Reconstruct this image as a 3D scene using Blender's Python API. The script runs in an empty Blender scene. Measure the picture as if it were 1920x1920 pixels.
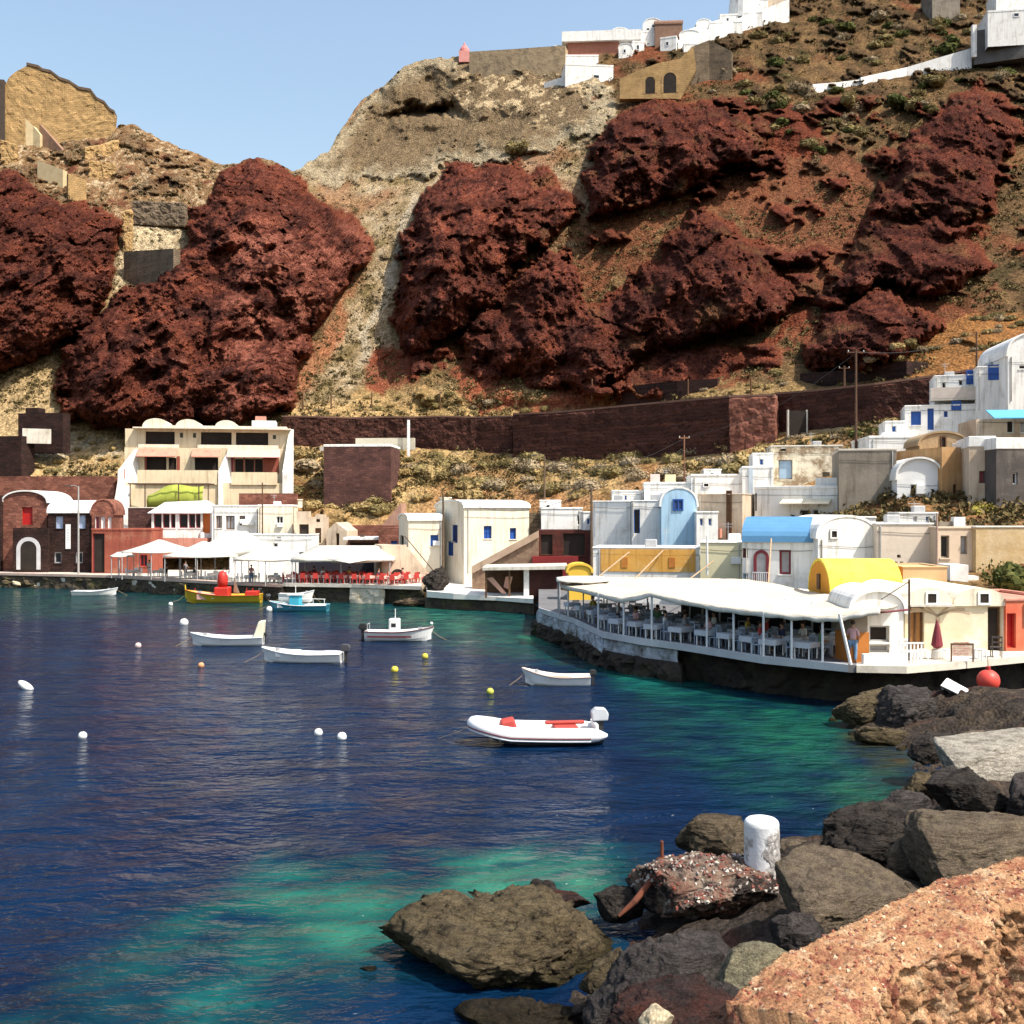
import bpy, bmesh, math, random
import numpy as np
from mathutils import Vector, Matrix

# ------------------------------------------------------------------ camera, sky, sun, exposure
scene = bpy.context.scene
COL = scene.collection
H = 8.5            # eye height above the water
F = 2000.0         # focal length in pixels of the 1920 px photograph
cam_d = bpy.data.cameras.new("camera")
cam_d.sensor_width = 36.0
cam_d.lens = 36.0 * F / 1920.0
cam_d.clip_start = 0.2
cam_d.clip_end = 6000
cam = bpy.data.objects.new("camera", cam_d)
cam.location = (0, 0, H)
cam.rotation_euler = (math.radians(90), 0, 0)
COL.objects.link(cam)
scene.camera = cam

SUN_EL = math.radians(55)
SUN_AZ = math.radians(122)     # clockwise from the viewing direction (+Y): high on the right, a little behind the camera
world = bpy.data.worlds.new("World")
scene.world = world
world.use_nodes = True
wn = world.node_tree
bg = wn.nodes["Background"]
sky = wn.nodes.new("ShaderNodeTexSky")
sky.sky_type = 'NISHITA'
sky.sun_disc = False
sky.sun_elevation = SUN_EL
sky.sun_rotation = SUN_AZ
sky.altitude = 0
sky.air_density = 1.5
sky.dust_density = 3.0
sky.ozone_density = 0.7
wn.links.new(sky.outputs[0], bg.inputs[0])
bg.inputs[1].default_value = 0.15
sun_d = bpy.data.lights.new("sun", 'SUN')
sun_d.energy = 4.8
sun_d.angle = math.radians(0.5)
sun_d.color = (1.0, 0.93, 0.82)
sun = bpy.data.objects.new("sun", sun_d)
to_sun = Vector((math.sin(SUN_AZ) * math.cos(SUN_EL), math.cos(SUN_AZ) * math.cos(SUN_EL), math.sin(SUN_EL)))
sun.rotation_euler = (-to_sun).to_track_quat('-Z', 'Y').to_euler()
sun.location = (60, -40, 120)
COL.objects.link(sun)
scene.view_settings.view_transform = 'Standard'
scene.view_settings.look = 'None'
scene.view_settings.exposure = 0.6
scene.view_settings.gamma = 1.0
scene.view_settings.use_curve_mapping = False
scene.cycles.max_bounces = 6
scene.cycles.diffuse_bounces = 3
scene.cycles.glossy_bounces = 3
scene.cycles.caustics_reflective = False
scene.cycles.caustics_refractive = False

R = random.Random(7)
rad = math.radians


def P(u, v, Y):
    """world point seen at pixel (u, v) of the 1920 px photograph, Y metres in front"""
    return Vector(((u - 960) / F * Y, Y, H - (v - 960) / F * Y))


def PZ(u, v, z):
    """world point at height z seen at pixel (u, v)"""
    Y = (H - z) * F / (v - 960)
    return Vector(((u - 960) / F * Y, Y, z))


def PY(v, z):
    return (H - z) * F / (v - 960)


# ------------------------------------------------------------------ noise in numpy
_rs = np.random.RandomState(11)
_perm = _rs.permutation(512).astype(np.int64)
_perm = np.concatenate([_perm, _perm, _perm])
_grad = _rs.normal(size=(512, 3))
_grad /= np.linalg.norm(_grad, axis=1)[:, None]


def perlin(p):
    p = np.asarray(p, dtype=np.float64)
    i = np.floor(p).astype(np.int64)
    f = p - i
    w = f * f * f * (f * (f * 6 - 15) + 10)
    out = 0
    for dx in (0, 1):
        for dy in (0, 1):
            for dz in (0, 1):
                h = _perm[(_perm[(_perm[(i[..., 0] + dx) & 511] + i[..., 1] + dy) & 511] + i[..., 2] + dz) & 511]
                g = _grad[h]
                d = (g[..., 0] * (f[..., 0] - dx) + g[..., 1] * (f[..., 1] - dy) + g[..., 2] * (f[..., 2] - dz))
                wx = w[..., 0] if dx else 1 - w[..., 0]
                wy = w[..., 1] if dy else 1 - w[..., 1]
                wz = w[..., 2] if dz else 1 - w[..., 2]
                out = out + d * wx * wy * wz
    return out * 1.5


def fbm(p, octv=4, gain=0.5, ridged=False):
    p = np.asarray(p, dtype=np.float64)
    a, s, out, tot = 1.0, 1.0, 0, 0
    for o in range(octv):
        n = perlin(p * s + 17.3 * o)
        if ridged:
            n = 1 - 2 * np.abs(n)
        out = out + a * n
        tot += a
        a *= gain
        s *= 2.03
    return out / tot


def cells(p):
    """blocky noise: (value of the nearest cell -1..1, distance to the border between cells)"""
    p = np.asarray(p, dtype=np.float64)
    i = np.floor(p).astype(np.int64)
    d1 = np.full(p.shape[:-1], 9.0)
    d2 = np.full(p.shape[:-1], 9.0)
    val = np.zeros(p.shape[:-1])
    for dx in (-1, 0, 1):
        for dy in (-1, 0, 1):
            for dz in (-1, 0, 1):
                c = i + np.array([dx, dy, dz])
                h = _perm[(_perm[(_perm[c[..., 0] & 511] + c[..., 1]) & 511] + c[..., 2]) & 511]
                q = c + 0.5 + _grad[h] * 0.55
                d = np.sqrt(((p - q) ** 2).sum(-1))
                near = d < d1
                d2 = np.where(near, d1, np.minimum(d2, d))
                val = np.where(near, h / 256.0 - 1.0, val)
                d1 = np.where(near, d, d1)
    return val, d2 - d1


def sdf(poly, u, v):
    """signed distance in pixels, positive inside"""
    px = np.array([q[0] for q in poly], float)
    py = np.array([q[1] for q in poly], float)
    d2 = np.full(u.shape, 1e18)
    ins = np.zeros(u.shape, bool)
    n = len(poly)
    for k in range(n):
        x0, y0, x1, y1 = px[k], py[k], px[(k + 1) % n], py[(k + 1) % n]
        ex, ey = x1 - x0, y1 - y0
        t = np.clip(((u - x0) * ex + (v - y0) * ey) / (ex * ex + ey * ey + 1e-9), 0, 1)
        d2 = np.minimum(d2, (u - x0 - t * ex) ** 2 + (v - y0 - t * ey) ** 2)
        c = ((y0 > v) != (y1 > v)) & (u < (x1 - x0) * (v - y0) / (y1 - y0 + 1e-12) + x0)
        ins ^= c
    d = np.sqrt(d2)
    return np.where(ins, d, -d)


def sstep(a, b, x):
    t = np.clip((x - a) / (b - a), 0, 1)
    return t * t * (3 - 2 * t)


# ------------------------------------------------------------------ materials
MATS = {}


def _nodes(name):
    m = bpy.data.materials.new(name)
    m.use_nodes = True
    nt = m.node_tree
    return m, nt, nt.nodes, nt.links, nt.nodes["Principled BSDF"]


def mat(name, c1, c2=None, scale=1.5, rough=0.8, bump=0.0, bscale=8.0, spec=0.3, metal=0.0, stain=None, stain_scale=0.6, stain_lo=0.52, stain_hi=0.7, detail=6, streak=0.0):
    """weathered surface: two tones mixed by noise, optional stains of a third, fine bump"""
    if name in MATS:
        return MATS[name]
    m, nt, N, L, b = _nodes(name)
    c2 = c2 or tuple(x * 0.85 for x in c1)
    tc = N.new("ShaderNodeTexCoord")
    no = N.new("ShaderNodeTexNoise")
    no.inputs["Scale"].default_value = scale
    no.inputs["Detail"].default_value = detail
    L.new(tc.outputs["Object"], no.inputs["Vector"])
    r = N.new("ShaderNodeValToRGB")
    r.color_ramp.elements[0].position = 0.35
    r.color_ramp.elements[1].position = 0.65
    r.color_ramp.elements[0].color = (*c1, 1)
    r.color_ramp.elements[1].color = (*c2, 1)
    L.new(no.outputs["Fac"], r.inputs["Fac"])
    out = r.outputs["Color"]
    if stain:
        n2 = N.new("ShaderNodeTexNoise")
        n2.inputs["Scale"].default_value = stain_scale
        n2.inputs["Detail"].default_value = 8
        n2.inputs["Roughness"].default_value = 0.7
        L.new(tc.outputs["Object"], n2.inputs["Vector"])
        r2 = N.new("ShaderNodeValToRGB")
        r2.color_ramp.elements[0].position = stain_lo
        r2.color_ramp.elements[1].position = stain_hi
        L.new(n2.outputs["Fac"], r2.inputs["Fac"])
        mx = N.new("ShaderNodeMix")
        mx.data_type = 'RGBA'
        L.new(r2.outputs["Color"], mx.inputs[0])
        L.new(out, mx.inputs[6])
        mx.inputs[7].default_value = (*stain, 1)
        out = mx.outputs[2]
    if streak:
        mp = N.new("ShaderNodeMapping")
        mp.inputs["Scale"].default_value = (2.6, 2.6, 0.22)
        L.new(tc.outputs["Object"], mp.inputs["Vector"])
        n4 = N.new("ShaderNodeTexNoise")
        n4.inputs["Scale"].default_value = 1.0
        n4.inputs["Detail"].default_value = 8
        n4.inputs["Roughness"].default_value = 0.7
        L.new(mp.outputs[0], n4.inputs["Vector"])
        r4 = N.new("ShaderNodeValToRGB")
        r4.color_ramp.elements[0].position = 0.5
        r4.color_ramp.elements[1].position = 0.74
        k = 1 - streak
        r4.color_ramp.elements[0].color = (1, 1, 1, 1)
        r4.color_ramp.elements[1].color = (k, k * 0.94, k * 0.86, 1)
        L.new(n4.outputs["Fac"], r4.inputs["Fac"])
        m4 = N.new("ShaderNodeMixRGB")
        m4.blend_type = 'MULTIPLY'
        m4.inputs[0].default_value = 1
        L.new(out, m4.inputs[1])
        L.new(r4.outputs["Color"], m4.inputs[2])
        out = m4.outputs[0]
    L.new(out, b.inputs["Base Color"])
    b.inputs["Roughness"].default_value = rough
    b.inputs["Metallic"].default_value = metal
    b.inputs["Specular IOR Level"].default_value = spec
    if bump:
        n3 = N.new("ShaderNodeTexNoise")
        n3.inputs["Scale"].default_value = bscale
        n3.inputs["Detail"].default_value = 8
        n3.inputs["Roughness"].default_value = 0.65
        L.new(tc.outputs["Object"], n3.inputs["Vector"])
        bp = N.new("ShaderNodeBump")
        bp.inputs["Strength"].default_value = 1.0
        bp.inputs["Distance"].default_value = bump
        L.new(n3.outputs["Fac"], bp.inputs["Height"])
        L.new(bp.outputs["Normal"], b.inputs["Normal"])
    MATS[name] = m
    return m


def masonry(name, c1, c2, mortar, bw=0.7, bh=0.3, bump=0.04, msize=0.03, warp=0.25, tint=0.5):
    """coursed rubble: brick texture on the wall plane, warped, with big tonal patches"""
    if name in MATS:
        return MATS[name]
    m, nt, N, L, b = _nodes(name)
    tc = N.new("ShaderNodeTexCoord")
    sx = N.new("ShaderNodeSeparateXYZ")
    L.new(tc.outputs["Object"], sx.inputs[0])
    ad = N.new("ShaderNodeMath"); ad.operation = 'ADD'
    L.new(sx.outputs[0], ad.inputs[0]); L.new(sx.outputs[1], ad.inputs[1])
    cb = N.new("ShaderNodeCombineXYZ")
    L.new(ad.outputs[0], cb.inputs[0]); L.new(sx.outputs[2], cb.inputs[1])
    nz = N.new("ShaderNodeTexNoise"); nz.inputs["Scale"].default_value = 1.3; nz.inputs["Detail"].default_value = 4
    L.new(tc.outputs["Object"], nz.inputs["Vector"])
    ma = N.new("ShaderNodeMixRGB"); ma.blend_type = 'ADD'; ma.inputs[0].default_value = warp
    L.new(cb.outputs[0], ma.inputs[1]); L.new(nz.outputs["Color"], ma.inputs[2])
    br = N.new("ShaderNodeTexBrick")
    br.inputs["Scale"].default_value = 1.0
    br.inputs["Brick Width"].default_value = bw
    br.inputs["Row Height"].default_value = bh
    br.inputs["Mortar Size"].default_value = msize
    br.inputs["Mortar Smooth"].default_value = 0.4
    br.inputs["Color1"].default_value = (*c1, 1)
    br.inputs["Color2"].default_value = (*c2, 1)
    br.inputs["Mortar"].default_value = (*mortar, 1)
    L.new(ma.outputs[0], br.inputs["Vector"])
    n2 = N.new("ShaderNodeTexNoise"); n2.inputs["Scale"].default_value = 0.35; n2.inputs["Detail"].default_value = 8; n2.inputs["Roughness"].default_value = 0.7
    L.new(tc.outputs["Object"], n2.inputs["Vector"])
    rp = N.new("ShaderNodeValToRGB")
    rp.color_ramp.elements[0].position = 0.3; rp.color_ramp.elements[1].position = 0.7
    lo = 1 - tint
    rp.color_ramp.elements[0].color = (lo, lo, lo, 1); rp.color_ramp.elements[1].color = (1.25, 1.2, 1.2, 1)
    L.new(n2.outputs["Fac"], rp.inputs["Fac"])
    mm = N.new("ShaderNodeMixRGB"); mm.blend_type = 'MULTIPLY'; mm.inputs[0].default_value = 1
    L.new(br.outputs["Color"], mm.inputs[1]); L.new(rp.outputs["Color"], mm.inputs[2])
    L.new(mm.outputs[0], b.inputs["Base Color"])
    b.inputs["Roughness"].default_value = 0.95
    b.inputs["Specular IOR Level"].default_value = 0.15
    n3 = N.new("ShaderNodeTexNoise"); n3.inputs["Scale"].default_value = 5; n3.inputs["Detail"].default_value = 8
    L.new(tc.outputs["Object"], n3.inputs["Vector"])
    sb = N.new("ShaderNodeMath"); sb.operation = 'SUBTRACT'
    L.new(n3.outputs["Fac"], sb.inputs[0]); L.new(br.outputs["Fac"], sb.inputs[1])
    bp = N.new("ShaderNodeBump"); bp.inputs["Distance"].default_value = bump
    L.new(sb.outputs[0], bp.inputs["Height"])
    L.new(bp.outputs["Normal"], b.inputs["Normal"])
    MATS[name] = m
    return m


# ------------------------------------------------------------------ mesh builder
class MB:
    def __init__(self):
        self.v, self.f = [], []

    def add(self, vs, fs):
        o = len(self.v)
        self.v += [tuple(x) for x in vs]
        self.f += [tuple(i + o for i in f) for f in fs]
        return self

    def box(self, x0, y0, z0, x1, y1, z1):
        return self.add([(x0, y0, z0), (x1, y0, z0), (x1, y1, z0), (x0, y1, z0), (x0, y0, z1), (x1, y0, z1), (x1, y1, z1), (x0, y1, z1)],
                        [(0, 3, 2, 1), (4, 5, 6, 7), (0, 1, 5, 4), (1, 2, 6, 5), (2, 3, 7, 6), (3, 0, 4, 7)])

    def hexa(self, b, t):
        """eight corners: four below, four above"""
        return self.add(list(b) + list(t), [(0, 3, 2, 1), (4, 5, 6, 7), (0, 1, 5, 4), (1, 2, 6, 5), (2, 3, 7, 6), (3, 0, 4, 7)])

    def tube(self, pts, r, n=8, caps=True):
        pts = [Vector(p) for p in pts]
        rs = r if isinstance(r, (list, tuple)) else [r] * len(pts)
        rings = []
        up = Vector((0, 0, 1))
        for i, p in enumerate(pts):
            d = (pts[min(i + 1, len(pts) - 1)] - pts[max(i - 1, 0)]).normalized()
            a = d.cross(up)
            if a.length < 1e-3:
                a = d.cross(Vector((1, 0, 0)))
            a.normalize()
            b = d.cross(a)
            rings.append([p + (a * math.cos(2 * math.pi * k / n) + b * math.sin(2 * math.pi * k / n)) * rs[i] for k in range(n)])
        vs = [q for r_ in rings for q in r_]
        fs = []
        for i in range(len(pts) - 1):
            for k in range(n):
                fs.append((i * n + k, i * n + (k + 1) % n, (i + 1) * n + (k + 1) % n, (i + 1) * n + k))
        if caps:
            fs.append(tuple(range(n - 1, -1, -1)))
            fs.append(tuple((len(pts) - 1) * n + k for k in range(n)))
        return self.add(vs, fs)

    def lathe(self, prof, n=16, c=(0, 0, 0), cap=True):
        vs, fs = [], []
        for (r, z) in prof:
            for k in range(n):
                a = 2 * math.pi * k / n
                vs.append((c[0] + r * math.cos(a), c[1] + r * math.sin(a), c[2] + z))
        for i in range(len(prof) - 1):
            for k in range(n):
                fs.append((i * n + k, i * n + (k + 1) % n, (i + 1) * n + (k + 1) % n, (i + 1) * n + k))
        if cap:
            fs.append(tuple(range(n - 1, -1, -1)))
            fs.append(tuple((len(prof) - 1) * n + k for k in range(n)))
        return self.add(vs, fs)

    def prism(self, poly, y0, y1, axis='y'):
        """extrude a polygon of (a, z) along y (axis y) or x"""
        n = len(poly)
        if axis == 'y':
            vs = [(a, y0, z) for a, z in poly] + [(a, y1, z) for a, z in poly]
        elif axis == 'x':
            vs = [(y0, a, z) for a, z in poly] + [(y1, a, z) for a, z in poly]
        else:
            vs = [(a, z, y0) for a, z in poly] + [(a, z, y1) for a, z in poly]
        fs = [tuple(range(n)), tuple(range(2 * n - 1, n - 1, -1))]
        for k in range(n):
            fs.append((k, k + n, (k + 1) % n + n, (k + 1) % n))
        return self.add(vs, fs)

    def ball(self, c, r, nu=12, nv=8, s=(1, 1, 1)):
        vs, fs = [], []
        for j in range(nv + 1):
            t = math.pi * j / nv
            for i in range(nu):
                a = 2 * math.pi * i / nu
                vs.append((c[0] + r * s[0] * math.sin(t) * math.cos(a), c[1] + r * s[1] * math.sin(t) * math.sin(a), c[2] + r * s[2] * math.cos(t)))
        for j in range(nv):
            for i in range(nu):
                fs.append((j * nu + i, (j + 1) * nu + i, (j + 1) * nu + (i + 1) % nu, j * nu + (i + 1) % nu))
        return self.add(vs, fs)

    def build(self, name, material, parent=None, smooth=False, bevel=0.0, fix=True):
        me = bpy.data.meshes.new(name)
        me.from_pydata(self.v, [], self.f)
        if fix:
            bm = bmesh.new()
            bm.from_mesh(me)
            bmesh.ops.remove_doubles(bm, verts=bm.verts, dist=1e-5)
            bmesh.ops.recalc_face_normals(bm, faces=bm.faces)
            bm.to_mesh(me)
            bm.free()
        if smooth:
            me.polygons.foreach_set("use_smooth", [True] * len(me.polygons))
        me.materials.append(material)
        o = bpy.data.objects.new(name, me)
        COL.objects.link(o)
        if parent is not None:
            o.parent = parent
        if bevel:
            md = o.modifiers.new("bevel", 'BEVEL')
            md.width = bevel
            md.segments = 2
            md.limit_method = 'ANGLE'
        return o


def tag(o, label=None, cat=None, group=None, kind=None):
    if label:
        o["label"] = label
    if cat:
        o["category"] = cat
    if group:
        o["group"] = group
    if kind:
        o["kind"] = kind
    return o


def thing(name, label, cat, loc=(0, 0, 0), rotz=0.0, group=None):
    o = bpy.data.objects.new(name, None)
    o.empty_display_size = 0.2
    COL.objects.link(o)
    o.location = loc
    o.rotation_euler = (0, 0, rotz)
    return tag(o, label, cat, group)


def dup(root, loc, rotz=0.0, scale=1.0, label=None, group=None):
    def cp(o, parent):
        c = o.copy()
        COL.objects.link(c)
        if parent is not None:
            c.parent = parent
        for ch in list(kids.get(o.name, ())):
            cp(ch, c)
        return c
    kids = {}
    stack = [root]
    while stack:
        o = stack.pop()
        ch = list(o.children)
        kids[o.name] = ch
        stack += ch
    c = cp(root, None)
    c.location = loc
    c.rotation_euler = (0, 0, rotz)
    c.scale = (scale,) * 3 if not isinstance(scale, (tuple, list)) else scale
    if label:
        c["label"] = label
    if group:
        c["group"] = group
    return c
# ------------------------------------------------------------------ the hillside: one surface with real depth
RED_A = [(-300, 300), (0, 325), (60, 345), (110, 370), (165, 385), (215, 400), (232, 440), (225, 510), (200, 560), (150, 620), (90, 655), (40, 690), (0, 700), (-300, 780)]
RED_B = [(430, 312), (480, 296), (520, 305), (560, 340), (600, 365), (640, 390), (680, 415), (697, 450), (690, 490), (660, 530), (620, 580), (590, 620), (575, 660), (565, 700), (560, 750), (500, 785), (420, 800), (300, 810), (200, 805), (120, 785), (105, 700), (115, 650), (150, 600), (220, 560), (270, 520), (320, 485), (350, 460), (345, 425), (370, 390), (400, 350)]
RED_C = [(810, 335), (860, 305), (930, 298), (1000, 320), (1060, 350), (1092, 385), (1085, 412), (1040, 440), (1000, 465), (975, 500), (950, 560), (900, 610), (840, 640), (800, 655), (765, 668), (738, 640), (722, 595), (745, 545), (755, 480), (770, 420), (795, 360)]
RED_D = [(1110, 270), (1150, 215), (1200, 195), (1290, 185), (1350, 190), (1380, 215), (1420, 240), (1440, 280), (1415, 310), (1360, 330), (1290, 355), (1220, 385), (1150, 405), (1098, 418), (1100, 350)]
RED_D2 = [(1420, 205), (1500, 190), (1550, 240), (1560, 275), (1500, 290), (1440, 280)]
RED_E = [(985, 495), (1030, 452), (1060, 460), (1085, 500), (1105, 565), (1150, 560), (1200, 505), (1250, 448), (1310, 390), (1360, 410), (1420, 450), (1470, 490), (1490, 540), (1480, 600), (1400, 622), (1300, 640), (1200, 680), (1150, 725), (1060, 738), (1000, 725), (930, 722), (915, 700), (880, 660), (900, 620), (950, 570)]
RED_E2 = [(1155, 745), (1165, 700), (1220, 665), (1300, 650), (1400, 650), (1500, 595), (1530, 590), (1440, 660), (1380, 700), (1300, 728), (1220, 755)]
RED_F = [(1620, 410), (1650, 330), (1700, 260), (1750, 220), (1790, 165), (1830, 150), (1880, 175), (1910, 230), (1885, 300), (1870, 380), (1840, 420), (1760, 430), (1690, 420)]
RED_F2 = [(1535, 582), (1570, 500), (1610, 445), (1640, 425), (1700, 425), (1790, 435), (1840, 460), (1860, 500), (1800, 540), (1730, 560), (1660, 530), (1600, 560)]
RED_M = [(870, 640), (905, 585), (960, 520), (1010, 480), (1040, 520), (1010, 640), (960, 720), (890, 705)]
RED_P = [(1085, 560), (1130, 555), (1200, 520), (1230, 560), (1200, 660), (1140, 700), (1080, 660)]
RED_N = [(1605, 440), (1640, 395), (1740, 400), (1850, 400), (1862, 440), (1780, 470), (1680, 460), (1620, 470)]
RED_O = [(1090, 420), (1160, 400), (1260, 360), (1330, 340), (1330, 380), (1260, 440), (1200, 500), (1130, 560), (1095, 500)]
RED_G = [(1490, 685), (1500, 640), (1550, 590), (1610, 545), (1650, 528), (1710, 560), (1760, 590), (1770, 620), (1720, 655), (1670, 692), (1600, 702), (1520, 702)]
# (outline, depth m, rim px, tilt left, tilt down)
ROCKS = [(RED_A, 13, 22, 0.015, 0.0), (RED_B, 15, 30, -0.015, 0.0), (RED_C, 17, 22, 0.03, 0.0), (RED_D, 15, 18, 0.045, -0.02), (RED_D2, 4, 15, 0.01, 0),
         (RED_E, 14, 20, 0.024, -0.05), (RED_E2, 7, 14, 0.012, -0.03), (RED_F, 13, 18, 0.05, -0.01), (RED_F2, 11, 14, 0.04, -0.05), (RED_G, 11, 14, 0.035, -0.04), (RED_M, 9, 14, 0, 0), (RED_N, 8, 14, 0, 0), (RED_P, 9, 14, 0, 0)]
GULLY = [(690, 365), (740, 340), (830, 330), (790, 400), (760, 480), (745, 560), (735, 640), (725, 700), (640, 765), (550, 770), (565, 700), (580, 660), (620, 590), (670, 530), (700, 470)]
ASH = [(540, 335), (620, 265), (680, 185), (760, 110), (880, 95), (1060, 95), (1140, 160), (1140, 245), (1000, 290), (860, 310), (780, 335), (690, 345)]
CAVES = [((400, 430), 26, 20, 4.5), ((372, 415), 20, 14, 4), ((545, 620), 30, 40, 4), ((560, 745), 14, 14, 3), ((935, 577), 14, 16, 4), ((300, 600), 16, 45, 2.5),
         ((505, 470), 14, 14, 2.5), ((790, 480), 20, 60, 3), ((850, 430), 30, 24, 3), ((930, 360), 24, 20, 2), ((1230, 700), 40, 20, 4), ((1050, 690), 30, 18, 3),
         ((1130, 690), 28, 18, 3), ((455, 540), 55, 12, 2.5), ((470, 640), 60, 12, 2), ((640, 440), 10, 40, 3), ((600, 400), 8, 40, 2.5), ((820, 208), 46, 13, 13), ((762, 218), 34, 11, 9),
         ((1330, 560), 24, 50, 3), ((1270, 560), 16, 60, 3), ((1440, 560), 20, 40, 3), ((1250, 300), 30, 30, 3), ((60, 470), 40, 26, 3), ((120, 560), 30, 20, 3), ((200, 700), 20, 60, 2.5)]

GS = 3.0
gu = np.arange(-330, 2251, GS)
NV = 372
cu = [-330, 0, 250, 450, 650, 850, 1050, 1250, 1450, 1650, 1850, 2250]
cv = [1090, 1040, 985, 900, 830, 740, 700, 600, 500, 400, 320, 220, 120, 0, -120]
CT = np.array([
    [124, 124, 124, 124, 124, 121, 102, 92, 77, 64, 60, 60],
    [140, 140, 140, 138, 136, 131, 114, 100, 88, 74, 70, 68],
    [147, 147, 146, 145, 142, 139, 125, 110, 97, 84, 78, 76],
    [156, 156, 155, 154, 152, 149, 140, 126, 110, 97, 90, 86],
    [165, 165, 164, 164, 163, 160, 155, 144, 126, 109, 98, 94],
    [178, 178, 180, 184, 184, 184, 178, 166, 149, 127, 113, 107],
    [184, 184, 188, 194, 196, 195, 188, 176, 159, 138, 124, 116],
    [194, 196, 200, 206, 212, 206, 198, 188, 174, 158, 144, 134],
    [205, 208, 212, 216, 228, 216, 208, 200, 190, 179, 166, 157],
    [216, 220, 225, 228, 252, 232, 222, 216, 209, 201, 189, 179],
    [228, 234, 242, 250, 276, 262, 240, 230, 224, 218, 210, 200],
    [244, 250, 262, 290, 292, 286, 262, 248, 242, 238, 230, 222],
    [262, 270, 290, 310, 304, 298, 292, 278, 268, 264, 256, 248],
    [285, 295, 310, 330, 318, 318, 318, 312, 306, 302, 295, 285],
    [300, 310, 330, 345, 335, 335, 335, 335, 335, 335, 325, 315]], float)
sky_pts = [(-330, 250), (0, 272), (100, 268), (205, 258), (222, 232), (250, 232), (300, 262), (400, 300), (430, 310), (480, 295), (520, 303), (550, 322), (585, 300), (615, 285), (640, 240), (680, 185), (720, 158), (760, 122), (800, 112), (860, 106), (940, 98), (1060, 92), (1130, 100), (1200, 82), (1300, 66), (1370, 40), (1420, 10), (1500, -40), (1700, -90), (2250, -110)]
sky_v = np.interp(gu, [p[0] for p in sky_pts], [p[1] for p in sky_pts])
sky_v = sky_v + 5 * perlin(np.stack([gu / 22.0, gu * 0 + 3.3, gu * 0], -1)) + 3 * perlin(np.stack([gu / 8.0, gu * 0 + 9.3, gu * 0], -1))
tt = np.linspace(0, 1, NV)
U = np.repeat(gu[None, :], NV, 0)
V = 1096 + (sky_v[None, :] - 1096) * tt[:, None]


def base_depth(u, v):
    """smooth depth of the ground at pixel (u, v), from the control table"""
    iu = np.clip(np.searchsorted(cu, u) - 1, 0, len(cu) - 2)
    cva = np.array(cv[::-1], float)
    ctf = CT[::-1]
    iv = np.clip(np.searchsorted(cva, v) - 1, 0, len(cv) - 2)
    cua = np.array(cu, float)
    fu = np.clip((u - cua[iu]) / (cua[iu + 1] - cua[iu]), 0, 1)
    fv = np.clip((v - cva[iv]) / (cva[iv + 1] - cva[iv]), 0, 1)
    return (ctf[iv, iu] * (1 - fu) * (1 - fv) + ctf[iv, iu + 1] * fu * (1 - fv) + ctf[iv + 1, iu] * (1 - fu) * fv + ctf[iv + 1, iu + 1] * fu * fv)


def blur(a, r, axis):
    k = np.exp(-0.5 * (np.arange(-3 * r, 3 * r + 1) / r) ** 2)
    k /= k.sum()
    pad = [(0, 0), (0, 0)]
    pad[axis] = (3 * r, 3 * r)
    ap = np.pad(a, pad, mode='edge')
    out = 0
    n = a.shape[axis]
    for i, w in enumerate(k):
        out = out + w * (ap[i:i + n, :] if axis == 0 else ap[:, i:i + n])
    return out


rv = np.arange(-140, 1110, 6.0)
ru = np.arange(-340, 2262, 6.0)
RU, RV = np.meshgrid(ru, rv)
RD = blur(blur(base_depth(RU, RV), 7, 0), 10, 1)


def smooth_depth(u, v):
    x = np.clip((u - ru[0]) / 6.0, 0, len(ru) - 1.001)
    y = np.clip((v - rv[0]) / 6.0, 0, len(rv) - 1.001)
    i, j = x.astype(int), y.astype(int)
    fx, fy = x - i, y - j
    return RD[j, i] * (1 - fx) * (1 - fy) + RD[j, i + 1] * fx * (1 - fy) + RD[j + 1, i] * (1 - fx) * fy + RD[j + 1, i + 1] * fx * fy


YB = smooth_depth(U, V)
B0 = np.stack([(U - 960) / F * YB, YB, H - (V - 960) / F * YB], -1)
B0 = B0 * np.array([1.0, 0.22, 1.0])      # rock grain follows the face, not the slope
# wander of the outlines
wu = U + 52 * fbm(np.stack([U / 66, V / 66, U * 0 + 1.7], -1), 6, 0.62)
wv = V + 46 * fbm(np.stack([U / 66, V / 66, U * 0 + 7.9], -1), 6, 0.62)
redmask = np.zeros_like(U)
bulge = np.zeros_like(U)
for poly, A, s, tl, td in ROCKS:
    d = sdf(poly, wu, wv)
    cx = sum(p[0] for p in poly) / len(poly)
    cy = sum(p[1] for p in poly) / len(poly)
    hw = (max(p[0] for p in poly) - min(p[0] for p in poly)) / 2
    hh_ = (max(p[1] for p in poly) - min(p[1] for p in poly)) / 2
    side = np.clip((U - cx) / hw, -1, 1)
    low = np.clip((V - cy) / hh_, -1, 1)
    se = 48 + 36 * side + 22 * np.abs(low) + 22 * np.clip(low, 0, 1)
    ins = np.clip(d, 0, None)
    b = 1.75 * A * ins / (ins + se) * (d > 0)
    bulge = np.maximum(bulge, np.where(d > 0, b, 0))
    redmask = np.maximum(redmask, sstep(-2, 3, d))
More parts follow.
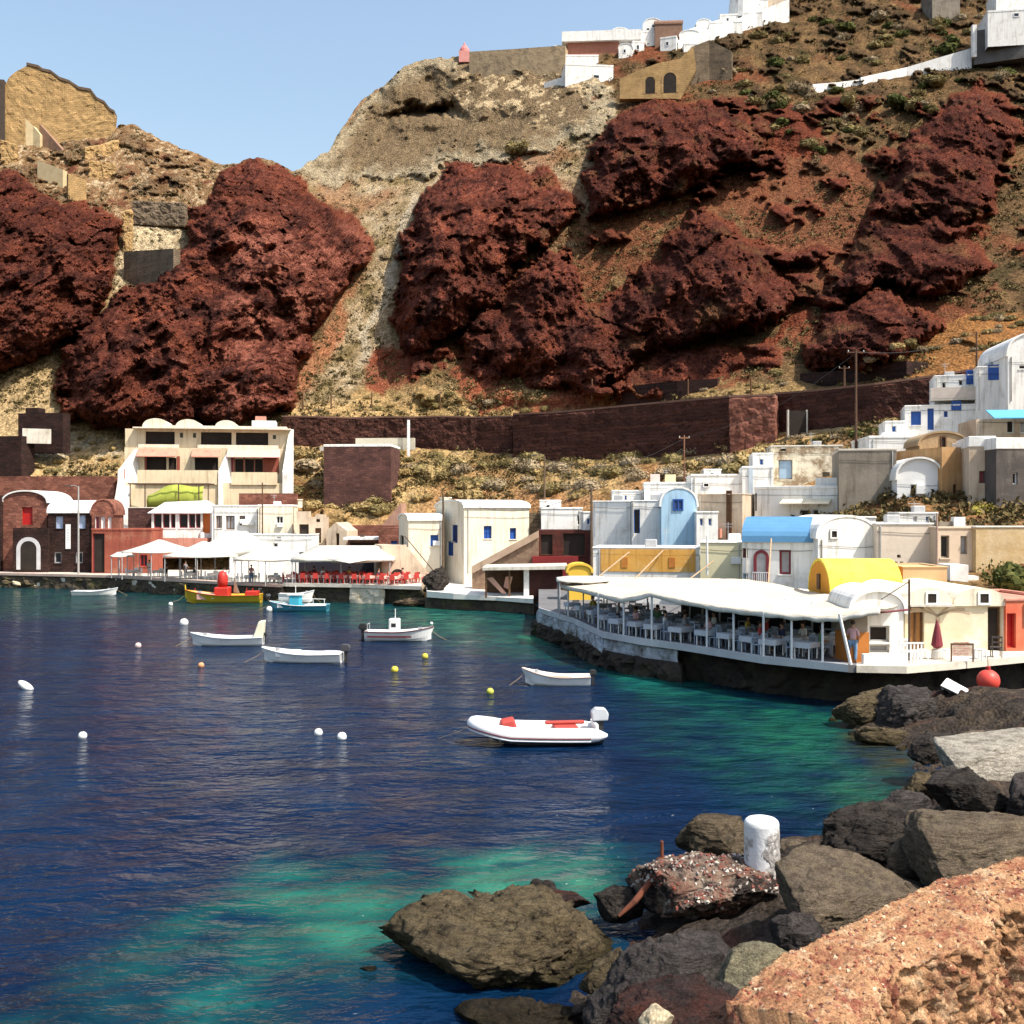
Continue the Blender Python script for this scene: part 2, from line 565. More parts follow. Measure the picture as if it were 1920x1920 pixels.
# smaller outcrops of the same lava breaking through the right hand slope
RQ = np.stack([(U - 960) / F * YB, 0.25 * YB, H - (V - 960) / F * YB], -1)
op = fbm(RQ / 11.0 + 70, 4, 0.6)
reg = sstep(1060, 1130, U + 20 * op) * sstep(150, 200, V) * (1 - sstep(600, 700, V + (U - 1100) * 0.12))
reg = np.maximum(reg, 0.9 * sstep(620, 660, V) * (1 - sstep(735, 760, V)) * sstep(740, 780, U) * (1 - sstep(1450, 1500, U)))
small = sstep(0.10, 0.17, op) * (reg > 0.5) * sstep(0.5, 0.9, reg)
bulge = np.maximum(bulge, 7.0 * np.clip((op - 0.10) / 0.35, 0, 1) ** 0.7 * small)
redmask = np.maximum(redmask, small)
# spurs: (crest from top to bottom, height m, reach to the left px, reach to the right px)
SPURS = [([(815, 310), (800, 420), (792, 520), (790, 650)], 9, 55, 190), ([(905, 540), (880, 620)], 4, 40, 60), ([(930, 300), (960, 400), (930, 470)], 4, 80, 120),
         ([(1060, 450), (1100, 560), (1130, 640), (1150, 730)], 9, 150, 60), ([(1325, 385), (1370, 480), (1388, 560), (1390, 640)], 12, 210, 120), ([(1462, 480), (1482, 610)], 4, 50, 30),
         ([(1340, 185), (1415, 250), (1400, 330)], 9, 230, 40), ([(1165, 200), (1130, 410)], 5, 45, 90),
         ([(1845, 150), (1862, 260), (1850, 430)], 9, 150, 60), ([(1735, 230), (1690, 420)], 5, 60, 60), ([(1800, 420), (1802, 560)], 8, 210, 60), ([(1690, 525), (1692, 700)], 8, 170, 80),
         ([(470, 290), (480, 420), (560, 520), (520, 640), (480, 800)], 8, 170, 190), ([(205, 560), (215, 800)], 4, 60, 40), ([(330, 480), (305, 600), (325, 800)], 5, 55, 130),
         ([(590, 540), (562, 760)], 5, 40, 60), ([(640, 400), (650, 560)], 4, 40, 60), ([(70, 330), (150, 640)], 6, 130, 80), ([(205, 390), (190, 570)], 4, 60, 30),
         ([(520, 300), (560, 420)], 4, 60, 60), ([(430, 620), (400, 800)], 4, 60, 80), ([(1210, 500), (1190, 680)], 4, 70, 60), ([(1240, 190), (1260, 380)], 4, 60, 60)]
spur = np.zeros_like(U)
for line, A, wl, wr in SPURS:
    lu = np.array([q[0] for q in line], float); lv = np.array([q[1] for q in line], float)
    x = wu - np.interp(V, lv, lu)
    prof = np.where(x < 0, np.clip(1 + x / wl, 0, 1), np.clip(1 - x / wr, 0, 1))
    fade = sstep(lv[0] - 40, lv[0] + 20, V) * (1 - sstep(lv[-1] - 20, lv[-1] + 40, V))
    spur = np.maximum(spur, A * prof * fade)
w0 = B0 + 2.5 * np.stack([fbm(B0 / 7 + 50, 3), fbm(B0 / 7 + 90, 3), fbm(B0 / 7 + 130, 3)], -1)
scree = sstep(570, 700, V + 10 * fbm(RQ / 9.0 + 14, 3)) * (1 - sstep(738, 770, V)) * sstep(700, 800, U) * (1 - sstep(1470, 1560, U))
noi = fbm(B0 / np.array([13.0, 13.0, 30.0]), 3, 0.5, True)
c1v, c1e = cells(w0 / np.array([8.0, 8.0, 14.0]))
c2v, c2e = cells(w0 / np.array([3.0, 3.0, 4.2]) + 7)
c3v, c3e = cells(w0 / np.array([1.3, 1.3, 1.6]) + 3)
noi2 = fbm(B0 / np.array([4.0, 4.0, 6.0]) + 31, 4, 0.6, True)
soft = fbm(B0 / 12.0 + 5, 4)
soft2 = fbm(B0 / 2.5 + 15, 3)
gl = np.clip(0.5 + 0.9 * fbm(np.stack([(U - 960) / F * YB / 10.0 + 0.9 * fbm(RQ / 12.0 + 33, 3), YB * 0.02, (H - (V - 960) / F * YB) / 34.0], -1) + 12, 4, 0.55, True), 0, 1)
gully_cut = 0.60 + 0.46 * gl
bulge = bulge * gully_cut
core = redmask * sstep(0.3, 4, bulge)
crag = 3.0 * noi + 1.5 * c1v + 0.8 * c2v + 0.45 * c3v + 1.2 * noi2 - 0.5 * np.exp(-c1e * 9)
scr = fbm(B0 / 7.0 + 60, 3)
outc = (1 - redmask) * sstep(0.12, 0.3, scr)
Y = YB - bulge * (0.85 + 0.35 * soft + 0.25 * fbm(B0 / np.array([7.0, 7.0, 12.0]) + 41, 3, 0.5, True)) - core * spur - core * crag - (1 - core) * (1.7 * soft + 0.55 * soft2) - outc * (0.9 * c2v + 0.5 * c3v + 0.8) - (5.5 - np.minimum(bulge, 5.0) * 0.7) * scree
ashd = sdf(ASH, wu, wv)
ashm = sstep(-4, 8, ashd) * (1 - redmask)
op2 = fbm(RQ / 9.0 + 170, 5, 0.62)
brk = sstep(0.02, 0.16, op2) * sstep(1140, 1220, U) * (1 - sstep(310, 380, V)) * (1 - redmask)
brk = np.maximum(brk, 0.6 * sstep(0.08, 0.2, op2) * (1 - sstep(430, 520, U)) * (1 - sstep(380, 430, V)) * (1 - redmask))
Y -= brk * (2.2 + 1.2 * c2v + 0.6 * c3v + 1.2 * noi2)
Y -= ashm * (4.5 * fbm(B0 / np.array([15.0, 15.0, 20.0]) + 3, 3, 0.42, True) + 0.8 * c1v * sstep(240, 170, V))
for (c, rx, ry, dep) in CAVES:
    q = ((wu - c[0]) / rx) ** 2 + ((wv - c[1]) / ry) ** 2
    Y += dep * np.exp(-q * 1.2)
# ground goes flat under the village and dips behind the quays
PT = np.stack([(U - 960) / F * Y, Y, H - (V - 960) / F * Y], -1)

# ---- colours of the ground (what it is made of, with some sun and shade on the red cliffs)
PC = PT * np.array([1.0, 0.25, 1.0])
fine = fbm(PC / 0.9 + 3, 3)
mid = fbm(PC / 4.0 + 9, 4)
big = fbm(PC / 18.0 + 1, 3)
lay = fbm(PC / np.array([22.0, 22.0, 2.6]) + 4, 4)


def mix(a, b, t):
    return a * (1 - t[..., None]) + np.asarray(b, float) * t[..., None]


col = np.zeros(U.shape + (3,)) + np.array([0.135, 0.080, 0.040])          # brown slope on the right
col = mix(col, (0.20, 0.125, 0.056), sstep(-0.1, 0.35, mid))
col = mix(col, (0.070, 0.055, 0.024), sstep(0.0, 0.35, -mid) * 0.85)
col = mix(col, (0.20, 0.06, 0.03), sstep(0.05, 0.4, big) * 0.8)
straw = sstep(690, 770, V + 14 * mid) * (1 - sstep(1500, 1640, U) * 0.55)
col = mix(col, (0.52, 0.35, 0.155), straw * 0.9)
col = mix(col, (0.22, 0.15, 0.06), straw * sstep(0.0, 0.3, mid) * 0.9)
col = mix(col, (0.52, 0.40, 0.22), straw * sstep(0.1, 0.4, -mid) * 0.7)
col = mix(col, (0.38, 0.16, 0.07), straw * sstep(0.1, 0.4, big) * 0.6)
lefthill = (1 - sstep(430, 560, U)) * (1 - sstep(420, 470, V))
col = mix(col, (0.25, 0.15, 0.075), lefthill)
col = mix(col, (0.46, 0.36, 0.23), lefthill * sstep(0.05, 0.3, fine + 0.5 * mid) * 0.8)
col = mix(col, (0.16, 0.06, 0.035), lefthill * sstep(0.15, 0.4, -mid))
gm = sstep(-10, 22, sdf(GULLY, wu, wv))
upper = sstep(520, 600, U) * (1 - sstep(1080, 1140, U)) * (1 - sstep(420, 480, V))
col = mix(col, (0.35, 0.26, 0.15), np.maximum(gm, upper))
col = mix(col, (0.43, 0.345, 0.225), np.maximum(gm, upper) * sstep(0.0, 0.4, mid))
col = mix(col, (0.20, 0.15, 0.065), np.maximum(gm, upper) * sstep(0.02, 0.35, -mid) * 0.85)
col = mix(col, (0.28, 0.12, 0.06), np.maximum(gm, upper) * sstep(0.05, 0.35, big) * 0.6)
pth = np.abs(U + 16 * perlin(np.stack([V / 40, V * 0 + 2.2, V * 0], -1)) - np.interp(V, [340, 400, 470, 560, 620, 700], [790, 760, 745, 725, 690, 668]))
col = mix(col, (0.46, 0.39, 0.28), (1 - sstep(3, 13, pth)) * sstep(345, 380, V) * (1 - sstep(660, 710, V)) * 0.9)
lowleft = sdf([(-330, 790), (0, 720), (150, 610), (200, 560), (240, 530), (260, 545), (110, 700), (110, 780), (0, 900), (-330, 980)], wu, wv)
col = mix(col, (0.46, 0.33, 0.17), sstep(-6, 14, lowleft))
wht = sdf([(0, 860), (60, 800), (170, 790), (240, 800), (215, 870), (60, 900), (0, 905)], wu, wv)
col = mix(col, (0.60, 0.50, 0.34), sstep(-4, 16, wht) * sstep(-0.2, 0.25, mid))
pale = sdf([(240, 400), (345, 400), (345, 470), (270, 530), (205, 570), (230, 480)], wu, wv)
col = mix(col, (0.50, 0.40, 0.25), sstep(-4, 12, pale))
col = mix(col, (0.19, 0.135, 0.078), ashm)
col = mix(col, (0.23, 0.165, 0.093), ashm * sstep(0.0, 0.3, mid))
cream = ashm * sstep(0.06, 0.26, mid + 0.5 * fine) * sstep(255, 190, V + 40 * big) * sstep(120, 145, V) * sstep(800, 900, U + 40 * big)
col = mix(col, (0.56, 0.43, 0.26), cream)
col = mix(col, (0.47, 0.40, 0.27), ashm * (1 - sstep(8, 40, ashd + 30 * mid)) * 0.6)
for poly, c in [([(715, 640), (780, 660), (800, 690), (770, 735), (700, 735), (690, 690)], (0.27, 0.08, 0.042)),
                ([(850, 690), (900, 665), (940, 720), (1000, 745), (1130, 720), (1160, 765), (900, 775), (860, 740)], (0.27, 0.078, 0.04)),
                ([(560, 680), (640, 560), (690, 500), (640, 620), (600, 700), (560, 760)], (0.33, 0.14, 0.07)),
                ([(1090, 440), (1200, 400), (1310, 340), (1420, 250), (1580, 260), (1640, 330), (1620, 430), (1560, 600), (1490, 640), (1420, 440), (1330, 385), (1230, 440), (1120, 560), (1080, 520)], (0.195, 0.074, 0.038)),
                ([(1440, 680), (1530, 585), (1545, 600), (1490, 650), (1400, 720), (1300, 740)], (0.22, 0.07, 0.036)),
                ([(1000, 470), (1090, 410), (1250, 370), (1330, 360), (1240, 430), (1110, 520), (1080, 470), (1040, 440)], (0.19, 0.08, 0.04)),
                ([(1600, 730), (1760, 610), (1920, 580), (2250, 560), (2250, 700), (1800, 700)], (0.34, 0.16, 0.055))]:
    m_ = sstep(-6, 10, sdf(poly, wu, wv))
    col = mix(col, c, m_ * (0.75 + 0.25 * sstep(-.3, .3, mid)))
vf = fbm(PC / 0.45 + 33, 2)
rc = np.zeros(U.shape + (3,)) + np.array([0.155, 0.044, 0.027])
rc = mix(rc, (0.050, 0.017, 0.013), sstep(0.0, 0.4, mid))
rc = mix(rc, (0.29, 0.083, 0.044), sstep(0.05, 0.42, -mid) * 0.85)
rc = mix(rc, (0.25, 0.10, 0.072), sstep(0.1, 0.5, fine + 0.4 * vf) * 0.7)
rc = mix(rc, (0.022, 0.010, 0.009), sstep(0.02, 0.4, -fine + 0.3 * vf) * 0.8)
rc = rc * (1 + 0.45 * np.clip(lay * 1.6, -1, 1))[..., None] * (0.72 + 0.42 * gl)[..., None] if False else rc * (1 + 0.45 * np.clip(lay * 1.6, -1, 1))[..., None]
darkL = sstep(0.0, 0.4, big) * 0.4 + sstep(1050, 1150, U) * 0.35 + (1 - sstep(180, 260, U)) * 0.3  # random dark patches, plus shade put into the right-hand cliffs' colour
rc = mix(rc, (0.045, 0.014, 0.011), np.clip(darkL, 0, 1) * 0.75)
litB = sstep(380, 470, U) * (1 - sstep(700, 720, U)) * sstep(380, 460, V)  # sunlit right half of this cliff, painted lighter and pinker
rc = mix(rc, (0.34, 0.125, 0.085), litB * sstep(-0.15, 0.3, -mid + 0.6 * fine) * 0.75)
topc = sstep(0.12, 0.42, fbm(PC / 6.0 + 55, 4)) * sstep(880, 1000, U)
rc = mix(rc, (0.20, 0.10, 0.046), topc * 0.55)
col = mix(col, (0.075, 0.048, 0.027), brk * (0.55 + 0.45 * sstep(-.2, .3, fine)))
col = mix(col, (0.16, 0.11, 0.06), brk * sstep(0.1, 0.4, mid) * .8)
calm = (1 - 0.7 * ashm)[..., None]
col = col * (1 + calm * (0.5 * fine[..., None] + 0.35 * vf[..., None] + 0.2 * soft2[..., None])) * 0.86
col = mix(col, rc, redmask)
col = mix(col, rc * 0 + np.array([0.26, 0.075, 0.038]), redmask * (1 - sstep(0, 5, bulge)) * 0.6)
col = np.clip(col, 0.008, 0.8)


def grid_object(name, PTS, cols, fmask, material):
    nv, nu = PTS.shape[:2]
    idx = np.arange(nv * nu).reshape(nv, nu)
    q = np.stack([idx[:-1, :-1], idx[:-1, 1:], idx[1:, 1:], idx[1:, :-1]], -1)[fmask]
    used, inv = np.unique(q, return_inverse=True)
    q = inv.reshape(-1, 4)
    co = PTS.reshape(-1, 3)[used]
    cc = cols.reshape(-1, 3)[used]
    me = bpy.data.meshes.new(name)
    me.vertices.add(len(co))
    me.vertices.foreach_set("co", co.astype(np.float32).ravel())
    me.loops.add(q.size)
    me.loops.foreach_set("vertex_index", q.astype(np.int32).ravel())
    me.polygons.add(len(q))
    me.polygons.foreach_set("loop_start", np.arange(0, q.size, 4, dtype=np.int32))
    me.polygons.foreach_set("loop_total", np.full(len(q), 4, np.int32))
    me.polygons.foreach_set("use_smooth", np.ones(len(q), bool))
    me.update(calc_edges=True)
    a = me.color_attributes.new("ground", 'FLOAT_COLOR', 'POINT')
    a.data.foreach_set("color", np.concatenate([cc, np.ones((len(cc), 1))], 1).astype(np.float32).ravel())
    me.materials.append(material)
    o = bpy.data.objects.new(name, me)
    COL.objects.link(o)
    o["kind"] = "structure"
    return o


def ground_material(name, bump, bscale, speck):
    m, nt, N, L, b = _nodes(name)
    at = N.new("ShaderNodeAttribute"); at.attribute_name = "ground"
    tc = N.new("ShaderNodeTexCoord")
    n1 = N.new("ShaderNodeTexNoise"); n1.inputs["Scale"].default_value = speck; n1.inputs["Detail"].default_value = 8; n1.inputs["Roughness"].default_value = 0.75
    L.new(tc.outputs["Object"], n1.inputs["Vector"])
    r = N.new("ShaderNodeValToRGB")
    r.color_ramp.elements[0].position = 0.3; r.color_ramp.elements[1].position = 0.72
    r.color_ramp.elements[0].color = (0.3, 0.28, 0.27, 1); r.color_ramp.elements[1].color = (1.7, 1.7, 1.7, 1)
    L.new(n1.outputs["Fac"], r.inputs["Fac"])
    mm = N.new("ShaderNodeMixRGB"); mm.blend_type = 'MULTIPLY'; mm.inputs[0].default_value = 1
    L.new(at.outputs["Color"], mm.inputs[1]); L.new(r.outputs["Color"], mm.inputs[2])
    L.new(mm.outputs[0], b.inputs["Base Color"])
    b.inputs["Roughness"].default_value = 1.0
    b.inputs["Specular IOR Level"].default_value = 0.05
    n2 = N.new("ShaderNodeTexNoise"); n2.inputs["Scale"].default_value = bscale; n2.inputs["Detail"].default_value = 10; n2.inputs["Roughness"].default_value = 0.7
    L.new(tc.outputs["Object"], n2.inputs["Vector"])
    b1 = N.new("ShaderNodeBump"); b1.inputs["Distance"].default_value = bump; b1.inputs["Strength"].default_value = 1
    L.new(n2.outputs["Fac"], b1.inputs["Height"])
    vo = N.new("ShaderNodeTexVoronoi"); vo.inputs["Scale"].default_value = bscale * 2.6
    L.new(tc.outputs["Object"], vo.inputs["Vector"])
    bp = N.new("ShaderNodeBump"); bp.inputs["Distance"].default_value = bump * .45; bp.inputs["Strength"].default_value = 1; bp.invert = True
    L.new(vo.outputs["Distance"], bp.inputs["Height"])
    L.new(b1.outputs["Normal"], bp.inputs["Normal"])
    L.new(bp.outputs["Normal"], b.inputs["Normal"])
    return m


gmat = ground_material("hill_ground", 0.7, 0.9, 1.1)
rmat = ground_material("red_lava_rock", 1.6, 0.7, 1.4)
fm = (redmask[:-1, :-1] + redmask[1:, 1:] + redmask[1:, :-1] + redmask[:-1, 1:]) / 4
# rows that carry the ground on behind the crest
nb = 10
ext = []
for k in range(1, nb + 1):
    e = PT[-1].copy()
    e[:, 1] += 14 * k
    e[:, 0] *= (PT[-1][:, 1] + 14 * k) / PT[-1][:, 1]
    e[:, 2] -= 0.12 * (k * 14) ** 1.35
    ext.append(e)
# and forward and down in front of the lowest row, under the quays
fr = []
for k in (2, 1):
    e = PT[0].copy()
    e[:, 1] -= 3.0 * k
    e[:, 2] -= 1.6 * k
    fr.append(e)
PTF = np.concatenate([np.array(fr), PT, np.array(ext)], 0)
CF = np.concatenate([np.repeat(col[:1], 2, 0), col, np.repeat(col[-1:], nb, 0)], 0)
FM = np.concatenate([np.repeat(fm[:1], 2, 0), fm, np.repeat(fm[-1:], nb, 0)], 0)
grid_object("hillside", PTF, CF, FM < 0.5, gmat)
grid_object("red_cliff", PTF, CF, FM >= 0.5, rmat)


def ground_at(u, v):
    """world point of the hillside at pixel (u, v)"""
    i = int(np.clip(round((u - gu[0]) / GS), 0, len(gu) - 1))
    j = int(np.clip(np.searchsorted(-V[:, i], -v), 0, NV - 1))
    return Vector(PT[j, i])


# ------------------------------------------------------------------ water
def water_material():
    m, nt, N, L, b = _nodes("sea_water")
    at = N.new("ShaderNodeAttribute"); at.attribute_name = "ground"
    L.new(at.outputs["Color"], b.inputs["Base Color"])
    b.inputs["Roughness"].default_value = 0.13
    b.inputs["IOR"].default_value = 1.33
    b.inputs["Specular IOR Level"].default_value = 0.16
    tc = N.new("ShaderNodeTexCoord")
    prev = None
    for sc_, sx, rot, dist in [(0.30, 0.5, 0.35, 0.16), (0.9, 0.5, -0.3, 0.12), (2.4, 0.6, 0.2, 0.055), (6.0, 0.7, -0.1, 0.018)]:
        mp = N.new("ShaderNodeMapping")
        mp.inputs["Scale"].default_value = (sx, 1.0, 1.0)
        mp.inputs["Rotation"].default_value = (0, 0, rot)
        L.new(tc.outputs["Object"], mp.inputs["Vector"])
        n = N.new("ShaderNodeTexNoise"); n.inputs["Scale"].default_value = sc_; n.inputs["Detail"].default_value = 3; n.inputs["Roughness"].default_value = 0.5
        n.inputs["Distortion"].default_value = 0.4
        L.new(mp.outputs[0], n.inputs["Vector"])
        bp = N.new("ShaderNodeBump"); bp.inputs["Distance"].default_value = dist * 3.4; bp.inputs["Strength"].default_value = 1.0
        L.new(n.outputs["Fac"], bp.inputs["Height"])
        if prev:
            L.new(prev.outputs["Normal"], bp.inputs["Normal"])
        prev = bp
    L.new(prev.outputs["Normal"], b.inputs["Normal"])
    return m


wx = np.concatenate([np.linspace(-260, -75, 20), np.arange(-74, 40, 0.45), np.linspace(40.5, 120, 12)])
wy = np.concatenate([np.linspace(-60, 6, 10), np.arange(6.5, 60, 0.35), np.arange(60, 128, 0.6), np.linspace(129, 150, 4)])
WX, WY = np.meshgrid(wx, wy)
Ys = np.maximum(WY, 2.0)
WU = 960 + WX / Ys * F
WV = 960 + H / Ys * F
W3 = np.stack([WX, WY, WX * 0], -1)
q1 = fbm(W3 / 6.0, 4)
q2 = fbm(W3 / 1.6 + 40, 4)
wuu = WU + 90 * q1 + 45 * q2
wvv = WV + 60 * fbm(W3 / 5.0 + 20, 4) + 30 * q2
wc = np.zeros(WX.shape + (3,)) + np.array([0.0020, 0.0095, 0.033])
wc = mix(wc, (0.0018, 0.0145, 0.044), sstep(-0.3, 0.4, q1))
# shallows: pale sand and green rock under the surface
SH = [([(330, 1700), (560, 1600), (800, 1620), (1000, 1595), (1230, 1600), (1260, 1700), (1100, 1800), (760, 1850), (420, 1990), (20, 2100), (-60, 1900), (180, 1780)], (0.0028, 0.028, 0.038), 110),
      ([(430, 1660), (600, 1625), (800, 1640), (1000, 1605), (1180, 1610), (1170, 1700), (780, 1790), (520, 1850), (380, 1780)], (0.0045, 0.058, 0.054), 80),
      ([(540, 1690), (720, 1690), (740, 1740), (700, 1790), (600, 1790)], (0.018, 0.115, 0.080), 70),
      ([(820, 1650), (980, 1620), (1120, 1605), (1140, 1680), (960, 1680)], (0.024, 0.125, 0.084), 60),
      ([(300, 1860), (480, 1830), (560, 1880), (380, 1940)], (0.006, 0.085, 0.080), 50),
      ([(1150, 1290), (1300, 1270), (1560, 1330), (1720, 1420), (1720, 1520), (1560, 1560), (1400, 1500), (1230, 1420)], (0.003, 0.030, 0.034), 90),
      ([(1300, 1300), (1540, 1330), (1660, 1420), (1600, 1480), (1400, 1420)], (0.004, 0.044, 0.038), 60),
      ([(1400, 1335), (1520, 1335), (1600, 1390), (1540, 1430), (1430, 1390)], (0.007, 0.068, 0.044), 44),
      ([(1540, 1480), (1700, 1440), (1720, 1520), (1620, 1560)], (0.008, 0.054, 0.036), 50),
      ([(1580, 1360), (1700, 1380), (1730, 1440), (1640, 1450), (1580, 1400)], (0.026, 0.026, 0.012), 36),
      ([(640, 1120), (960, 1130), (1100, 1180), (1200, 1215), (1330, 1270), (1400, 1310), (1200, 1310), (1100, 1250), (960, 1230), (700, 1180), (560, 1150)], (0.005, 0.055, 0.045), 36),
      ([(760, 1130), (900, 1150), (880, 1190), (760, 1165)], (0.014, 0.090, 0.062), 24),
      ([(970, 1192), (1100, 1186), (1110, 1200), (1000, 1206)], (0.025, 0.20, 0.105), 14),
      ([(1040, 1200), (1140, 1200), (1130, 1240), (1060, 1250)], (0.018, 0.026, 0.018), 18),
      ([(1150, 1240), (1290, 1250), (1300, 1280), (1180, 1290)], (0.006, 0.10, 0.085), 20),
      ([(-100, 1095), (700, 1105), (700, 1140), (300, 1150), (-100, 1165)], (0.004, 0.036, 0.030), 24)]
q3 = fbm(W3 * np.array([0.7, 1.6, 1]) / 1.1 + 80, 5, 0.6)
for poly, c, soft_ in SH:
    k = 0.32 if poly[0][1] > 1250 else 0.13
    d = sdf(poly, WU + (wuu - WU) * k * 2, WV + (wvv - WV) * k * 1.6)
    wc = mix(wc, c, sstep(-soft_ * 0.5, soft_ * 0.6, d + soft_ * (0.5 * q3 + 0.35 * q2)) * np.clip(0.70 + 0.8 * q2 + 1.3 * q3, 0.04, 1.25))
wc = np.clip(wc * (1 + 0.5 * q2[..., None]), 0.001, 0.6)
wv_ = 0.055 * fbm(W3 * np.array([0.55, 1.0, 1]) / 2.6 + 7, 3) + 0.03 * fbm(W3 * np.array([0.7, 1.0, 1]) / 1.0 + 3, 2)
W3 = W3.copy()
W3[..., 2] = wv_ * (WX > -74) * (WX < 40)
sea = grid_object("sea", W3, wc, np.ones((len(wy) - 1, len(wx) - 1), bool), water_material())
# ------------------------------------------------------------------ building materials
white = mat("whitewash", (0.80, 0.79, 0.76), (0.74, 0.73, 0.70), 0.7, 0.85, 0.02, 3, 0.2, stain=(0.44, 0.39, 0.32), stain_scale=0.55, stain_lo=0.54, stain_hi=0.8, streak=0.42)
cream = mat("cream_plaster", (0.66, 0.55, 0.38), (0.60, 0.49, 0.33), 0.6, 0.9, 0.02, 3, 0.2, stain=(0.42, 0.33, 0.22), stain_scale=0.5, stain_lo=0.58, stain_hi=0.85, streak=0.42)
ivory = mat("ivory_plaster", (0.74, 0.68, 0.55), (0.70, 0.62, 0.48), 0.6, 0.9, 0.02, 3, 0.2, stain=(0.5, 0.42, 0.32), stain_scale=0.5, stain_lo=0.6, stain_hi=0.9, streak=0.42)
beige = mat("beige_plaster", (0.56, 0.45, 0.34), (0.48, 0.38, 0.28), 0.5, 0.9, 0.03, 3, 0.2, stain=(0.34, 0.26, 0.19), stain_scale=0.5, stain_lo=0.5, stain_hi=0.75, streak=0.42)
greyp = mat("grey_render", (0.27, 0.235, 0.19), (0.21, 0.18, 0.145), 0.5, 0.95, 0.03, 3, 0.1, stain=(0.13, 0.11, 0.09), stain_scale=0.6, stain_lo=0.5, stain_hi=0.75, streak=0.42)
tanp = mat("tan_plaster", (0.50, 0.29, 0.13), (0.42, 0.25, 0.12), 0.5, 0.95, 0.03, 3, 0.1, stain=(0.55, 0.42, 0.27), stain_scale=0.4, stain_lo=0.5, stain_hi=0.8, streak=0.42)
darkstone = masonry("dark_lava_stone", (0.055, 0.028, 0.024), (0.028, 0.017, 0.015), (0.026, 0.016, 0.014), 0.8, 0.35, 0.08, 0.02, 0.7)
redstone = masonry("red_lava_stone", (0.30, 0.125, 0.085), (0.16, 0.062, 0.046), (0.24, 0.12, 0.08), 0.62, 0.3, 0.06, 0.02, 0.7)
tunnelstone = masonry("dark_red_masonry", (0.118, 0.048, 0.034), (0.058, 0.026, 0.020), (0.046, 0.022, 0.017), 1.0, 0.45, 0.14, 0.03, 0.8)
purplestone = masonry("purple_lava_stone", (0.145, 0.072, 0.060), (0.085, 0.044, 0.040), (0.085, 0.045, 0.038), 0.9, 0.34, 0.07, 0.02, 0.9)
yellowstone = masonry("yellow_tuff_stone", (0.46, 0.31, 0.14), (0.40, 0.26, 0.115), (0.30, 0.20, 0.09), 0.9, 0.45, 0.10, 0.02, tint=0.4)
greystone = masonry("grey_rubble_stone", (0.22, 0.17, 0.115), (0.16, 0.125, 0.085), (0.12, 0.09, 0.06), 0.9, 0.4, 0.08, 0.03)
redwall = mat("red_plaster", (0.30, 0.085, 0.055), (0.25, 0.07, 0.05), 0.8, 0.9, 0.02, 4, 0.1, stain=(0.36, 0.17, 0.11), stain_scale=0.6, streak=0.42)
pinkwall = mat("pink_plaster", (0.55, 0.26, 0.19), (0.48, 0.21, 0.16), 0.8, 0.9, 0.02, 4, 0.1, streak=0.42)
orangewall = mat("orange_plaster", (0.66, 0.36, 0.09), (0.60, 0.31, 0.075), 0.8, 0.9, 0.02, 4, 0.1, stain=(0.66, 0.45, 0.2), stain_scale=0.5, streak=0.42)
yellowwall = mat("yellow_plaster", (0.78, 0.62, 0.09), (0.74, 0.56, 0.07), 0.8, 0.85, 0.01, 4, 0.2, streak=0.42)
skyblue = mat("pale_blue_plaster", (0.38, 0.56, 0.70), (0.34, 0.51, 0.66), 0.8, 0.85, 0.01, 4, 0.2, streak=0.42)
roofblue = mat("blue_vault_paint", (0.085, 0.235, 0.42), (0.075, 0.21, 0.38), 0.8, 0.6, 0.01, 4, 0.35)
bluep = mat("blue_shutter_paint", (0.02, 0.09, 0.36), (0.018, 0.075, 0.30), 2, 0.5, 0.003, 12, 0.4)
redp = mat("red_door_paint", (0.45, 0.015, 0.012), (0.38, 0.012, 0.01), 2, 0.5, 0.003, 12, 0.4)
maroonp = mat("maroon_paint", (0.20, 0.025, 0.035), (0.16, 0.02, 0.03), 2, 0.55, 0.003, 12, 0.4)
rustp = mat("rust_red_shutter_paint", (0.33, 0.06, 0.035), (0.28, 0.05, 0.03), 2, 0.6, 0.003, 12, 0.3)
orangep = mat("orange_door_paint", (0.55, 0.15, 0.03), (0.48, 0.12, 0.025), 2, 0.6, 0.003, 12, 0.3)
brownp = mat("brown_wood", (0.13, 0.065, 0.03), (0.085, 0.042, 0.02), 3, 0.7, 0.006, 12, 0.3)
palewood = mat("bleached_wood", (0.42, 0.30, 0.19), (0.33, 0.23, 0.14), 3, 0.8, 0.006, 12, 0.2)
whitep = mat("white_gloss_paint", (0.78, 0.78, 0.77), (0.72, 0.72, 0.71), 2, 0.45, 0.002, 12, 0.5)
glass = mat("dark_window_glass", (0.012, 0.013, 0.016), (0.02, 0.02, 0.024), 1, 0.12, 0, 1, 0.5)
palegl = mat("curtained_window_glass", (0.28, 0.27, 0.28), (0.36, 0.35, 0.36), 3, 0.2, 0, 1, 0.5)
dim = mat("unlit_room", (0.018, 0.013, 0.011), (0.028, 0.02, 0.016), 1, 0.9)
iron = mat("rusty_iron", (0.055, 0.035, 0.025), (0.09, 0.04, 0.022), 4, 0.7, 0.004, 12, 0.4)
polem = mat("pole_wood", (0.16, 0.11, 0.075), (0.11, 0.075, 0.05), 2, 0.9, 0.006, 10, 0.1)
steel = mat("galvanised_steel", (0.42, 0.42, 0.42), (0.34, 0.34, 0.35), 3, 0.45, 0.002, 10, 0.5)
conc = mat("pale_concrete", (0.60, 0.56, 0.49), (0.52, 0.48, 0.41), 0.7, 0.9, 0.02, 4, 0.2, stain=(0.33, 0.29, 0.24), stain_scale=0.5, stain_lo=0.5, stain_hi=0.8, streak=0.42)
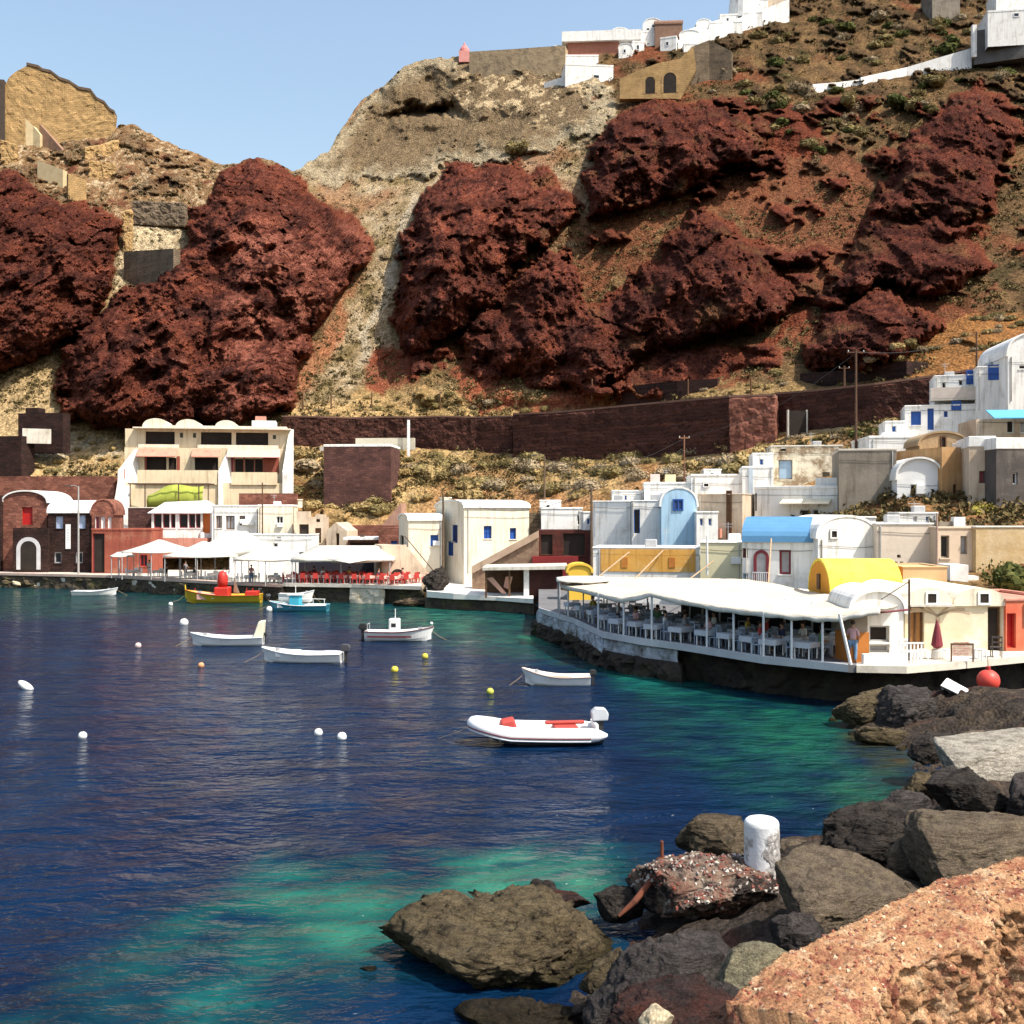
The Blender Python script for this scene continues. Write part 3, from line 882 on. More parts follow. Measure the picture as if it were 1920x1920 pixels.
wetstone = mat("wet_quay_stone", (0.035, 0.026, 0.02), (0.07, 0.055, 0.035), 0.7, 0.8, 0.08, 1.6, 0.3, stain=(0.10, 0.085, 0.03), stain_scale=0.9)
canvas = mat("white_canvas", (0.66, 0.63, 0.57), (0.58, 0.55, 0.48), 0.5, 0.95, 0.01, 2, 0.1, streak=0.25)


rubber = mat("black_rubber", (0.02, 0.02, 0.022), (0.03, 0.03, 0.03), 3, 0.6)


def ring_poly(w, h0, rise, n=14, pointed=1.0):
    """gable outline: straight walls to h0, then a rounded top of the given rise"""
    pts = [(0, 0), (w, 0)]
    for k in range(n + 1):
        a = math.pi * k / n
        pts.append((w / 2 + w / 2 * math.cos(a), h0 + rise * math.sin(a) ** pointed))
    return pts


class House:
    """a building whose front wall runs between two pixels at given depths"""

    def __init__(s, name, label, cat, u0, Y0, u1, th, vbase, vtop, depth, m, group=None, sink=1.5):
        s.p0 = Vector(((u0 - 960) / F * Y0, Y0))
        c_, s_, a1 = math.cos(rad(th)), math.sin(rad(th)), (u1 - 960) / F
        t_ = (a1 * Y0 - s.p0.x) / (c_ + a1 * s_)
        s.p1 = s.p0 + Vector((c_, -s_)) * t_
        s.e = (s.p1 - s.p0)
        s.W = s.e.length
        s.e.normalize()
        s.n = Vector((-s.e.y, s.e.x))
        s.zb = H - (vbase - 960) / F * Y0
        s.h = H - (vtop - 960) / F * Y0 - s.zb
        s.D = depth
        s.m = m
        s.sink = sink
        s.root = thing(name, label, cat, (s.p0.x, s.p0.y, s.zb), math.atan2(s.e.y, s.e.x), group)
        s.holes = {'F': [], 'R': [], 'L': []}

    # pixel -> (position along the wall, height)
    def on(s, u, v, face='F'):
        a = (u - 960) / F
        o, e = {'F': (s.p0, s.e), 'R': (s.p1, s.n), 'L': (s.p0, s.n)}[face]
        t = (a * o.y - o.x) / (e.x - a * e.y)
        Yp = o.y + t * e.y
        return t, H - (v - 960) / F * Yp - s.zb

    def loc(s, t, d, z, face):
        """wall coordinates (t along, d inwards, z up) to local coordinates"""
        if face == 'F':
            return (t, d, z)
        if face == 'R':
            return (s.W - d, t, z)
        return (d, t, z)

    def rect(s, u0, v0, u1, v1, face):
        um, vm = (u0 + u1) / 2, (v0 + v1) / 2
        t0, _ = s.on(u0, vm, face)
        t1, _ = s.on(u1, vm, face)
        _, z1 = s.on(um, v0, face)
        _, z0 = s.on(um, v1, face)
        return min(t0, t1), z0, max(t0, t1), z1

    def opening(s, u0, v0, u1, v1, face='F', kind='window', pane=None, frame=None, arch=False, deep=0.28, bars=1, label=None, fw=0.09, cut=True, rails=0):
        t0, z0, t1, z1 = s.rect(u0, v0, u1, v1, face)
        if kind == 'door':
            z0 = max(z0, 0.02)
        if cut and not arch:
            s.holes[face].append((t0, z0, t1, z1))
        pane = pane or glass
        frame = frame or whitep
        L = lambda t, d, z: s.loc(t, d, z, face)
        d0 = deep if (cut and not arch) else 0.0
        fr = MB()

        def fbox(mb, a0, b0, c0, a1, b1, c1):
            p, q = L(a0, b0, c0), L(a1, b1, c1)
            mb.box(min(p[0], q[0]), min(p[1], q[1]), min(p[2], q[2]), max(p[0], q[0]), max(p[1], q[1]), max(p[2], q[2]))
        din = d0 - 0.10
        if not arch:
            fbox(fr, t0, din, z0, t0 + fw, d0 - 0.02, z1)
            fbox(fr, t1 - fw, din, z0, t1, d0 - 0.02, z1)
            fbox(fr, t0 + fw, din, z1 - fw, t1 - fw, d0 - 0.02, z1)
            if kind != 'door':
                fbox(fr, t0 + fw, din, z0, t1 - fw, d0 - 0.02, z0 + fw)
            for k in range(1, bars + 1):
                tm = t0 + (t1 - t0) * k / (bars + 1)
                fbox(fr, tm - fw * .4, din + .01, z0 + fw, tm + fw * .4, d0 - 0.03, z1 - fw)
            for k in range(1, rails + 1):
                zm = z0 + (z1 - z0) * k / (rails + 1)
                fbox(fr, t0 + fw, din + .015, zm - fw * .4, t1 - fw, d0 - 0.035, zm + fw * .4)
            f = fr.build(kind, frame, s.root)
            pn = MB()
            fbox(pn, t0 - .02, d0 - 0.02, z0 - .02, t1 + .02, d0 + 0.03, z1 + .02)
            pn.build("pane" if kind == 'window' else "door_leaf", pane, f)
        else:
            # arched opening: a ring proud of the wall and a leaf set between
            n = 12
            w = t1 - t0
            hs = z1 - z0 - w / 2
            out, inn = [(t0, z0)], [(t0 + fw, z0)]
            for k in range(n + 1):
                a = math.pi - math.pi * k / n
                out.append((t0 + w / 2 + w / 2 * math.cos(a), z0 + hs + w / 2 * math.sin(a)))
                inn.append((t0 + w / 2 + (w / 2 - fw) * math.cos(a), z0 + hs + (w / 2 - fw) * math.sin(a)))
            out.append((t1, z0)); inn.append((t1 - fw, z0))
            nn = len(out)
            vs = [L(a, -0.06, b) for a, b in out] + [L(a, -0.06, b) for a, b in inn] + [L(a, 0.02, b) for a, b in out] + [L(a, 0.02, b) for a, b in inn]
            fs = []
            for k in range(nn - 1):
                fs += [(k, k + 1, nn + k + 1, nn + k), (2 * nn + k, 3 * nn + k, 3 * nn + k + 1, 2 * nn + k + 1), (k, 2 * nn + k, 2 * nn + k + 1, k + 1), (nn + k, nn + k + 1, 3 * nn + k + 1, 3 * nn + k)]
            fr.add(vs, fs)
            f = fr.build(kind, frame, s.root)
            pn = MB()
            vs = [L(a, -0.015, b) for a, b in inn] + [L(a, 0.03, b) for a, b in inn]
            fs = [tuple(range(nn)), tuple(range(2 * nn - 1, nn - 1, -1))] + [(k, nn + k, nn + (k + 1) % nn, (k + 1) % nn) for k in range(nn)]
            pn.add(vs, fs)
            pn.build("pane" if kind == 'window' else "door_leaf", pane, f)
        if kind == 'window' and face == 'F' and not arch and d0 > 0 and (t1 - t0) > .5:
            sl = MB(); fbox(sl, t0 - .08, -.07, z0 - .09, t1 + .08, d0 - .11, z0 - .003)
            sl.build("sill", s.m, f)
        if label:
            f["label"] = label
        return f

    def walls(s, h=None, mats=None, lean=0.0):
        """the four walls, with the openings cut out of them and their reveals"""
        h = h or s.h
        mb = MB()
        z0 = -s.sink
        for face, span in (('F', s.W), ('R', s.D), ('L', s.D)):
            hs = [(max(a, .01), max(b, z0 + .01), min(c, span - .01), min(d, h - .01)) for a, b, c, d in s.holes[face] if c > a]
            ts = sorted(set([0, span] + [x for q in hs for x in (q[0], q[2])]))
            zs = sorted(set([z0, h] + [x for q in hs for x in (q[1], q[3])]))
            for i in range(len(ts) - 1):
                for j in range(len(zs) - 1):
                    tm, zm = (ts[i] + ts[i + 1]) / 2, (zs[j] + zs[j + 1]) / 2
                    if any(q[0] < tm < q[2] and q[1] < zm < q[3] for q in hs):
                        continue
                    mb.add([s.loc(ts[i], 0, zs[j], face), s.loc(ts[i + 1], 0, zs[j], face), s.loc(ts[i + 1], 0, zs[j + 1], face), s.loc(ts[i], 0, zs[j + 1], face)], [(0, 1, 2, 3)])
            for a, b, c, d in hs:
                e = 0.32
                c4 = [(a, b), (c, b), (c, d), (a, d)]
                for k in range(4):
                    (ta, za), (tb, zb_) = c4[k], c4[(k + 1) % 4]
                    mb.add([s.loc(ta, 0, za, face), s.loc(tb, 0, zb_, face), s.loc(tb, e, zb_, face), s.loc(ta, e, za, face)], [(0, 1, 2, 3)])
        mb.add([(0, s.D, z0), (s.W, s.D, z0), (s.W, s.D, h), (0, s.D, h)], [(0, 1, 2, 3)])
        o = mb.build("wall", s.m, s.root, fix=False)
        s.htop = h
        return o

    def flat(s, parapet=0.35, m=None, over=0.06, t=0.16, back=True):
        m = m or s.m
        h = s.htop
        MB().box(0.02, 0.02, h - 0.2, s.W - .02, s.D - .02, h - 0.01).build("roof", m, s.root)
        if parapet > 0:
            p = MB()
            p.box(-over, -over, h - .002, s.W + over, 0.22, h + parapet)
            p.box(-over, s.D - .22, h - .002, s.W + over, s.D + over, h + parapet)
            p.box(-over, 0.222, h - .002, 0.22, s.D - .222, h + parapet)
            p.box(s.W - .22, 0.222, h - .002, s.W + over, s.D - .222, h + parapet)
            p.build("parapet", m, s.root, bevel=0.05)

    def vault(s, rise, axis='y', m=None, gable=None, over=0.12, pointed=1.0, t=0.18, eave=0.0):
        """barrel roof; axis y: the round end faces the front; axis x: it faces the sides"""
        m = m or s.m
        g = gable or s.m
        h = s.htop
        w = s.W if axis == 'y' else s.D
        ln = s.D if axis == 'y' else s.W
        n = 18
        arc = [(w / 2 + w / 2 * math.cos(math.pi * k / n), h + rise * math.sin(math.pi * k / n) ** pointed) for k in range(n + 1)]
        # end walls
        gb = MB().prism(arc, 0.0, ln, axis)
        gb.build("gable", g, s.root)
        o2 = [(w / 2 + (w / 2 + t + eave) * math.cos(math.pi * k / n), h + (rise + t) * math.sin(math.pi * k / n) ** pointed) for k in range(n + 1)]
        ii = [(w / 2 + (w / 2 + .015) * math.cos(math.pi * k / n), h + .004 + (rise + .015) * math.sin(math.pi * k / n) ** pointed) for k in range(n + 1)]
        sh = MB()
        nn = n + 1
        pt = (lambda a, y, z: (a, y, z)) if axis == 'y' else (lambda a, y, z: (y, a, z))
        vs = [pt(a, -over, z) for a, z in o2] + [pt(a, -over, z) for a, z in ii] + [pt(a, ln + over, z) for a, z in o2] + [pt(a, ln + over, z) for a, z in ii]
        fs = []
        for k in range(n):
            fs += [(k, k + 1, nn + k + 1, nn + k), (2 * nn + k, 3 * nn + k, 3 * nn + k + 1, 2 * nn + k + 1), (k, 2 * nn + k, 2 * nn + k + 1, k + 1), (nn + k, nn + k + 1, 3 * nn + k + 1, 3 * nn + k)]
        fs += [(0, nn, 3 * nn, 2 * nn), (n, 2 * nn + n, 3 * nn + n, nn + n)]
        sh.add(vs, fs)
        return sh.build("vault_roof", m, s.root, smooth=False)

    def awning(s, u0, v0, u1, v1, out=1.4, m=None, face='F', drop=0.5, name="awning"):
        t0, z0, t1, z1 = s.rect(u0, v0, u1, v1, face)
        m = m or canvas
        L = lambda t, d, z: s.loc(t, d, z, face)
        b = [L(t0, 0.0, z1 - .08), L(t1, 0.0, z1 - .08), L(t1, -out, z0 - .02), L(t0, -out, z0 - .02)]
        t = [L(t0, 0.0, z1), L(t1, 0.0, z1), L(t1, -out, z0 + .06), L(t0, -out, z0 + .06)]
        return MB().hexa(b, t).build(name, m, s.root)

    def slab(s, t0, d0, z0, t1, d1, z1, name, m=None, bevel=0.0):
        return MB().box(t0, d0, z0, t1, d1, z1).build(name, m or s.m, s.root, bevel=bevel)

    def chimney(s, t, d, w=0.7, hh=0.9, m=None):
        mb = MB().box(t, d, s.htop - .1, t + w, d + w, s.htop + hh)
        mb.box(t - .08, d - .08, s.htop + hh, t + w + .08, d + w + .08, s.htop + hh + .12)
        mb.build("chimney", m or s.m, s.root)
# ------------------------------------------------------------------ quays and decks
def slab_from(name, front, zt, back, zb=-1.5, m=conc, kind="structure", label=None, cat=None):
    """a paved platform: front edge given as (u, Y), going back by `back` metres"""
    fr = [Vector(((u - 960) / F * Y, Y)) for u, Y in front]
    bk = [Vector((p.x * (p.y + back) / p.y, p.y + back)) for p in fr]
    mb = MB()
    n = len(fr)
    zts = zt if isinstance(zt, (list, tuple)) else [zt] * n
    vs = [(p.x, p.y, zts[i]) for i, p in enumerate(fr)] + [(p.x, p.y, zts[i]) for i, p in enumerate(bk)] + [(p.x, p.y, zb) for p in fr] + [(p.x, p.y, zb) for p in bk]
    fs = []
    for k in range(n - 1):
        fs += [(k, k + 1, n + k + 1, n + k), (k, 2 * n + k, 2 * n + k + 1, k + 1), (n + k, n + k + 1, 3 * n + k + 1, 3 * n + k), (2 * n + k, 3 * n + k, 3 * n + k + 1, 2 * n + k + 1)]
    fs += [(0, n, 3 * n, 2 * n), (n - 1, 3 * n - 1, 4 * n - 1, 2 * n - 1)]
    mb.add(vs, fs)
    o = mb.build(name, m)
    if kind:
        o["kind"] = kind
    if label:
        tag(o, label, cat)
    return o


def rough(o, levels, amp, scale, seed=0.0, zmax=None):
    """break up a plain block into uneven stone"""
    bm = bmesh.new()
    bm.from_mesh(o.data)
    bmesh.ops.triangulate(bm, faces=bm.faces)
    for _ in range(levels):
        bmesh.ops.subdivide_edges(bm, edges=[e for e in bm.edges if e.calc_length() > 0.35], cuts=1)
        bmesh.ops.triangulate(bm, faces=bm.faces)
    bm.normal_update()
    co = np.array([v.co for v in bm.verts])
    ztop = co[:, 2].max()
    n = fbm(co / scale + seed, 4, 0.55, True) + 0.6 * cells(co / (scale * 0.7) + seed)[0]
    for v, k in zip(bm.verts, n):
        if v.normal.z < .5 and v.co.z < ztop - .02:
            d = v.normal * amp * k
            d.z = min(d.z, 0)
            v.co += d
    bm.to_mesh(o.data)
    bm.free()
    return o


Q1 = [(-420, 124), (0, 121), (150, 117.5), (215, 116), (300, 111), (450, 104), (530, 101.5)]
slab_from("quay", [(u, Y + .05) for u, Y in Q1], 1.45, 26, m=conc)
qs = slab_from("quay_edge", [(u, Y - 0.25) for u, Y in Q1], 1.62, 1.6, zb=1.36, m=mat("pink_quay_edge", (0.52, 0.40, 0.33), (0.42, 0.31, 0.26), 0.8, 0.9, 0.02, 4))
qw = rough(slab_from("sea_wall", Q1, 1.30, 1.2, m=wetstone, kind=None, label="low dark stone sea wall below the brick houses and white parasols", cat="sea wall"), 5, 0.22, 1.1)
Q2 = [(530, 101.5), (660, 100), (720, 98.5), (790, 97)]
slab_from("restaurant_deck", Q2, 1.75, 14, zb=1.42, m=conc)
rough(slab_from("sea_wall", [(u, Y + .6) for u, Y in [(528, 101.5), (655, 100)]], 1.40, 3, m=wetstone, kind=None, label="dark sea wall under the red chairs of the parasol restaurant", cat="sea wall"), 5, 0.15, 1.2, 3)
rough(slab_from("sea_wall", [(u, Y + .2) for u, Y in [(657, 100), (720, 98.5)]], 1.40, 3, m=mat("limed_wall", (0.58, 0.52, 0.42), (0.46, 0.40, 0.30), 0.8, 0.95, 0.05, 3, stain=(0.30, 0.22, 0.10), stain_scale=0.7), kind=None, label="pale limed stretch of sea wall at the end of the red chairs", cat="sea wall"), 4, 0.10, 1.2, 5)
rough(slab_from("sea_wall", [(u, Y + .9) for u, Y in [(722, 98.5), (790, 97)]], 1.40, 3, m=wetstone, kind=None, label="dark rocky ledge below the house with the outside stair", cat="sea wall"), 5, 0.25, 1.0, 8)
Q3 = [(800, 94.5), (850, 92.5), (930, 91), (1000, 88)]
slab_from("landing", Q3, [1.5, 1.45, 1.25, 1.35], 18, zb=0.95, m=mat("limewashed_paving", (0.74, 0.72, 0.67), (0.66, 0.63, 0.57), 0.7, 0.9, 0.01, 4, stain=(0.45, 0.40, 0.34), stain_scale=0.5, stain_lo=0.55, stain_hi=0.8))
rough(slab_from("sea_wall", [(u, Y + .5) for u, Y in Q3], 0.93, 3, m=wetstone, kind=None, label="black sea wall under the limewashed landing", cat="sea wall"), 5, 0.15, 1.0, 11)
ZD = 1.9
Q4 = [(1010, 73.3), (1075, 66), (1130, 58.5), (1200, 55.5), (1270, 53.5), (1430, 48.6), (1590, 46.0), (1700, 45.7), (1800, 47.0), (1920, 49.0), (2250, 52)]
slab_from("terrace", Q4, ZD, 22, zb=ZD - 0.32, m=mat("terrace_concrete", (0.15, 0.148, 0.155), (0.11, 0.108, 0.113), 0.7, 0.9, 0.015, 4, stain=(0.13, 0.125, 0.12), stain_scale=0.5))  # dark tone puts the canopy's shade into the floor colour
slab_from("terrace_paving", [(1606, 45.9), (1700, 45.62), (1800, 46.92), (1920, 48.92), (2250, 51.9)], ZD + .004, 12, zb=ZD - .31, m=mat("cream_paving", (0.64, 0.59, 0.50), (0.56, 0.51, 0.43), 0.7, 0.9, 0.015, 4, stain=(0.38, 0.33, 0.27), stain_scale=0.5))  # same floor in its unshaded cream tone at the open end
slab_from("terrace_edge", [(u, Y - .06) for u, Y in Q4[:7]], ZD + .03, .35, zb=ZD - .30, m=mat("white_edge", (0.50, 0.51, 0.53), (0.38, 0.39, 0.41), 0.7, 0.9, 0.015, 4))
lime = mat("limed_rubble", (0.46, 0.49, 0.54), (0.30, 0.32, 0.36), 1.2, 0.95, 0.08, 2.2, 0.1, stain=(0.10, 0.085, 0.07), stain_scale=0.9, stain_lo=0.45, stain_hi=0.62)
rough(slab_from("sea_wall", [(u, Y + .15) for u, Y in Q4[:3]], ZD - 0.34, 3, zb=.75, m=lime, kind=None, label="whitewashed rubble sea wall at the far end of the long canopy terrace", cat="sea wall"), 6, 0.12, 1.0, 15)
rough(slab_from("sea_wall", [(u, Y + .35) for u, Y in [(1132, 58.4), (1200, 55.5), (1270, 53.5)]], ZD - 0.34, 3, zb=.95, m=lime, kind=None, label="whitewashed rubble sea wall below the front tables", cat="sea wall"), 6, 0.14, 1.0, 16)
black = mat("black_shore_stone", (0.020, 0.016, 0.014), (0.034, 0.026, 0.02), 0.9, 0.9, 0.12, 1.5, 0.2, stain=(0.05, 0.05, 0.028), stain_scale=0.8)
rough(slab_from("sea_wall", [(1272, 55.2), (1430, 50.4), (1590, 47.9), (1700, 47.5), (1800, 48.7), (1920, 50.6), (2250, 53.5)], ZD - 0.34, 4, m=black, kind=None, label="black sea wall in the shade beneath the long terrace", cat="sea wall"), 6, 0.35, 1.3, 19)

rough(slab_from("rock_footing", [(u, Y + .1) for u, Y in [(1008, 73.3), (1075, 66), (1130, 58.5), (1200, 55.3), (1272, 53.3)]], .92, 3, m=black, kind=None, label="black weedy rock footing under the whitewashed sea wall", cat="rock"), 6, 0.4, 1.1, 23)
# ------------------------------------------------------------------ brick and stone houses at the left end of the quay
h = House("stone_house", "brick front house with barrel roof and bright red upper door", "house", 6, 127, 88, 0, 1075, 943, 7, redstone)
h.opening(41, 951, 61, 984, kind='door', pane=redp, frame=redp, bars=0)
h.walls(); h.vault(1.35, 'y', white, redstone, pointed=.85, over=0.2)
h.slab(-1.5, -0.6, -2, 0.0, 5, h.htop + .9, "buttress_wall", darkstone)
h = House("stone_house", "dark stone block with a whitewashed arch over its black doorway", "house", 24, 124.5, 90, 0, 1075, 990, 2.4, darkstone)
h.opening(31, 1007, 76, 1068, kind='door', pane=dim, frame=mat("greyed_whitewash", (0.55, 0.54, 0.55), (0.46, 0.45, 0.46), 1, .9), arch=True, fw=0.45)
h.walls(); h.flat(0)
h = House("stone_house", "dark stone house with white barrel roof and rounded red gable", "house", 90, 125, 172, 3, 1078, 962, 6, darkstone)
pb = mat("pale_blue_shutter", (0.42, 0.48, 0.62), (0.36, 0.42, 0.56), 2, .6)
h.opening(104, 968, 118, 991, pane=pb, frame=pb, bars=0); h.opening(146, 966, 160, 991, pane=pb, frame=pb, bars=0)
gw = mat("grey_white_frame", (0.42, 0.40, 0.41), (0.34, 0.33, 0.34), 2, .7)
h.opening(101, 1035, 115, 1056, pane=glass, frame=gw, bars=0, fw=.13); h.opening(141, 1035, 155, 1056, pane=glass, frame=gw, bars=0, fw=.13)
h.walls(); h.vault(1.35, 'x', white, redstone, pointed=.85, over=0.1)
t0, z0, t1, z1 = h.rect(123.5, 983, 132.5, 1029, 'F')
b_ = h.slab(t0, -0.09, z0, t1, -0.01, z1, "signboard", whitep); b_["label"] = "tall white signboard with faded grey lettering"
for k, (dz, dw) in enumerate([(0.22, .5), (0.34, .7), (0.44, .4), (0.53, .6), (0.62, .5)]):
    MB().box(t0 + (t1 - t0) * (0.5 - dw * .3), -0.094, z1 - (z1 - z0) * dz - .09, t0 + (t1 - t0) * (0.5 + dw * .3), -0.089, z1 - (z1 - z0) * dz).build("letter", mat("faded_grey_ink", (0.38, 0.33, 0.35), (0.45, 0.4, 0.42), 2, .8), b_)
h = House("stone_house", "rounded red gable front with white slit windows beside the white barrel roof", "house", 172, 124.5, 214, -8, 1050, 966, 5, redstone)
for a, b2, c_ in ((178, 186, maroonp), (189, 197, whitep), (202, 209, whitep)):
    h.opening(a, 968, b2, 994, pane=c_, frame=whitep, bars=0, fw=.07)
h.walls(); h.vault(1.75, 'y', redstone, redstone, pointed=.85, over=0.08)
h = House("terrace_house", "red terrace building with a dark doorway left of the small parasol", "house", 172, 122.5, 284, 0, 1078, 995, 4, redwall)
h.opening(173.5, 1000, 196, 1074, kind='door', pane=dim, frame=maroonp, bars=0)
h.opening(262, 1040, 276, 1062, pane=glass, frame=redp)
h.walls(); h.flat(0.25, redwall)
h = House("stone_wall", "long red brick retaining wall behind the stone houses", "wall", -40, 142, 214, 0, 960, 893, 1.2, redstone, sink=4)
h.walls(); h.flat(0)
h = House("ruined_wall", "jagged dark ruin on the slope above the brick wall, larger of the two", "ruin", 34, 160, 118, 8, 812, 775, 2.0, darkstone, sink=3)
h.walls(); h.flat(0)
h.slab(1.2, 0, h.htop - .01, 3.2, 1.9, h.htop + .8, "broken_corner", darkstone)
h = House("ruined_wall", "small dark ruin on the slope at the left edge of the picture", "ruin", -10, 156, 40, 12, 862, 818, 3.0, darkstone, sink=3)
h.walls(); h.flat(0)
h = House("stone_wall", "pale slanting wall lying on the slope by the larger ruin", "wall", 42, 156, 96, -25, 818, 803, 0.5, conc, sink=1)
h.walls(); h.flat(0)

# ------------------------------------------------------------------ the cream hotel
g = House("hotel", "cream three storey hotel with scalloped parapet and pink awnings", "hotel", 226, 141, 540, -9, 985, 905, 9, cream)
W_, sc_ = g.W, 1.0
for r_, pn, fr_, kw in [((288, 896, 296, 907), glass, brownp, {}), ((313, 893, 325, 907), glass, brownp, {})]:
    g.opening(*r_, pane=pn, frame=fr_, bars=0)
g.walls()
z1 = g.htop
# second storey: set back, its balconies in front
X = lambda u, v=880: g.on(u, v)[0]
Z = lambda u, v: g.on(u, v)[1]
z2 = Z(380, 878); z3 = Z(380, 838); z4 = Z(380, 802); z5 = Z(380, 783)
back2, back3 = 2.6, 3.4


def storey(y0, za, zb, cuts, m, name):
    mb = MB()
    ts = sorted(set([X(226), X(540)] + [x for c in cuts for x in (c[0], c[2])]))
    zs = sorted(set([za, zb] + [x for c in cuts for x in (c[1], c[3])]))
    for i in range(len(ts) - 1):
        for j in range(len(zs) - 1):
            tm, zm = (ts[i] + ts[i + 1]) / 2, (zs[j] + zs[j + 1]) / 2
            if any(c[0] < tm < c[2] and c[1] < zm < c[3] for c in cuts):
                continue
            mb.box(ts[i], y0, zs[j], ts[i + 1], y0 + 0.3, zs[j + 1])
    return mb.build(name, m, g.root)


c3 = [(X(a), Z(380, v1), X(b), Z(380, v0)) for a, v0, b, v1 in [(265, 807, 321, 832), (371, 807, 430, 833), (438, 807, 500, 833)]]
c2 = [(X(a), Z(380, v1), X(b), Z(380, v0)) for a, v0, b, v1 in [(264, 854, 306, 882), (310, 857, 325, 880), (360, 856, 405, 880), (437, 858, 453, 884), (456, 858, 473, 884), (475, 858, 490, 884)]]
storey(back2, z1 - .3, z3, c2, cream, "storey_wall")
storey(back2 + .4, z3 + .002, z4, c3, cream, "storey_wall")
g.slab(X(226), back2 + .3, z1 - .4, X(540), 9.0, z3 - .01, "room", dim)
g.slab(X(250), back2 + .75, z3 + .01, X(540), 9.4, z4 - .2, "room", dim)
g.slab(X(244), back2 - .9, z4 + .004, X(544), 9.8, z4 + .16, "roof", ivory)
# scalloped roof front
sc = MB()
for ua, ub, vt in [(262, 312, 783), (325, 372, 784), (400, 442, 785)]:
    a_, b2, r_ = X(ua), X(ub), Z(380, vt) - z4 - .3
    sc.prism([(a_ + (b2 - a_) * (0.5 - 0.5 * math.cos(math.pi * k / 14)), z4 + .3 + r_ * math.sin(math.pi * k / 14)) for k in range(15)], back2 - .7, back2 + 4)
sc.box(X(262), back2 - .72, z4 + .165, X(536), back2 + 4, z4 + .42)
sc.build("scalloped_parapet", ivory, g.root)
g.slab(X(468), back2 + 1, z4 + .43, X(514), back2 + 4, z4 + 1.35, "roof_box", whitep)
g.slab(X(474), back2 + 1.5, z4 + 1.36, X(494), back2 + 3, z4 + 2.0, "water_tank", pinkwall)
# balconies
for ua, ub, va, vb in [(258, 408, 882, 906), (434, 520, 885, 906)]:
    g.slab(X(ua), -0.25, Z(380, vb) - .2, X(ub), 0.0, Z(380, va), "balcony_wall", cream)
for ua, ub in [(252, 330), (365, 520)]:
    g.slab(X(ua), back2 + .05, z3 + .02, X(ub), back2 + .38, Z(380, 833) + .1, "balcony_wall", ivory)
for ua, ub, va, vb, m_ in [(252, 328, 840, 855, pinkwall), (356, 410, 840, 855, pinkwall), (423, 524, 838, 855, mat("pale_pink_tile", (0.66, 0.40, 0.33), (0.6, 0.34, 0.28), 2, .8))]:
    a_, b2, zt, zl = X(ua), X(ub), Z(380, va), Z(380, vb)
    MB().hexa([(a_, back2 - .02, zt - .1), (b2, back2 - .02, zt - .1), (b2, back2 - 1.5, zl - .08), (a_, back2 - 1.5, zl - .08)],
              [(a_, back2 - .02, zt), (b2, back2 - .02, zt), (b2, back2 - 1.5, zl), (a_, back2 - 1.5, zl)]).build("awning", m_, g.root)
for ua, ub in ((434.5, 436.8), (453.2, 455.8), (473.2, 474.8), (490.2, 521)):
    g.slab(X(ua), back2 - .05, Z(380, 886), X(ub), back2 - .005, Z(380, 852), "red_wall_panel", redwall)
g.slab(X(265), back2 - .05, Z(380, 884), X(268), back2 - .005, Z(380, 854), "red_wall_panel", redwall)
g.slab(X(326), back2 - .05, Z(380, 884), X(332), back2 - .005, Z(380, 854), "red_wall_panel", redwall)
g.slab(X(424), back2 - .06, Z(380, 884), X(434), back2 - .01, Z(380, 853) - .2, "red_panel", maroonp)
for ua, ub, va, vb in [(331, 337, 809, 818), (356, 362, 809, 818), (509, 515, 811, 819)]:
    g.slab(X(ua), back2 + .37, Z(380, vb), X(ub), back2 + .39, Z(380, va), "small_window", glass)
for ua, ub, va, vb in [(223.5, 234, 880, 898), (392.5, 404, 889, 908)]:
    g.slab(max(X(ua), .05), -0.05, Z(380, vb), X(ub), -0.005, Z(380, va), "shutter", rustp)
# sloping side walls
for ua, u_top, w_ in [(222, 250, .5), (410, 426, .45), (530, 540, .6)]:
    a_, b2 = X(ua), X(u_top)
    zt = Z(380, 833 if u_top != 540 else 800)
    zl = Z(380, 884)
    MB().hexa([(a_, -0.4, -1), (a_ + w_, -0.4, -1), (b2 + w_, back2, -1), (b2, back2, -1)], [(a_, -0.4, zl), (a_ + w_, -0.4, zl), (b2 + w_, back2 + .6, zt), (b2, back2 + .6, zt)]).build("buttress_wall", white, g.root)
a_ = X(213)
MB().hexa([(a_ - .6, -1.2, -2), (X(246), -1.2, -2), (X(240), -.05, -2), (a_, -.05, -2)], [(X(222), -.5, Z(380, 905)), (X(246), -.5, Z(380, 915)), (X(246), -.05, Z(380, 915)), (X(222), -.05, Z(380, 905))]).build("buttress", white, g.root)
# green pergola below the hotel
pr = P(244, 948, 138)
t = thing("pergola", "dark framed pergola with a slack green shade cloth below the hotel", "pergola", pr, rad(2))
w_ = 145 / F * 138
for k in (0, .19, .62, .88, 1.0):
    MB().box(w_ * k - .06, -.06, -1.0, w_ * k + .06, .06, 2.75).build("post", iron, t)
MB().box(-.3, -.08, 2.752, w_ + .3, .08, 2.9).build("beam", iron, t)
MB().box(-.3, 2.0, 2.752, w_ + .3, 2.16, 2.9).build("beam", iron, t)
mb = MB(); nx = 14
for i in range(nx + 1):
    k = i / nx
    x = w_ * (.2 + .72 * k)
    top = 1.3 + 1.3 * min(1, k * 3.2) - .15 * math.sin(k * 9)
    mb.v += [(x, .5 + .08 * math.sin(i * 2.1), -.2), (x, .35 + .1 * math.sin(i * 1.7), top * .55), (x, .9, top)]
for i in range(nx):
    for j in range(2):
        mb.f.append((i * 3 + j, (i + 1) * 3 + j, (i + 1) * 3 + j + 1, i * 3 + j + 1))
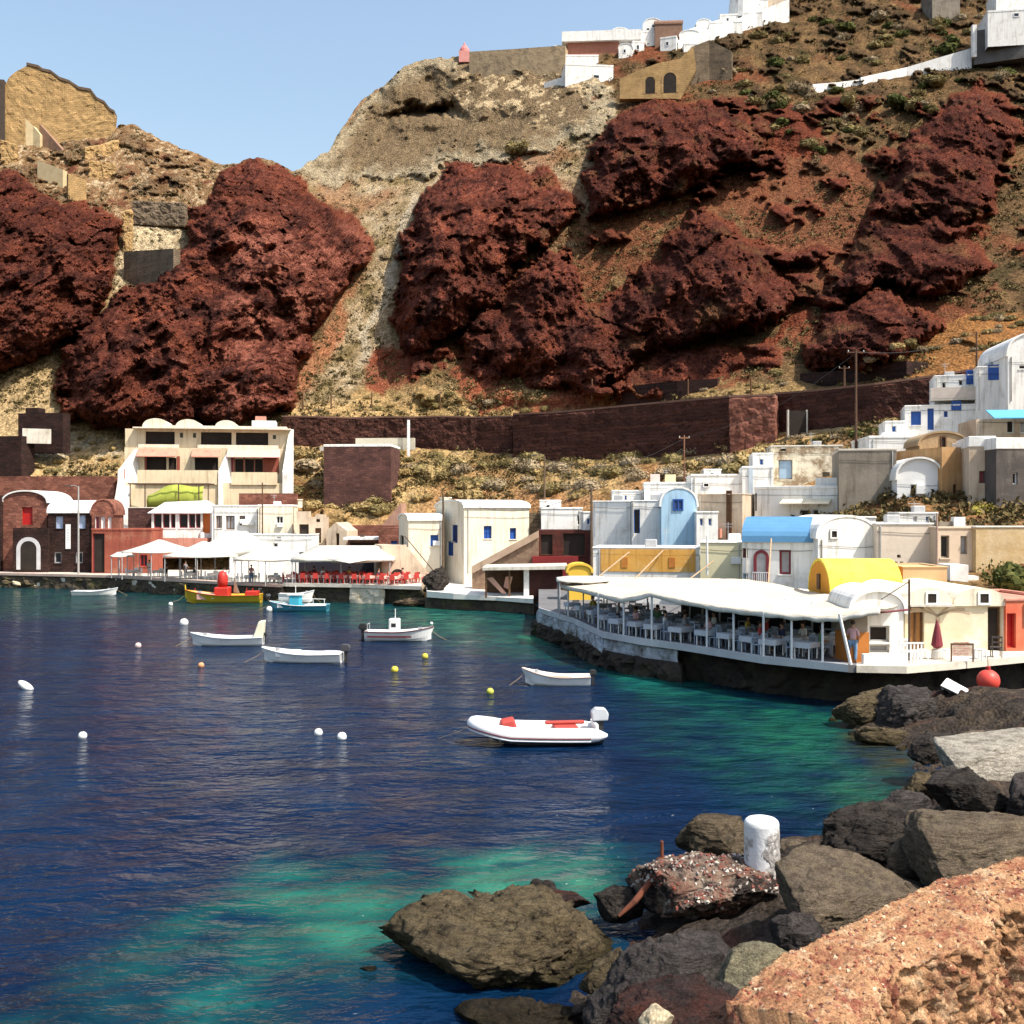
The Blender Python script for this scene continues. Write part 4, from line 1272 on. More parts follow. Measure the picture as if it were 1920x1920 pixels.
o = mb.build("shade_cloth", mat("lime_green_cloth", (0.33, 0.36, 0.06), (0.26, 0.30, 0.05), 2, .9), t, smooth=True)
o.modifiers.new("thick", 'SOLIDIFY').thickness = 0.02

# ------------------------------------------------------------------ the row behind the parasols
h = House("tavern", "tavern with long dark shuttered windows under a white hipped roof", "tavern", 284, 131, 396, 0, 1022, 962, 6, white)
for a, b2 in ((288, 303), (305, 318), (320, 329), (336, 352), (354, 366), (367, 376)):
    h.opening(a, 963.5, b2, 990, pane=glass, frame=maroonp, bars=0, fw=.12)
h.opening(380, 961, 394, 1000, kind='door', pane=orangep, frame=orangep, bars=0)
h.walls()
MB().hexa([(-.4, -.4, h.htop), (h.W + .3, -.4, h.htop), (h.W + .3, 6.3, h.htop), (-.4, 6.3, h.htop)], [(1.0, 2.0, h.htop + 1.35), (h.W * .8, 2.0, h.htop + 1.55), (h.W * .8, 4, h.htop + 1.55), (1.0, 4, h.htop + 1.35)]).build("roof", white, h.root)
h.slab(0.02, -1.8, -1.5, h.W - .02, -0.01, 0.9, "terrace_wall", pinkwall)
for k in range(9):
    h.slab(.3 + k * .78, -1.75, .91, .7 + k * .78, -1.6, 1.6, "railing_panel", white)
h = House("stone_wall", "dark stone wall between the hotel buttress and the shuttered tavern", "wall", 240, 133, 284, 0, 1000, 953, 3, purplestone, sink=3)
h.walls(); h.flat(.12, conc)
h = House("white_house", "white house with brown casement windows beside the orange door", "house", 397, 129, 482, 0, 1020, 950, 6, white)
for a, v0, b2, v1 in ((405, 967, 416, 990), (423.5, 967, 440, 993), (449, 967, 460, 985)):
    h.opening(a, v0, b2, v1, pane=palegl, frame=brownp, bars=1, fw=.12)
h.walls(); h.flat(.2); h.slab(3.8, -.5, h.htop - 2.2, 5.2, -.01, h.htop - 2.0, "ledge", white)
h = House("white_house", "low white house with one small window left of the beige ruins", "house", 484, 127.5, 548, -6, 1035, 950, 7, ivory)
h.opening(518, 968, 531, 982, pane=glass, frame=whitep, bars=1)
h.walls(); h.flat(.25, white); h.chimney(4.6, .8, .5, .8)
h = House("stone_wall", "low red stone wall at the foot of the hotel's right corner", "wall", 448, 136, 556, 2, 962, 925, .8, redstone, sink=3)
h.walls(); h.flat(0)
h = House("white_house", "long low white building behind the large parasol", "house", 430, 121, 585, 0, 1052, 1004, 5, white)
h.opening(518, 1003, 527, 1010, pane=glass, frame=whitep, bars=0); h.opening(512, 1018, 521, 1026, pane=glass, frame=whitep, bars=0)
h.walls(); h.flat(.15)
h = House("ruined_house", "beige ruined house with broken brown openings, left of its twin", "ruin", 556, 125, 610, -5, 1040, 970, 5, beige)
h.opening(561, 983, 579, 1007, pane=dim, frame=brownp, bars=0); h.opening(591, 990, 602, 1018, pane=brownp, frame=brownp, bars=0); h.opening(593, 971, 600, 979, pane=dim, frame=brownp, bars=0)
h.walls(); h.flat(0); h.slab(0, 0, h.htop, 1.3, 4, h.htop + .7, "broken_wall", beige); h.slab(2.2, 0, h.htop, 3.2, 3, h.htop + .35, "broken_wall", beige)
h = House("ruined_house", "beige pitched gable ruin with a slit window, right of its twin", "ruin", 612, 124, 651, 8, 1040, 995, 5, beige)
h.opening(630, 1000, 636, 1024, pane=dim, frame=brownp, bars=0)
h.walls(); h.flat(0)
MB().prism([(0, h.htop), (h.W, h.htop), (h.W * .45, h.htop + .95)], 0, 5).build("gable", beige, h.root)
h = House("kitchen_block", "flat white roofed restaurant kitchen with one long dark opening", "building", 652, 119, 710, 0, 1068, 1012, 5, redstone)
h.opening(656, 1017, 706, 1032, pane=dim, frame=brownp, bars=0)
h.walls(); h.slab(-.4, -.7, h.htop + .002, h.W + .3, 5, h.htop + .28, "roof", white); h.slab(1.2, 1, h.htop + .285, 1.7, 1.5, h.htop + .6, "vent", iron)
h = House("brick_house", "small red brick house with blue rail beside the outside stair", "house", 710, 117, 748, 0, 1068, 990, 5, redstone)
h.opening(733, 1014, 745, 1036, pane=bluep, frame=bluep, bars=0)
h.walls(); h.flat(0)
h.slab(3.0 if h.W > 3.4 else h.W - 1, -.7, 1.6, h.W + .6, -.6, 2.4, "blue_rail", bluep)
h = House("stone_tower", "tall purple stone tower block with whitewashed rim above the beige ruins", "tower", 607, 146, 733, 4, 985, 838, 7, purplestone, sink=5)
h.walls(); h.flat(.35, white, t=.1)
h.slab(-1.2, 2.5, h.htop - .4, h.W * .2, 8, h.htop + .2, "terrace_rim", conc)
h.slab(h.W * .30, 7.4, h.htop + .01, h.W * 1.22, 8.0, h.htop + 1.7, "terrace_wall", mat("grey_cream_plaster", (0.50, 0.46, 0.36), (0.44, 0.40, 0.31), .8, .9))
h.slab(h.W * 1.12, 6.6, h.htop - 1, h.W * 1.16, 6.8, h.htop + 4.2, "flag_post", whitep)
h = House("stair_block", "brick stair flight rising between the brick house and the hillside", "stairs", 655, 128, 768, 6, 1012, 985, 4, redstone)
h.walls(); h.flat(0)
st = MB()
for k in range(14):
    st.box(h.W * .55 + k * .16, .2, h.htop + .001 + 0, h.W * .55 + k * .16 + .158, 3, h.htop + .19 * (k + 1))
st.build("steps", mat("pale_red_stone_step", (0.42, 0.25, 0.18), (0.34, 0.19, 0.14), 1, .95, .03, 4), h.root)

# ------------------------------------------------------------------ the pair of white houses with blue shutters in the middle
h = House("white_house", "small white house with round shoulder, blue shutter and outside stair", "house", 766, 106, 830, -16, 1082, 976, 5.5, ivory)
h.opening(807, 1003, 822, 1024, pane=bluep, frame=bluep, bars=0)
h.opening(750, 1004, 757, 1036, face='L', kind='window', pane=dim, frame=brownp, bars=0)
h.walls(); h.vault(.55, 'x', white, ivory, pointed=.6)
st = MB()
for k in range(16):
    st.box(-.6 - 0 + .0 + k * .2, -1.2, -1.2, -.6 + (k + 1) * .2 - .003, -.03, 3.25 - k * .25)
st.build("stair", beige, h.root)
MB().tube([(-.6, -1.2, 4.1), (2.6, -1.2, .25)], .05, 6).build("stair_rail", iron, h.root)
h.slab(-2.9, -1.4, -1.5, -.62, 3.5, 3.2, "landing_block", beige)
h.opening(757, 1070, 768, 1095, kind='door', pane=dim, frame=beige, arch=True) if False else None
dr = MB().prism([(-2.0, -1.2)] + [(-1.35 + .65 * math.cos(math.pi - math.pi * k / 10) * -1 * -1, .3 + .6 * math.sin(math.pi * k / 10)) for k in range(11)] + [(-.7, -1.2)], -1.43, -1.35)
dr.build("cellar_door", dim, h.root)
h = House("white_house", "big cream white house with a curved roof, blue windows and blue corner door", "house", 870, 104, 992, -24, 1075, 952, 8, ivory)
h.opening(907, 986, 922, 1010, pane=bluep, frame=bluep, bars=1, rails=1, fw=.07); h.opening(956, 990, 968, 1011, pane=bluep, frame=bluep, bars=0)
h.opening(838, 1015, 850, 1042, face='L', pane=bluep, frame=bluep, bars=0); h.opening(846, 984, 858, 1018, face='L', pane=mat("navy_door", (.02, .03, .12)), frame=bluep, bars=0)
h.walls(); h.vault(.65, 'x', white, ivory, pointed=.7)
h.chimney(.2, 6.5, .9, 1.0)
h = House("ruined_wall", "bare brown stone end wall attached to the big blue windowed house", "wall", 986, 108, 1012, 0, 1060, 962, 4, greystone)
h.walls(); h.flat(0)
h = House("white_house", "flat white house with potted plants on its terrace, behind dark red arches", "house", 1015, 106, 1092, 0, 1010, 955, 6, white)
h.opening(1082, 966, 1090, 985, pane=glass, frame=whitep, bars=0)
h.walls(); h.flat(.2)
h = House("red_ruin", "dark red stone ruin with two deep arched recesses below the terrace plants", "ruin", 1010, 98, 1108, 0, 1062, 994, 5, mat("dark_red_stone", (0.085, 0.022, 0.016), (0.05, 0.016, 0.013), 1.0, .95, .08, 2.5))
h.opening(1014, 1002, 1036, 1040, pane=dim, frame=brownp, bars=0, fw=.03); h.opening(1056, 1000, 1097, 1042, pane=dim, frame=brownp, bars=0, fw=.03)
h.walls(); h.flat(0)
h.slab(-.6, -.6, -1.2, 3.6, -.01, .95, "red_wall", mat("crimson_wall", (0.22, 0.02, 0.02), (0.17, 0.018, 0.018), 1, .8))
h = House("stone_stair", "rubble stair climbing right beside the big blue windowed house", "stairs", 885, 99, 1010, 10, 1078, 1062, 2.2, greystone)
st = MB()
nst = 18
for k in range(nst):
    st.box(h.W * k / nst, 0, -1.5, h.W * (k + 1) / nst - .003, 2.2, .15 + (h.on(1008, 1006)[1]) * (k + 1) / nst)
st.build("steps", mat("rubble_step", (0.30, 0.20, 0.13), (0.2, 0.12, 0.08), 2, .95, .06, 4), h.root)
mb = MB(); zt = h.on(1008, 1006)[1]
mb.hexa([(0, -.22, .1), (h.W, -.22, zt - .1), (h.W, -.02, zt - .1), (0, -.02, .1)], [(0, -.22, .8), (h.W, -.22, zt + .55), (h.W, -.02, zt + .55), (0, -.02, .8)])
mb.build("coping", mat("pale_coping", (0.50, 0.36, 0.26), (0.42, 0.29, 0.2), 1, .9), h.root)
del h
h = House("yellow_dome", "small yellow dome between the dark red ruin and the white canopy", "dome", 1066, 80, 1108, 0, 1100, 1074, 1.9, mat("ochre_dome", (0.72, 0.47, 0.06), (0.66, 0.42, 0.05), 1, .8))
h.walls(); h.vault(.55, 'y', h.m, h.m, pointed=.7)
# boat shed
t = thing("boat_shed", "open boat shed with a flat pale roof on posts at the landing", "shed", P(905, 1112, 91), rad(-2))
w_ = 150 / F * 91
MB().hexa([(0, -.3, 1.95), (w_ + .4, -.3, 2.05), (w_ + .4, 5, 2.05), (0, 5, 1.95)], [(0, -.3, 2.2), (w_ + .4, -.3, 2.35), (w_ + .4, 5, 2.35), (0, 5, 2.2)]).build("roof", conc, t)
for k in (.2, 2.2):
    MB().box(k, 0, -.4, k + .16, .16, 1.94).build("post", brownp, t)
MB().box(3.5, .3, -.4, 3.95, .75, 1.99).build("pillar", white, t)
MB().box(3.96, .6, -.4, w_, 4.5, 2.0).build("wood_wall", mat("dark_red_timber", (0.06, 0.02, 0.016), (0.04, 0.015, 0.012), 2, .9), t)
MB().box(.1, 4.5, -.4, 3.9, 4.8, 1.95).build("plank_wall", brownp, t)
b_ = MB()
pl = [(.3, 1.2), (1.6, -.1), (2.0, -.1), (.8, 1.3)]
b_.prism(pl, .9, 1.15); b_.prism([(1.9, 1.3), (2.5, 1.3), (2.2, .2), (1.7, .4)], 1.6, 1.9)
b_.build("leaning_hull", mat("pink_primer", (0.62, 0.36, 0.28), (0.55, 0.3, 0.22), 1, .8), t)
# rubble heap of dark rock between stair and landing is built with the shore rocks

# ------------------------------------------------------------------ the white quarter right of the middle
h = House("white_house", "long low white house with a shaded blank side and dark plants at its corner", "house", 1112, 97, 1182, 22, 1006, 942, 9, white)
h.walls(); h.flat(.15)
h = House("white_house", "white house joined on the left of the pale blue gable", "house", 1184, 94, 1246, 8, 1005, 940, 8, white)
h.opening(1188, 955, 1200, 1000, kind='door', pane=glass, frame=bluep, bars=0)
h.walls(); h.flat(.1)
h = House("blue_gable_house", "pale blue rounded gable house with one navy window", "house", 1240, 92, 1306, 4, 1002, 950, 6, skyblue)
h.opening(1262, 936, 1281, 957, pane=mat("navy_pane", (.03, .06, .16)), frame=bluep, cut=False)
h.walls(); h.vault(1.55, 'y', white, skyblue, pointed=.8, over=.05)
h = House("white_house", "flat roofed white house behind and left of the pale blue gable", "house", 1208, 101, 1320, 6, 960, 908, 7, white)
h.walls(); h.flat(.2)
h.slab(.6, 1, h.htop + .21, 1.5, 2, h.htop + 1.0, "water_tank", mat("pale_pink_tank", (.72, .55, .5))); h.slab(2.0, 1, h.htop + .21, 3.0, 2, h.htop + .95, "water_tank", mat("pale_yellow_tank", (.75, .68, .4)))
h = House("white_house", "white house with sloping parapet stepping up behind the pale blue gable", "house", 1296, 100, 1404, 6, 985, 893, 8, white)
h.walls(); h.flat(.2)
h.opening(1318, 905, 1330, 914, pane=glass, frame=whitep, cut=False, bars=0)
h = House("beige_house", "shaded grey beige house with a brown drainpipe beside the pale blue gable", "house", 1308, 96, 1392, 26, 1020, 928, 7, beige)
h.opening(1362, 920, 1372, 1010, face='F', pane=brownp, frame=brownp, bars=0, cut=False)
h.walls(); h.flat(.1)
h.slab(1.5, -.9, 0.6, 2.3, -.2, 1.4, "planter", pinkwall)
h = House("white_house", "tall white house block with plain walls left of the awning house", "house", 1392, 99, 1450, 10, 985, 878, 8, white)
h.walls(); h.flat(.2)
h.slab(h.W * .2, -.12, 0, h.W * .34, -.01, h.htop, "drain_pipe", mat("blue_grey_pipe", (.45, .52, .58)))
h = House("white_house", "broad white house with shaded front, small awning and two dark windows", "house", 1415, 97, 1596, 29, 990, 918, 10, white)
h.opening(1500, 955, 1518, 971, pane=glass, frame=whitep, bars=0); h.opening(1523, 955, 1535, 970, pane=glass, frame=whitep, bars=0)
h.opening(1415.5, 925, 1419, 958, pane=brownp, frame=brownp, bars=0)
h.walls(); h.flat(.3); h.awning(1468, 935, 1560, 945, 1.3, mat("cream_awning", (.70, .62, .46)))
h.slab(h.W - 3.2, .5, h.htop, h.W + .08, 10.1, h.htop + 1.0, "roof_block", white)
h = House("rubble_house", "half ruined rubble house with a pale blue shutter and cream patch walls", "house", 1446, 106, 1580, 8, 915, 838, 6, mat("flaking_plaster", (0.68, 0.62, 0.48), (0.60, 0.53, 0.40), .7, .95, .05, 2.5, stain=(.26, .19, .12), stain_scale=.7, stain_lo=.46, stain_hi=.58))
h.opening(1460, 862, 1486, 899, pane=mat("faded_blue_board", (.30, .42, .54), (.25, .36, .48), 2, .7), frame=greyp, bars=0)
h.opening(1463, 838, 1474, 846, pane=dim, frame=greyp, bars=0)
h.opening(1542, 885, 1556, 898, pane=greyp, frame=greyp, bars=0)
h.walls(); h.flat(.15, conc)
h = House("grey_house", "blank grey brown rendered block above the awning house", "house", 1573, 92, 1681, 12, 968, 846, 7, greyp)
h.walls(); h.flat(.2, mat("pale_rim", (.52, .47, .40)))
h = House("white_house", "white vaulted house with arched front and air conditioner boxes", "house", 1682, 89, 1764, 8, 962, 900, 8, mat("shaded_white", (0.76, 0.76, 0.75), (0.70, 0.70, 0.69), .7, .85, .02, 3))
for r_ in ((1707, 908, 1720, 932), (1694, 936, 1701, 944), (1713, 950, 1720, 957)):
    h.opening(*r_, pane=glass, frame=whitep, bars=0)
h.walls(); h.vault(1.75, 'y', white, h.m, pointed=.75, over=.3)
MB().box(h.W * .42, -.4, 1.6, h.W * .62, -.02, 2.3).build("air_conditioner", whitep, h.root)
h = House("white_house", "white roof terrace with a low parapet above the grey block", "house", 1630, 101, 1742, 6, 858, 822, 8, white)
h.walls(); h.flat(.25)
h = House("ruined_vault", "crumbling tan vault with a dark gap on the white roof terrace", "ruin", 1724, 92, 1812, 4, 870, 836, 4, mat("tan_rubble", (0.40, 0.29, 0.17), (0.30, 0.21, 0.12), 1, .95, .08, 3))
h.opening(1763, 818, 1774, 848, pane=dim, frame=brownp, bars=0, cut=False)
h.walls(); h.vault(1.1, 'y', h.m, h.m, pointed=.8)
h = House("orange_house", "peeling orange house with narrow slit beside the beige corner house", "house", 1766, 88, 1817, -12, 965, 838, 7, tanp)
h.opening(1787, 908, 1794, 930, pane=brownp, frame=brownp, bars=0)
h.walls(); h.flat(0)
h = House("beige_house", "tall beige corner house with white parapet and one maroon window", "house", 1817, 85, 1866, 14, 966, 838, 6, beige)
h.opening(1836, 883, 1848, 906, pane=maroonp, frame=brownp, bars=0)
h.walls(); h.flat(.85, white)
h = House("dark_house", "unplastered dark house front with white parapet at the right edge", "house", 1868, 83, 1985, -4, 952, 842, 7, mat("sooty_render", (0.10, 0.085, 0.078), (0.07, 0.06, 0.055), .8, .95, .03, 3, stain=(.17, .15, .13)))
h.opening(1899, 886, 1908, 908, pane=dim, frame=whitep, bars=0)
h.walls(); h.flat(.9, white)
for nm, lab, a_, b2, th_, vt, vb, Y_, dp, m_, ws in [
        ("white_house", "narrow white house squeezed right of the terrace plants house", 1094, 1113, 0, 962, 1008, 99, 5, white, ((1100, 972, 1107, 984, bluep),)),
        ("white_house", "low white roof block behind the shaded blank house", 1148, 1206, 4, 922, 946, 104, 5, white, ((1168, 928, 1176, 938, bluep),)),
        ("white_house", "little white house on the straw slope above the pale blue gable", 1320, 1352, 6, 882, 900, 108, 4, white, ((1332, 886, 1339, 896, bluep),)),
        ("white_house", "white annex with two blue shutters under the brown drainpipe", 1306, 1346, 4, 962, 1008, 90, 3, white, ((1312, 972, 1319, 986, bluep), (1328, 972, 1335, 986, bluep))),
        ("white_house", "low white block between the awning house and the white gable", 1596, 1642, 10, 972, 1000, 84, 5, white, ((1606, 978, 1614, 990, bluep),)),
        ("white_house", "long low white wall house below the vaulted air conditioner house", 1686, 1758, 4, 964, 984, 80, 3, white, ((1712, 968, 1720, 978, dim), (1736, 968, 1743, 978, bluep))),
        ("beige_house", "small beige hut with blue door on the slope right of the grey block", 1690, 1722, 6, 868, 900, 97, 4, beige, ((1700, 876, 1709, 900, bluep),)),
        ("white_house", "white cube with a blue window left of the balcony house", 1660, 1698, 12, 792, 822, 104, 5, white, ((1672, 798, 1681, 810, bluep),)),
        ("white_house", "white shed under the slope right of the blue windowed house's stone end wall", 1012, 1048, 6, 940, 962, 110, 4, white, ((1024, 946, 1031, 956, dim),)),
        ("white_house", "white stepped house at the top left of the flaking rubble house", 1412, 1450, 8, 852, 884, 104, 5, white, ((1424, 860, 1432, 872, bluep),))]:
    h = House(nm, lab, "house", a_, Y_, b2, th_, vb, vt, dp, m_)
    for (wa, wb_, wc_, wd_, pm) in ws:
        h.opening(wa, wb_, wc_, wd_, pane=pm, frame=whitep, bars=0, fw=.07)
    h.walls(); h.flat(.15)
# stepped houses higher on the right
h = House("white_house", "white lower house with navy door and shutter below the balcony", "house", 1697, 106, 1846, 16, 812, 763, 6, white)
h.opening(1708, 771, 1727, 797, pane=bluep, frame=bluep, bars=0); h.opening(1739, 759, 1751, 806, kind='door', pane=bluep, frame=bluep, bars=0)
h.opening(1784, 752, 1802, 769, pane=bluep, frame=bluep, bars=0, cut=False); h.opening(1770, 771, 1777, 782, pane=bluep, frame=bluep, bars=0)
h.walls(); h.flat(.15)
h = House("white_house", "white upper house with wooden balcony and blue door", "house", 1752, 106.5, 1838, 16, 752, 706, 5, white)
h.opening(1812, 694, 1834, 720, pane=bluep, frame=bluep, bars=0, cut=False); h.opening(1766, 716, 1774, 728, pane=dim, frame=whitep, bars=0); h.opening(1797, 712, 1806, 723, pane=dim, frame=whitep, bars=0)
h.walls(); h.flat(.1)
h.slab(-.5, -1.6, -.1, h.W + .8, -.01, .08, "balcony_floor", conc)
h.slab(-.5, -1.62, .085, h.W + .8, -1.5, 1.15, "balcony_rail", mat("bleached_rail", (.55, .48, .42), (.48, .41, .36), 2, .85))
h = House("white_house", "white house with one large navy shutter left of the white vaulted house", "house", 1832, 103, 1896, 16, 770, 690, 6, white)
h.opening(1853, 684, 1877, 712, pane=bluep, frame=bluep, bars=0, cut=False)
h.walls(); h.flat(.15)
h = House("white_house", "tall white vaulted house high on the right edge of the village", "house", 1890, 100, 1990, 6, 752, 668, 8, white)
h.opening(1911, 684, 1925, 692, pane=dim, frame=whitep, bars=0)
h.walls(); h.vault(2.1, 'y', white, white, pointed=.8)
h = House("beige_house", "low beige house under a blue sunshade at the right edge", "house", 1830, 92, 1985, 6, 828, 786, 5, beige)
h.opening(1888, 788, 1902, 812, pane=dim, frame=whitep, bars=0); h.opening(1912, 788, 1926, 812, pane=palegl, frame=whitep, bars=0)
h.walls(); h.flat(0)
h.awning(1848, 768, 1990, 788, 2.2, mat("turquoise_canvas", (.10, .36, .58), (.09, .32, .52), 1, .8), name="sunshade")
# row above the terrace
h = House("blue_vault_house", "white house with glossy blue barrel roof, arched balcony door and red framed window", "house", 1392, 71, 1530, 20, 1108, 1016, 6.2, white)
h.opening(1413, 1031, 1442, 1096, kind='door', pane=palegl, frame=maroonp, arch=True, fw=.2)
h.opening(1461, 1031, 1483, 1077, pane=palegl, frame=maroonp, bars=0, fw=.14)
h.opening(1392.6, 1028, 1402, 1046, pane=glass, frame=maroonp, bars=0); h.opening(1393, 1075, 1403, 1096, pane=palegl, frame=skyblue, bars=0)
h.opening(1556, 993, 1571, 1010, face='R', pane=dim, frame=whitep, bars=0, cut=False); h.opening(1576, 1049, 1585, 1060, face='R', pane=maroonp, frame=maroonp, bars=0)
h.walls(); h.vault(1.5, 'x', roofblue, white, pointed=.8, over=.02)
v_ = [c for c in h.root.children if c.name.startswith("gable")][0]
h.slab(h.W + .03, -.15, h.htop - .05, h.W + .35, h.D + .15, h.htop + .1, "gable_coping", white)
t0, zz, t1, z1_ = h.rect(1413, 1072, 1442, 1098, 'F')
rl = MB()
for k in range(9):
    rl.box(t0 + (t1 - t0) * k / 8 - .018, -.45, zz, t0 + (t1 - t0) * k / 8 + .018, -.41, z1_)
rl.box(t0 - .03, -.46, z1_ - .05, t1 + .03, -.40, z1_)
rl.build("balcony_railing", whitep, h.root)
h = House("white_gable", "white rounded gable end with two small square windows right of the blue roof", "house", 1534, 68.5, 1642, -6, 1105, 1010, 6, white)
h.opening(1556, 993, 1571, 1010, pane=dim, frame=whitep, bars=0, cut=False); h.opening(1576, 1049, 1586, 1061, pane=maroonp, frame=maroonp, bars=0)
h.opening(1634, 1003, 1644, 1014, pane=dim, frame=whitep, bars=0) if False else None
h.walls(); h.vault(1.35, 'y', white, white, pointed=.8, over=.04)
h = House("beige_house", "blank pinkish beige block with pipe holes right of the white gable", "house", 1644, 68, 1757, 4, 1080, 984, 7, mat("pinkish_plaster", (0.66, 0.57, 0.47), (0.60, 0.51, 0.42), .6, .9, .015, 3, stain=(.5, .42, .34), stain_scale=.4))
for a, v0 in ((1656, 1052), (1676, 1053), (1687, 1053), (1682, 1040)):
    h.opening(a, v0, a + 7, v0 + 6, pane=dim, frame=beige, bars=0, fw=.03)
h.walls(); h.flat(.12, white)
h = House("beige_house", "beige house with tall dark door and narrow window below rooftop clutter", "house", 1758, 66.5, 1828, 0, 1092, 992, 6, mat("sandy_plaster", (0.60, 0.48, 0.36), (0.54, 0.42, 0.31), .6, .9, .02, 3))
h.opening(1764, 1004, 1780, 1046, kind='window', pane=glass, frame=greyp, bars=0); h.opening(1801, 1005, 1814, 1039, pane=palegl, frame=greyp, bars=0)
h.walls(); h.flat(.15)
h.slab(.3, .6, h.htop + .16, 1.5, 1.4, h.htop + .45, "roof_boards", greyp); h.slab(1.2, .4, h.htop + .16, 1.9, .9, h.htop + .75, "air_conditioner", whitep)
h.slab(-.2, -2.4, -1, .9, -.5, 1.2, "stair_block", white); h.slab(.95, -2.0, -1, 1.7, -.5, .5, "stair_block", white)
h = House("stone_wall", "tan patchy retaining wall at the right edge below the dark house", "wall", 1830, 66, 1990, -3, 1100, 990, 1.5, mat("tan_retaining_wall", (0.48, 0.34, 0.17), (0.40, 0.28, 0.14), .5, .95, .05, 2, stain=(.58, .48, .33), stain_scale=.35, stain_lo=.45, stain_hi=.7), sink=3)
h.walls(); h.flat(.12, conc)
h = House("yellow_vault", "bright lemon yellow barrel vault with pointed orange end", "vault", 1556, 57, 1692, 2, 1128, 1118, 4.6, yellowwall)
h.walls(); h.vault(1.75, 'x', yellowwall, mat("deep_orange_plaster", (0.66, 0.28, 0.025), (0.58, 0.24, 0.02), 1, .85), pointed=.95, over=.02)
h.slab(-.09, 1.95, .5, -.02, 2.5, 1.35, "slot_window", brownp)
h = House("tan_block", "plain tan box joined to the right end of the lemon vault", "house", 1693, 58, 1776, 2, 1118, 1064, 4, mat("tan_box_plaster", (0.55, 0.38, 0.2), (0.48, 0.32, 0.17), .8, .9))
h.walls(); h.flat(.06)
h = House("yellow_house", "long ochre walled building with white roof terrace behind the canopy", "house", 1112, 80, 1312, 9, 1100, 1028, 5, white)
h.walls(); h.flat(.1)
t0, z0, t1, z1 = h.rect(1126, 1030, 1304, 1072, 'F')
h.slab(t0, -.06, z0, t1, -.01, z1, "ochre_panel", orangewall)
for u_ in (1165, 1254):
    a_, zz, b2, z_ = h.rect(u_, 1045, u_ + 12, 1064, 'F')
    h.slab(a_, -.10, zz, b2, -.065, z_, "wall_plaque", mat("amber_plaque", (.50, .20, .04), (.42, .15, .03), 3, .7))
h = House("pale_yellow_house", "pale lemon wall between the ochre building and the blue roofed house", "house", 1313, 77, 1392, 12, 1104, 1018, 5, mat("lemon_white", (0.74, 0.68, 0.45), (0.68, 0.62, 0.40), .8, .85))
h.walls(); h.flat(.08, white)
h = House("vaulted_tavern", "twin vaulted cream tavern with brown door and faded tree mural", "tavern", 1697, 50.5, 1884, -2, 1230, 1160, 8, mat("warm_cream_wall", (0.64, 0.55, 0.39), (0.58, 0.49, 0.33), .7, .9, .015, 4, stain=(.72, .68, .58), stain_scale=.5, stain_lo=.5, stain_hi=.7))
h.opening(1705, 1137, 1733, 1219, kind='door', pane=mat("orange_brown_door", (.36, .17, .05), (.28, .12, .035), 2, .6), frame=brownp, bars=1)
h.opening(1852, 1138, 1878, 1226, kind='door', pane=dim, frame=brownp, bars=0)
h.walls(h=h.on(1760, 1136)[1])
for k, (ua, ub, w0) in enumerate(((1694, 1784, 1737), (1786, 1884, 1835))):
    a_, b2 = h.on(ua, 1130)[0], h.on(ub, 1130)[0]
    r_ = h.on(1740, 1102)[1] - h.htop
    n_ = 16
    arc = [((a_ + b2) / 2 + (b2 - a_) / 2 * math.cos(math.pi * i / n_), h.htop + r_ * math.sin(math.pi * i / n_) ** .8) for i in range(n_ + 1)]
    MB().prism(arc, -.12, 8).build("vault", ivory, h.root)
    t0, z0, t1, z1 = h.rect(w0, 1113, w0 + 16, 1130, 'F')
    fr_ = MB().box(t0 - .1, -.17, z0 - .1, t1 + .1, -.125, z0).box(t0 - .1, -.17, z1, t1 + .1, -.125, z1 + .1).box(t0 - .1, -.17, z0, t0, -.125, z1).box(t1, -.17, z0, t1 + .1, -.125, z1).build("window", white, h.root)
    MB().box(t0, -.135, z0, t1, -.122, z1).build("pane", dim, fr_)
h.slab(h.on(1704, 1136)[0], -.32, h.htop - .02, h.on(1784, 1136)[0], -.125, h.htop + .07, "ledge", conc)
tr = MB()
bx_, bz_ = h.on(1753, 1200)[0], 0.2
for dx, dz, w_ in ((0, 0, .28),):
    tr.prism([(bx_ - .1, .1), (bx_ + .42, .1), (bx_ + .2, 1.9), (bx_ + .05, 1.9)], -.012, -.004)
for a_ in (-1.3, -.9, -.5, .5, .95, 1.35):
    cx_, cz_ = bx_ + .12, 1.9
    pts = [(cx_ + math.sin(a_) * r2 * 1.15, cz_ + .55 * r2 - .42 * r2 * r2 * abs(a_) * .6 + .0) for r2 in (0, .35, .7, 1.05, 1.4)]
    for (xa, za), (xb, zb_) in zip(pts[:-1], pts[1:]):
        tr.add([(xa, -.012, za - .05), (xb, -.012, zb_ - .05), (xb, -.012, zb_ + .05), (xa, -.012, za + .05)], [(0, 1, 2, 3)])
tr.build("tree_mural", mat("faded_brown_paint", (.42, .31, .20), (.46, .36, .25), 2, .95), h.root)
h = House("arched_kiosk", "white arched bar front with dark openings beside the brown tavern door", "kiosk", 1598, 50, 1694, 3, 1228, 1150, 4, white)
h.opening(1600, 1168, 1622, 1222, kind='window', pane=dim, frame=white, arch=True, fw=.12)
h.opening(1630, 1173, 1668, 1204, pane=dim, frame=mat("grey_sash", (.45, .45, .44)), bars=0); h.opening(1630, 1208, 1668, 1224, pane=mat("grey_counter", (.28, .28, .28)), frame=mat("grey_sash", (.45, .45, .44)), bars=0)
h.walls(); h.vault(1.0, 'y', white, white, pointed=.7)
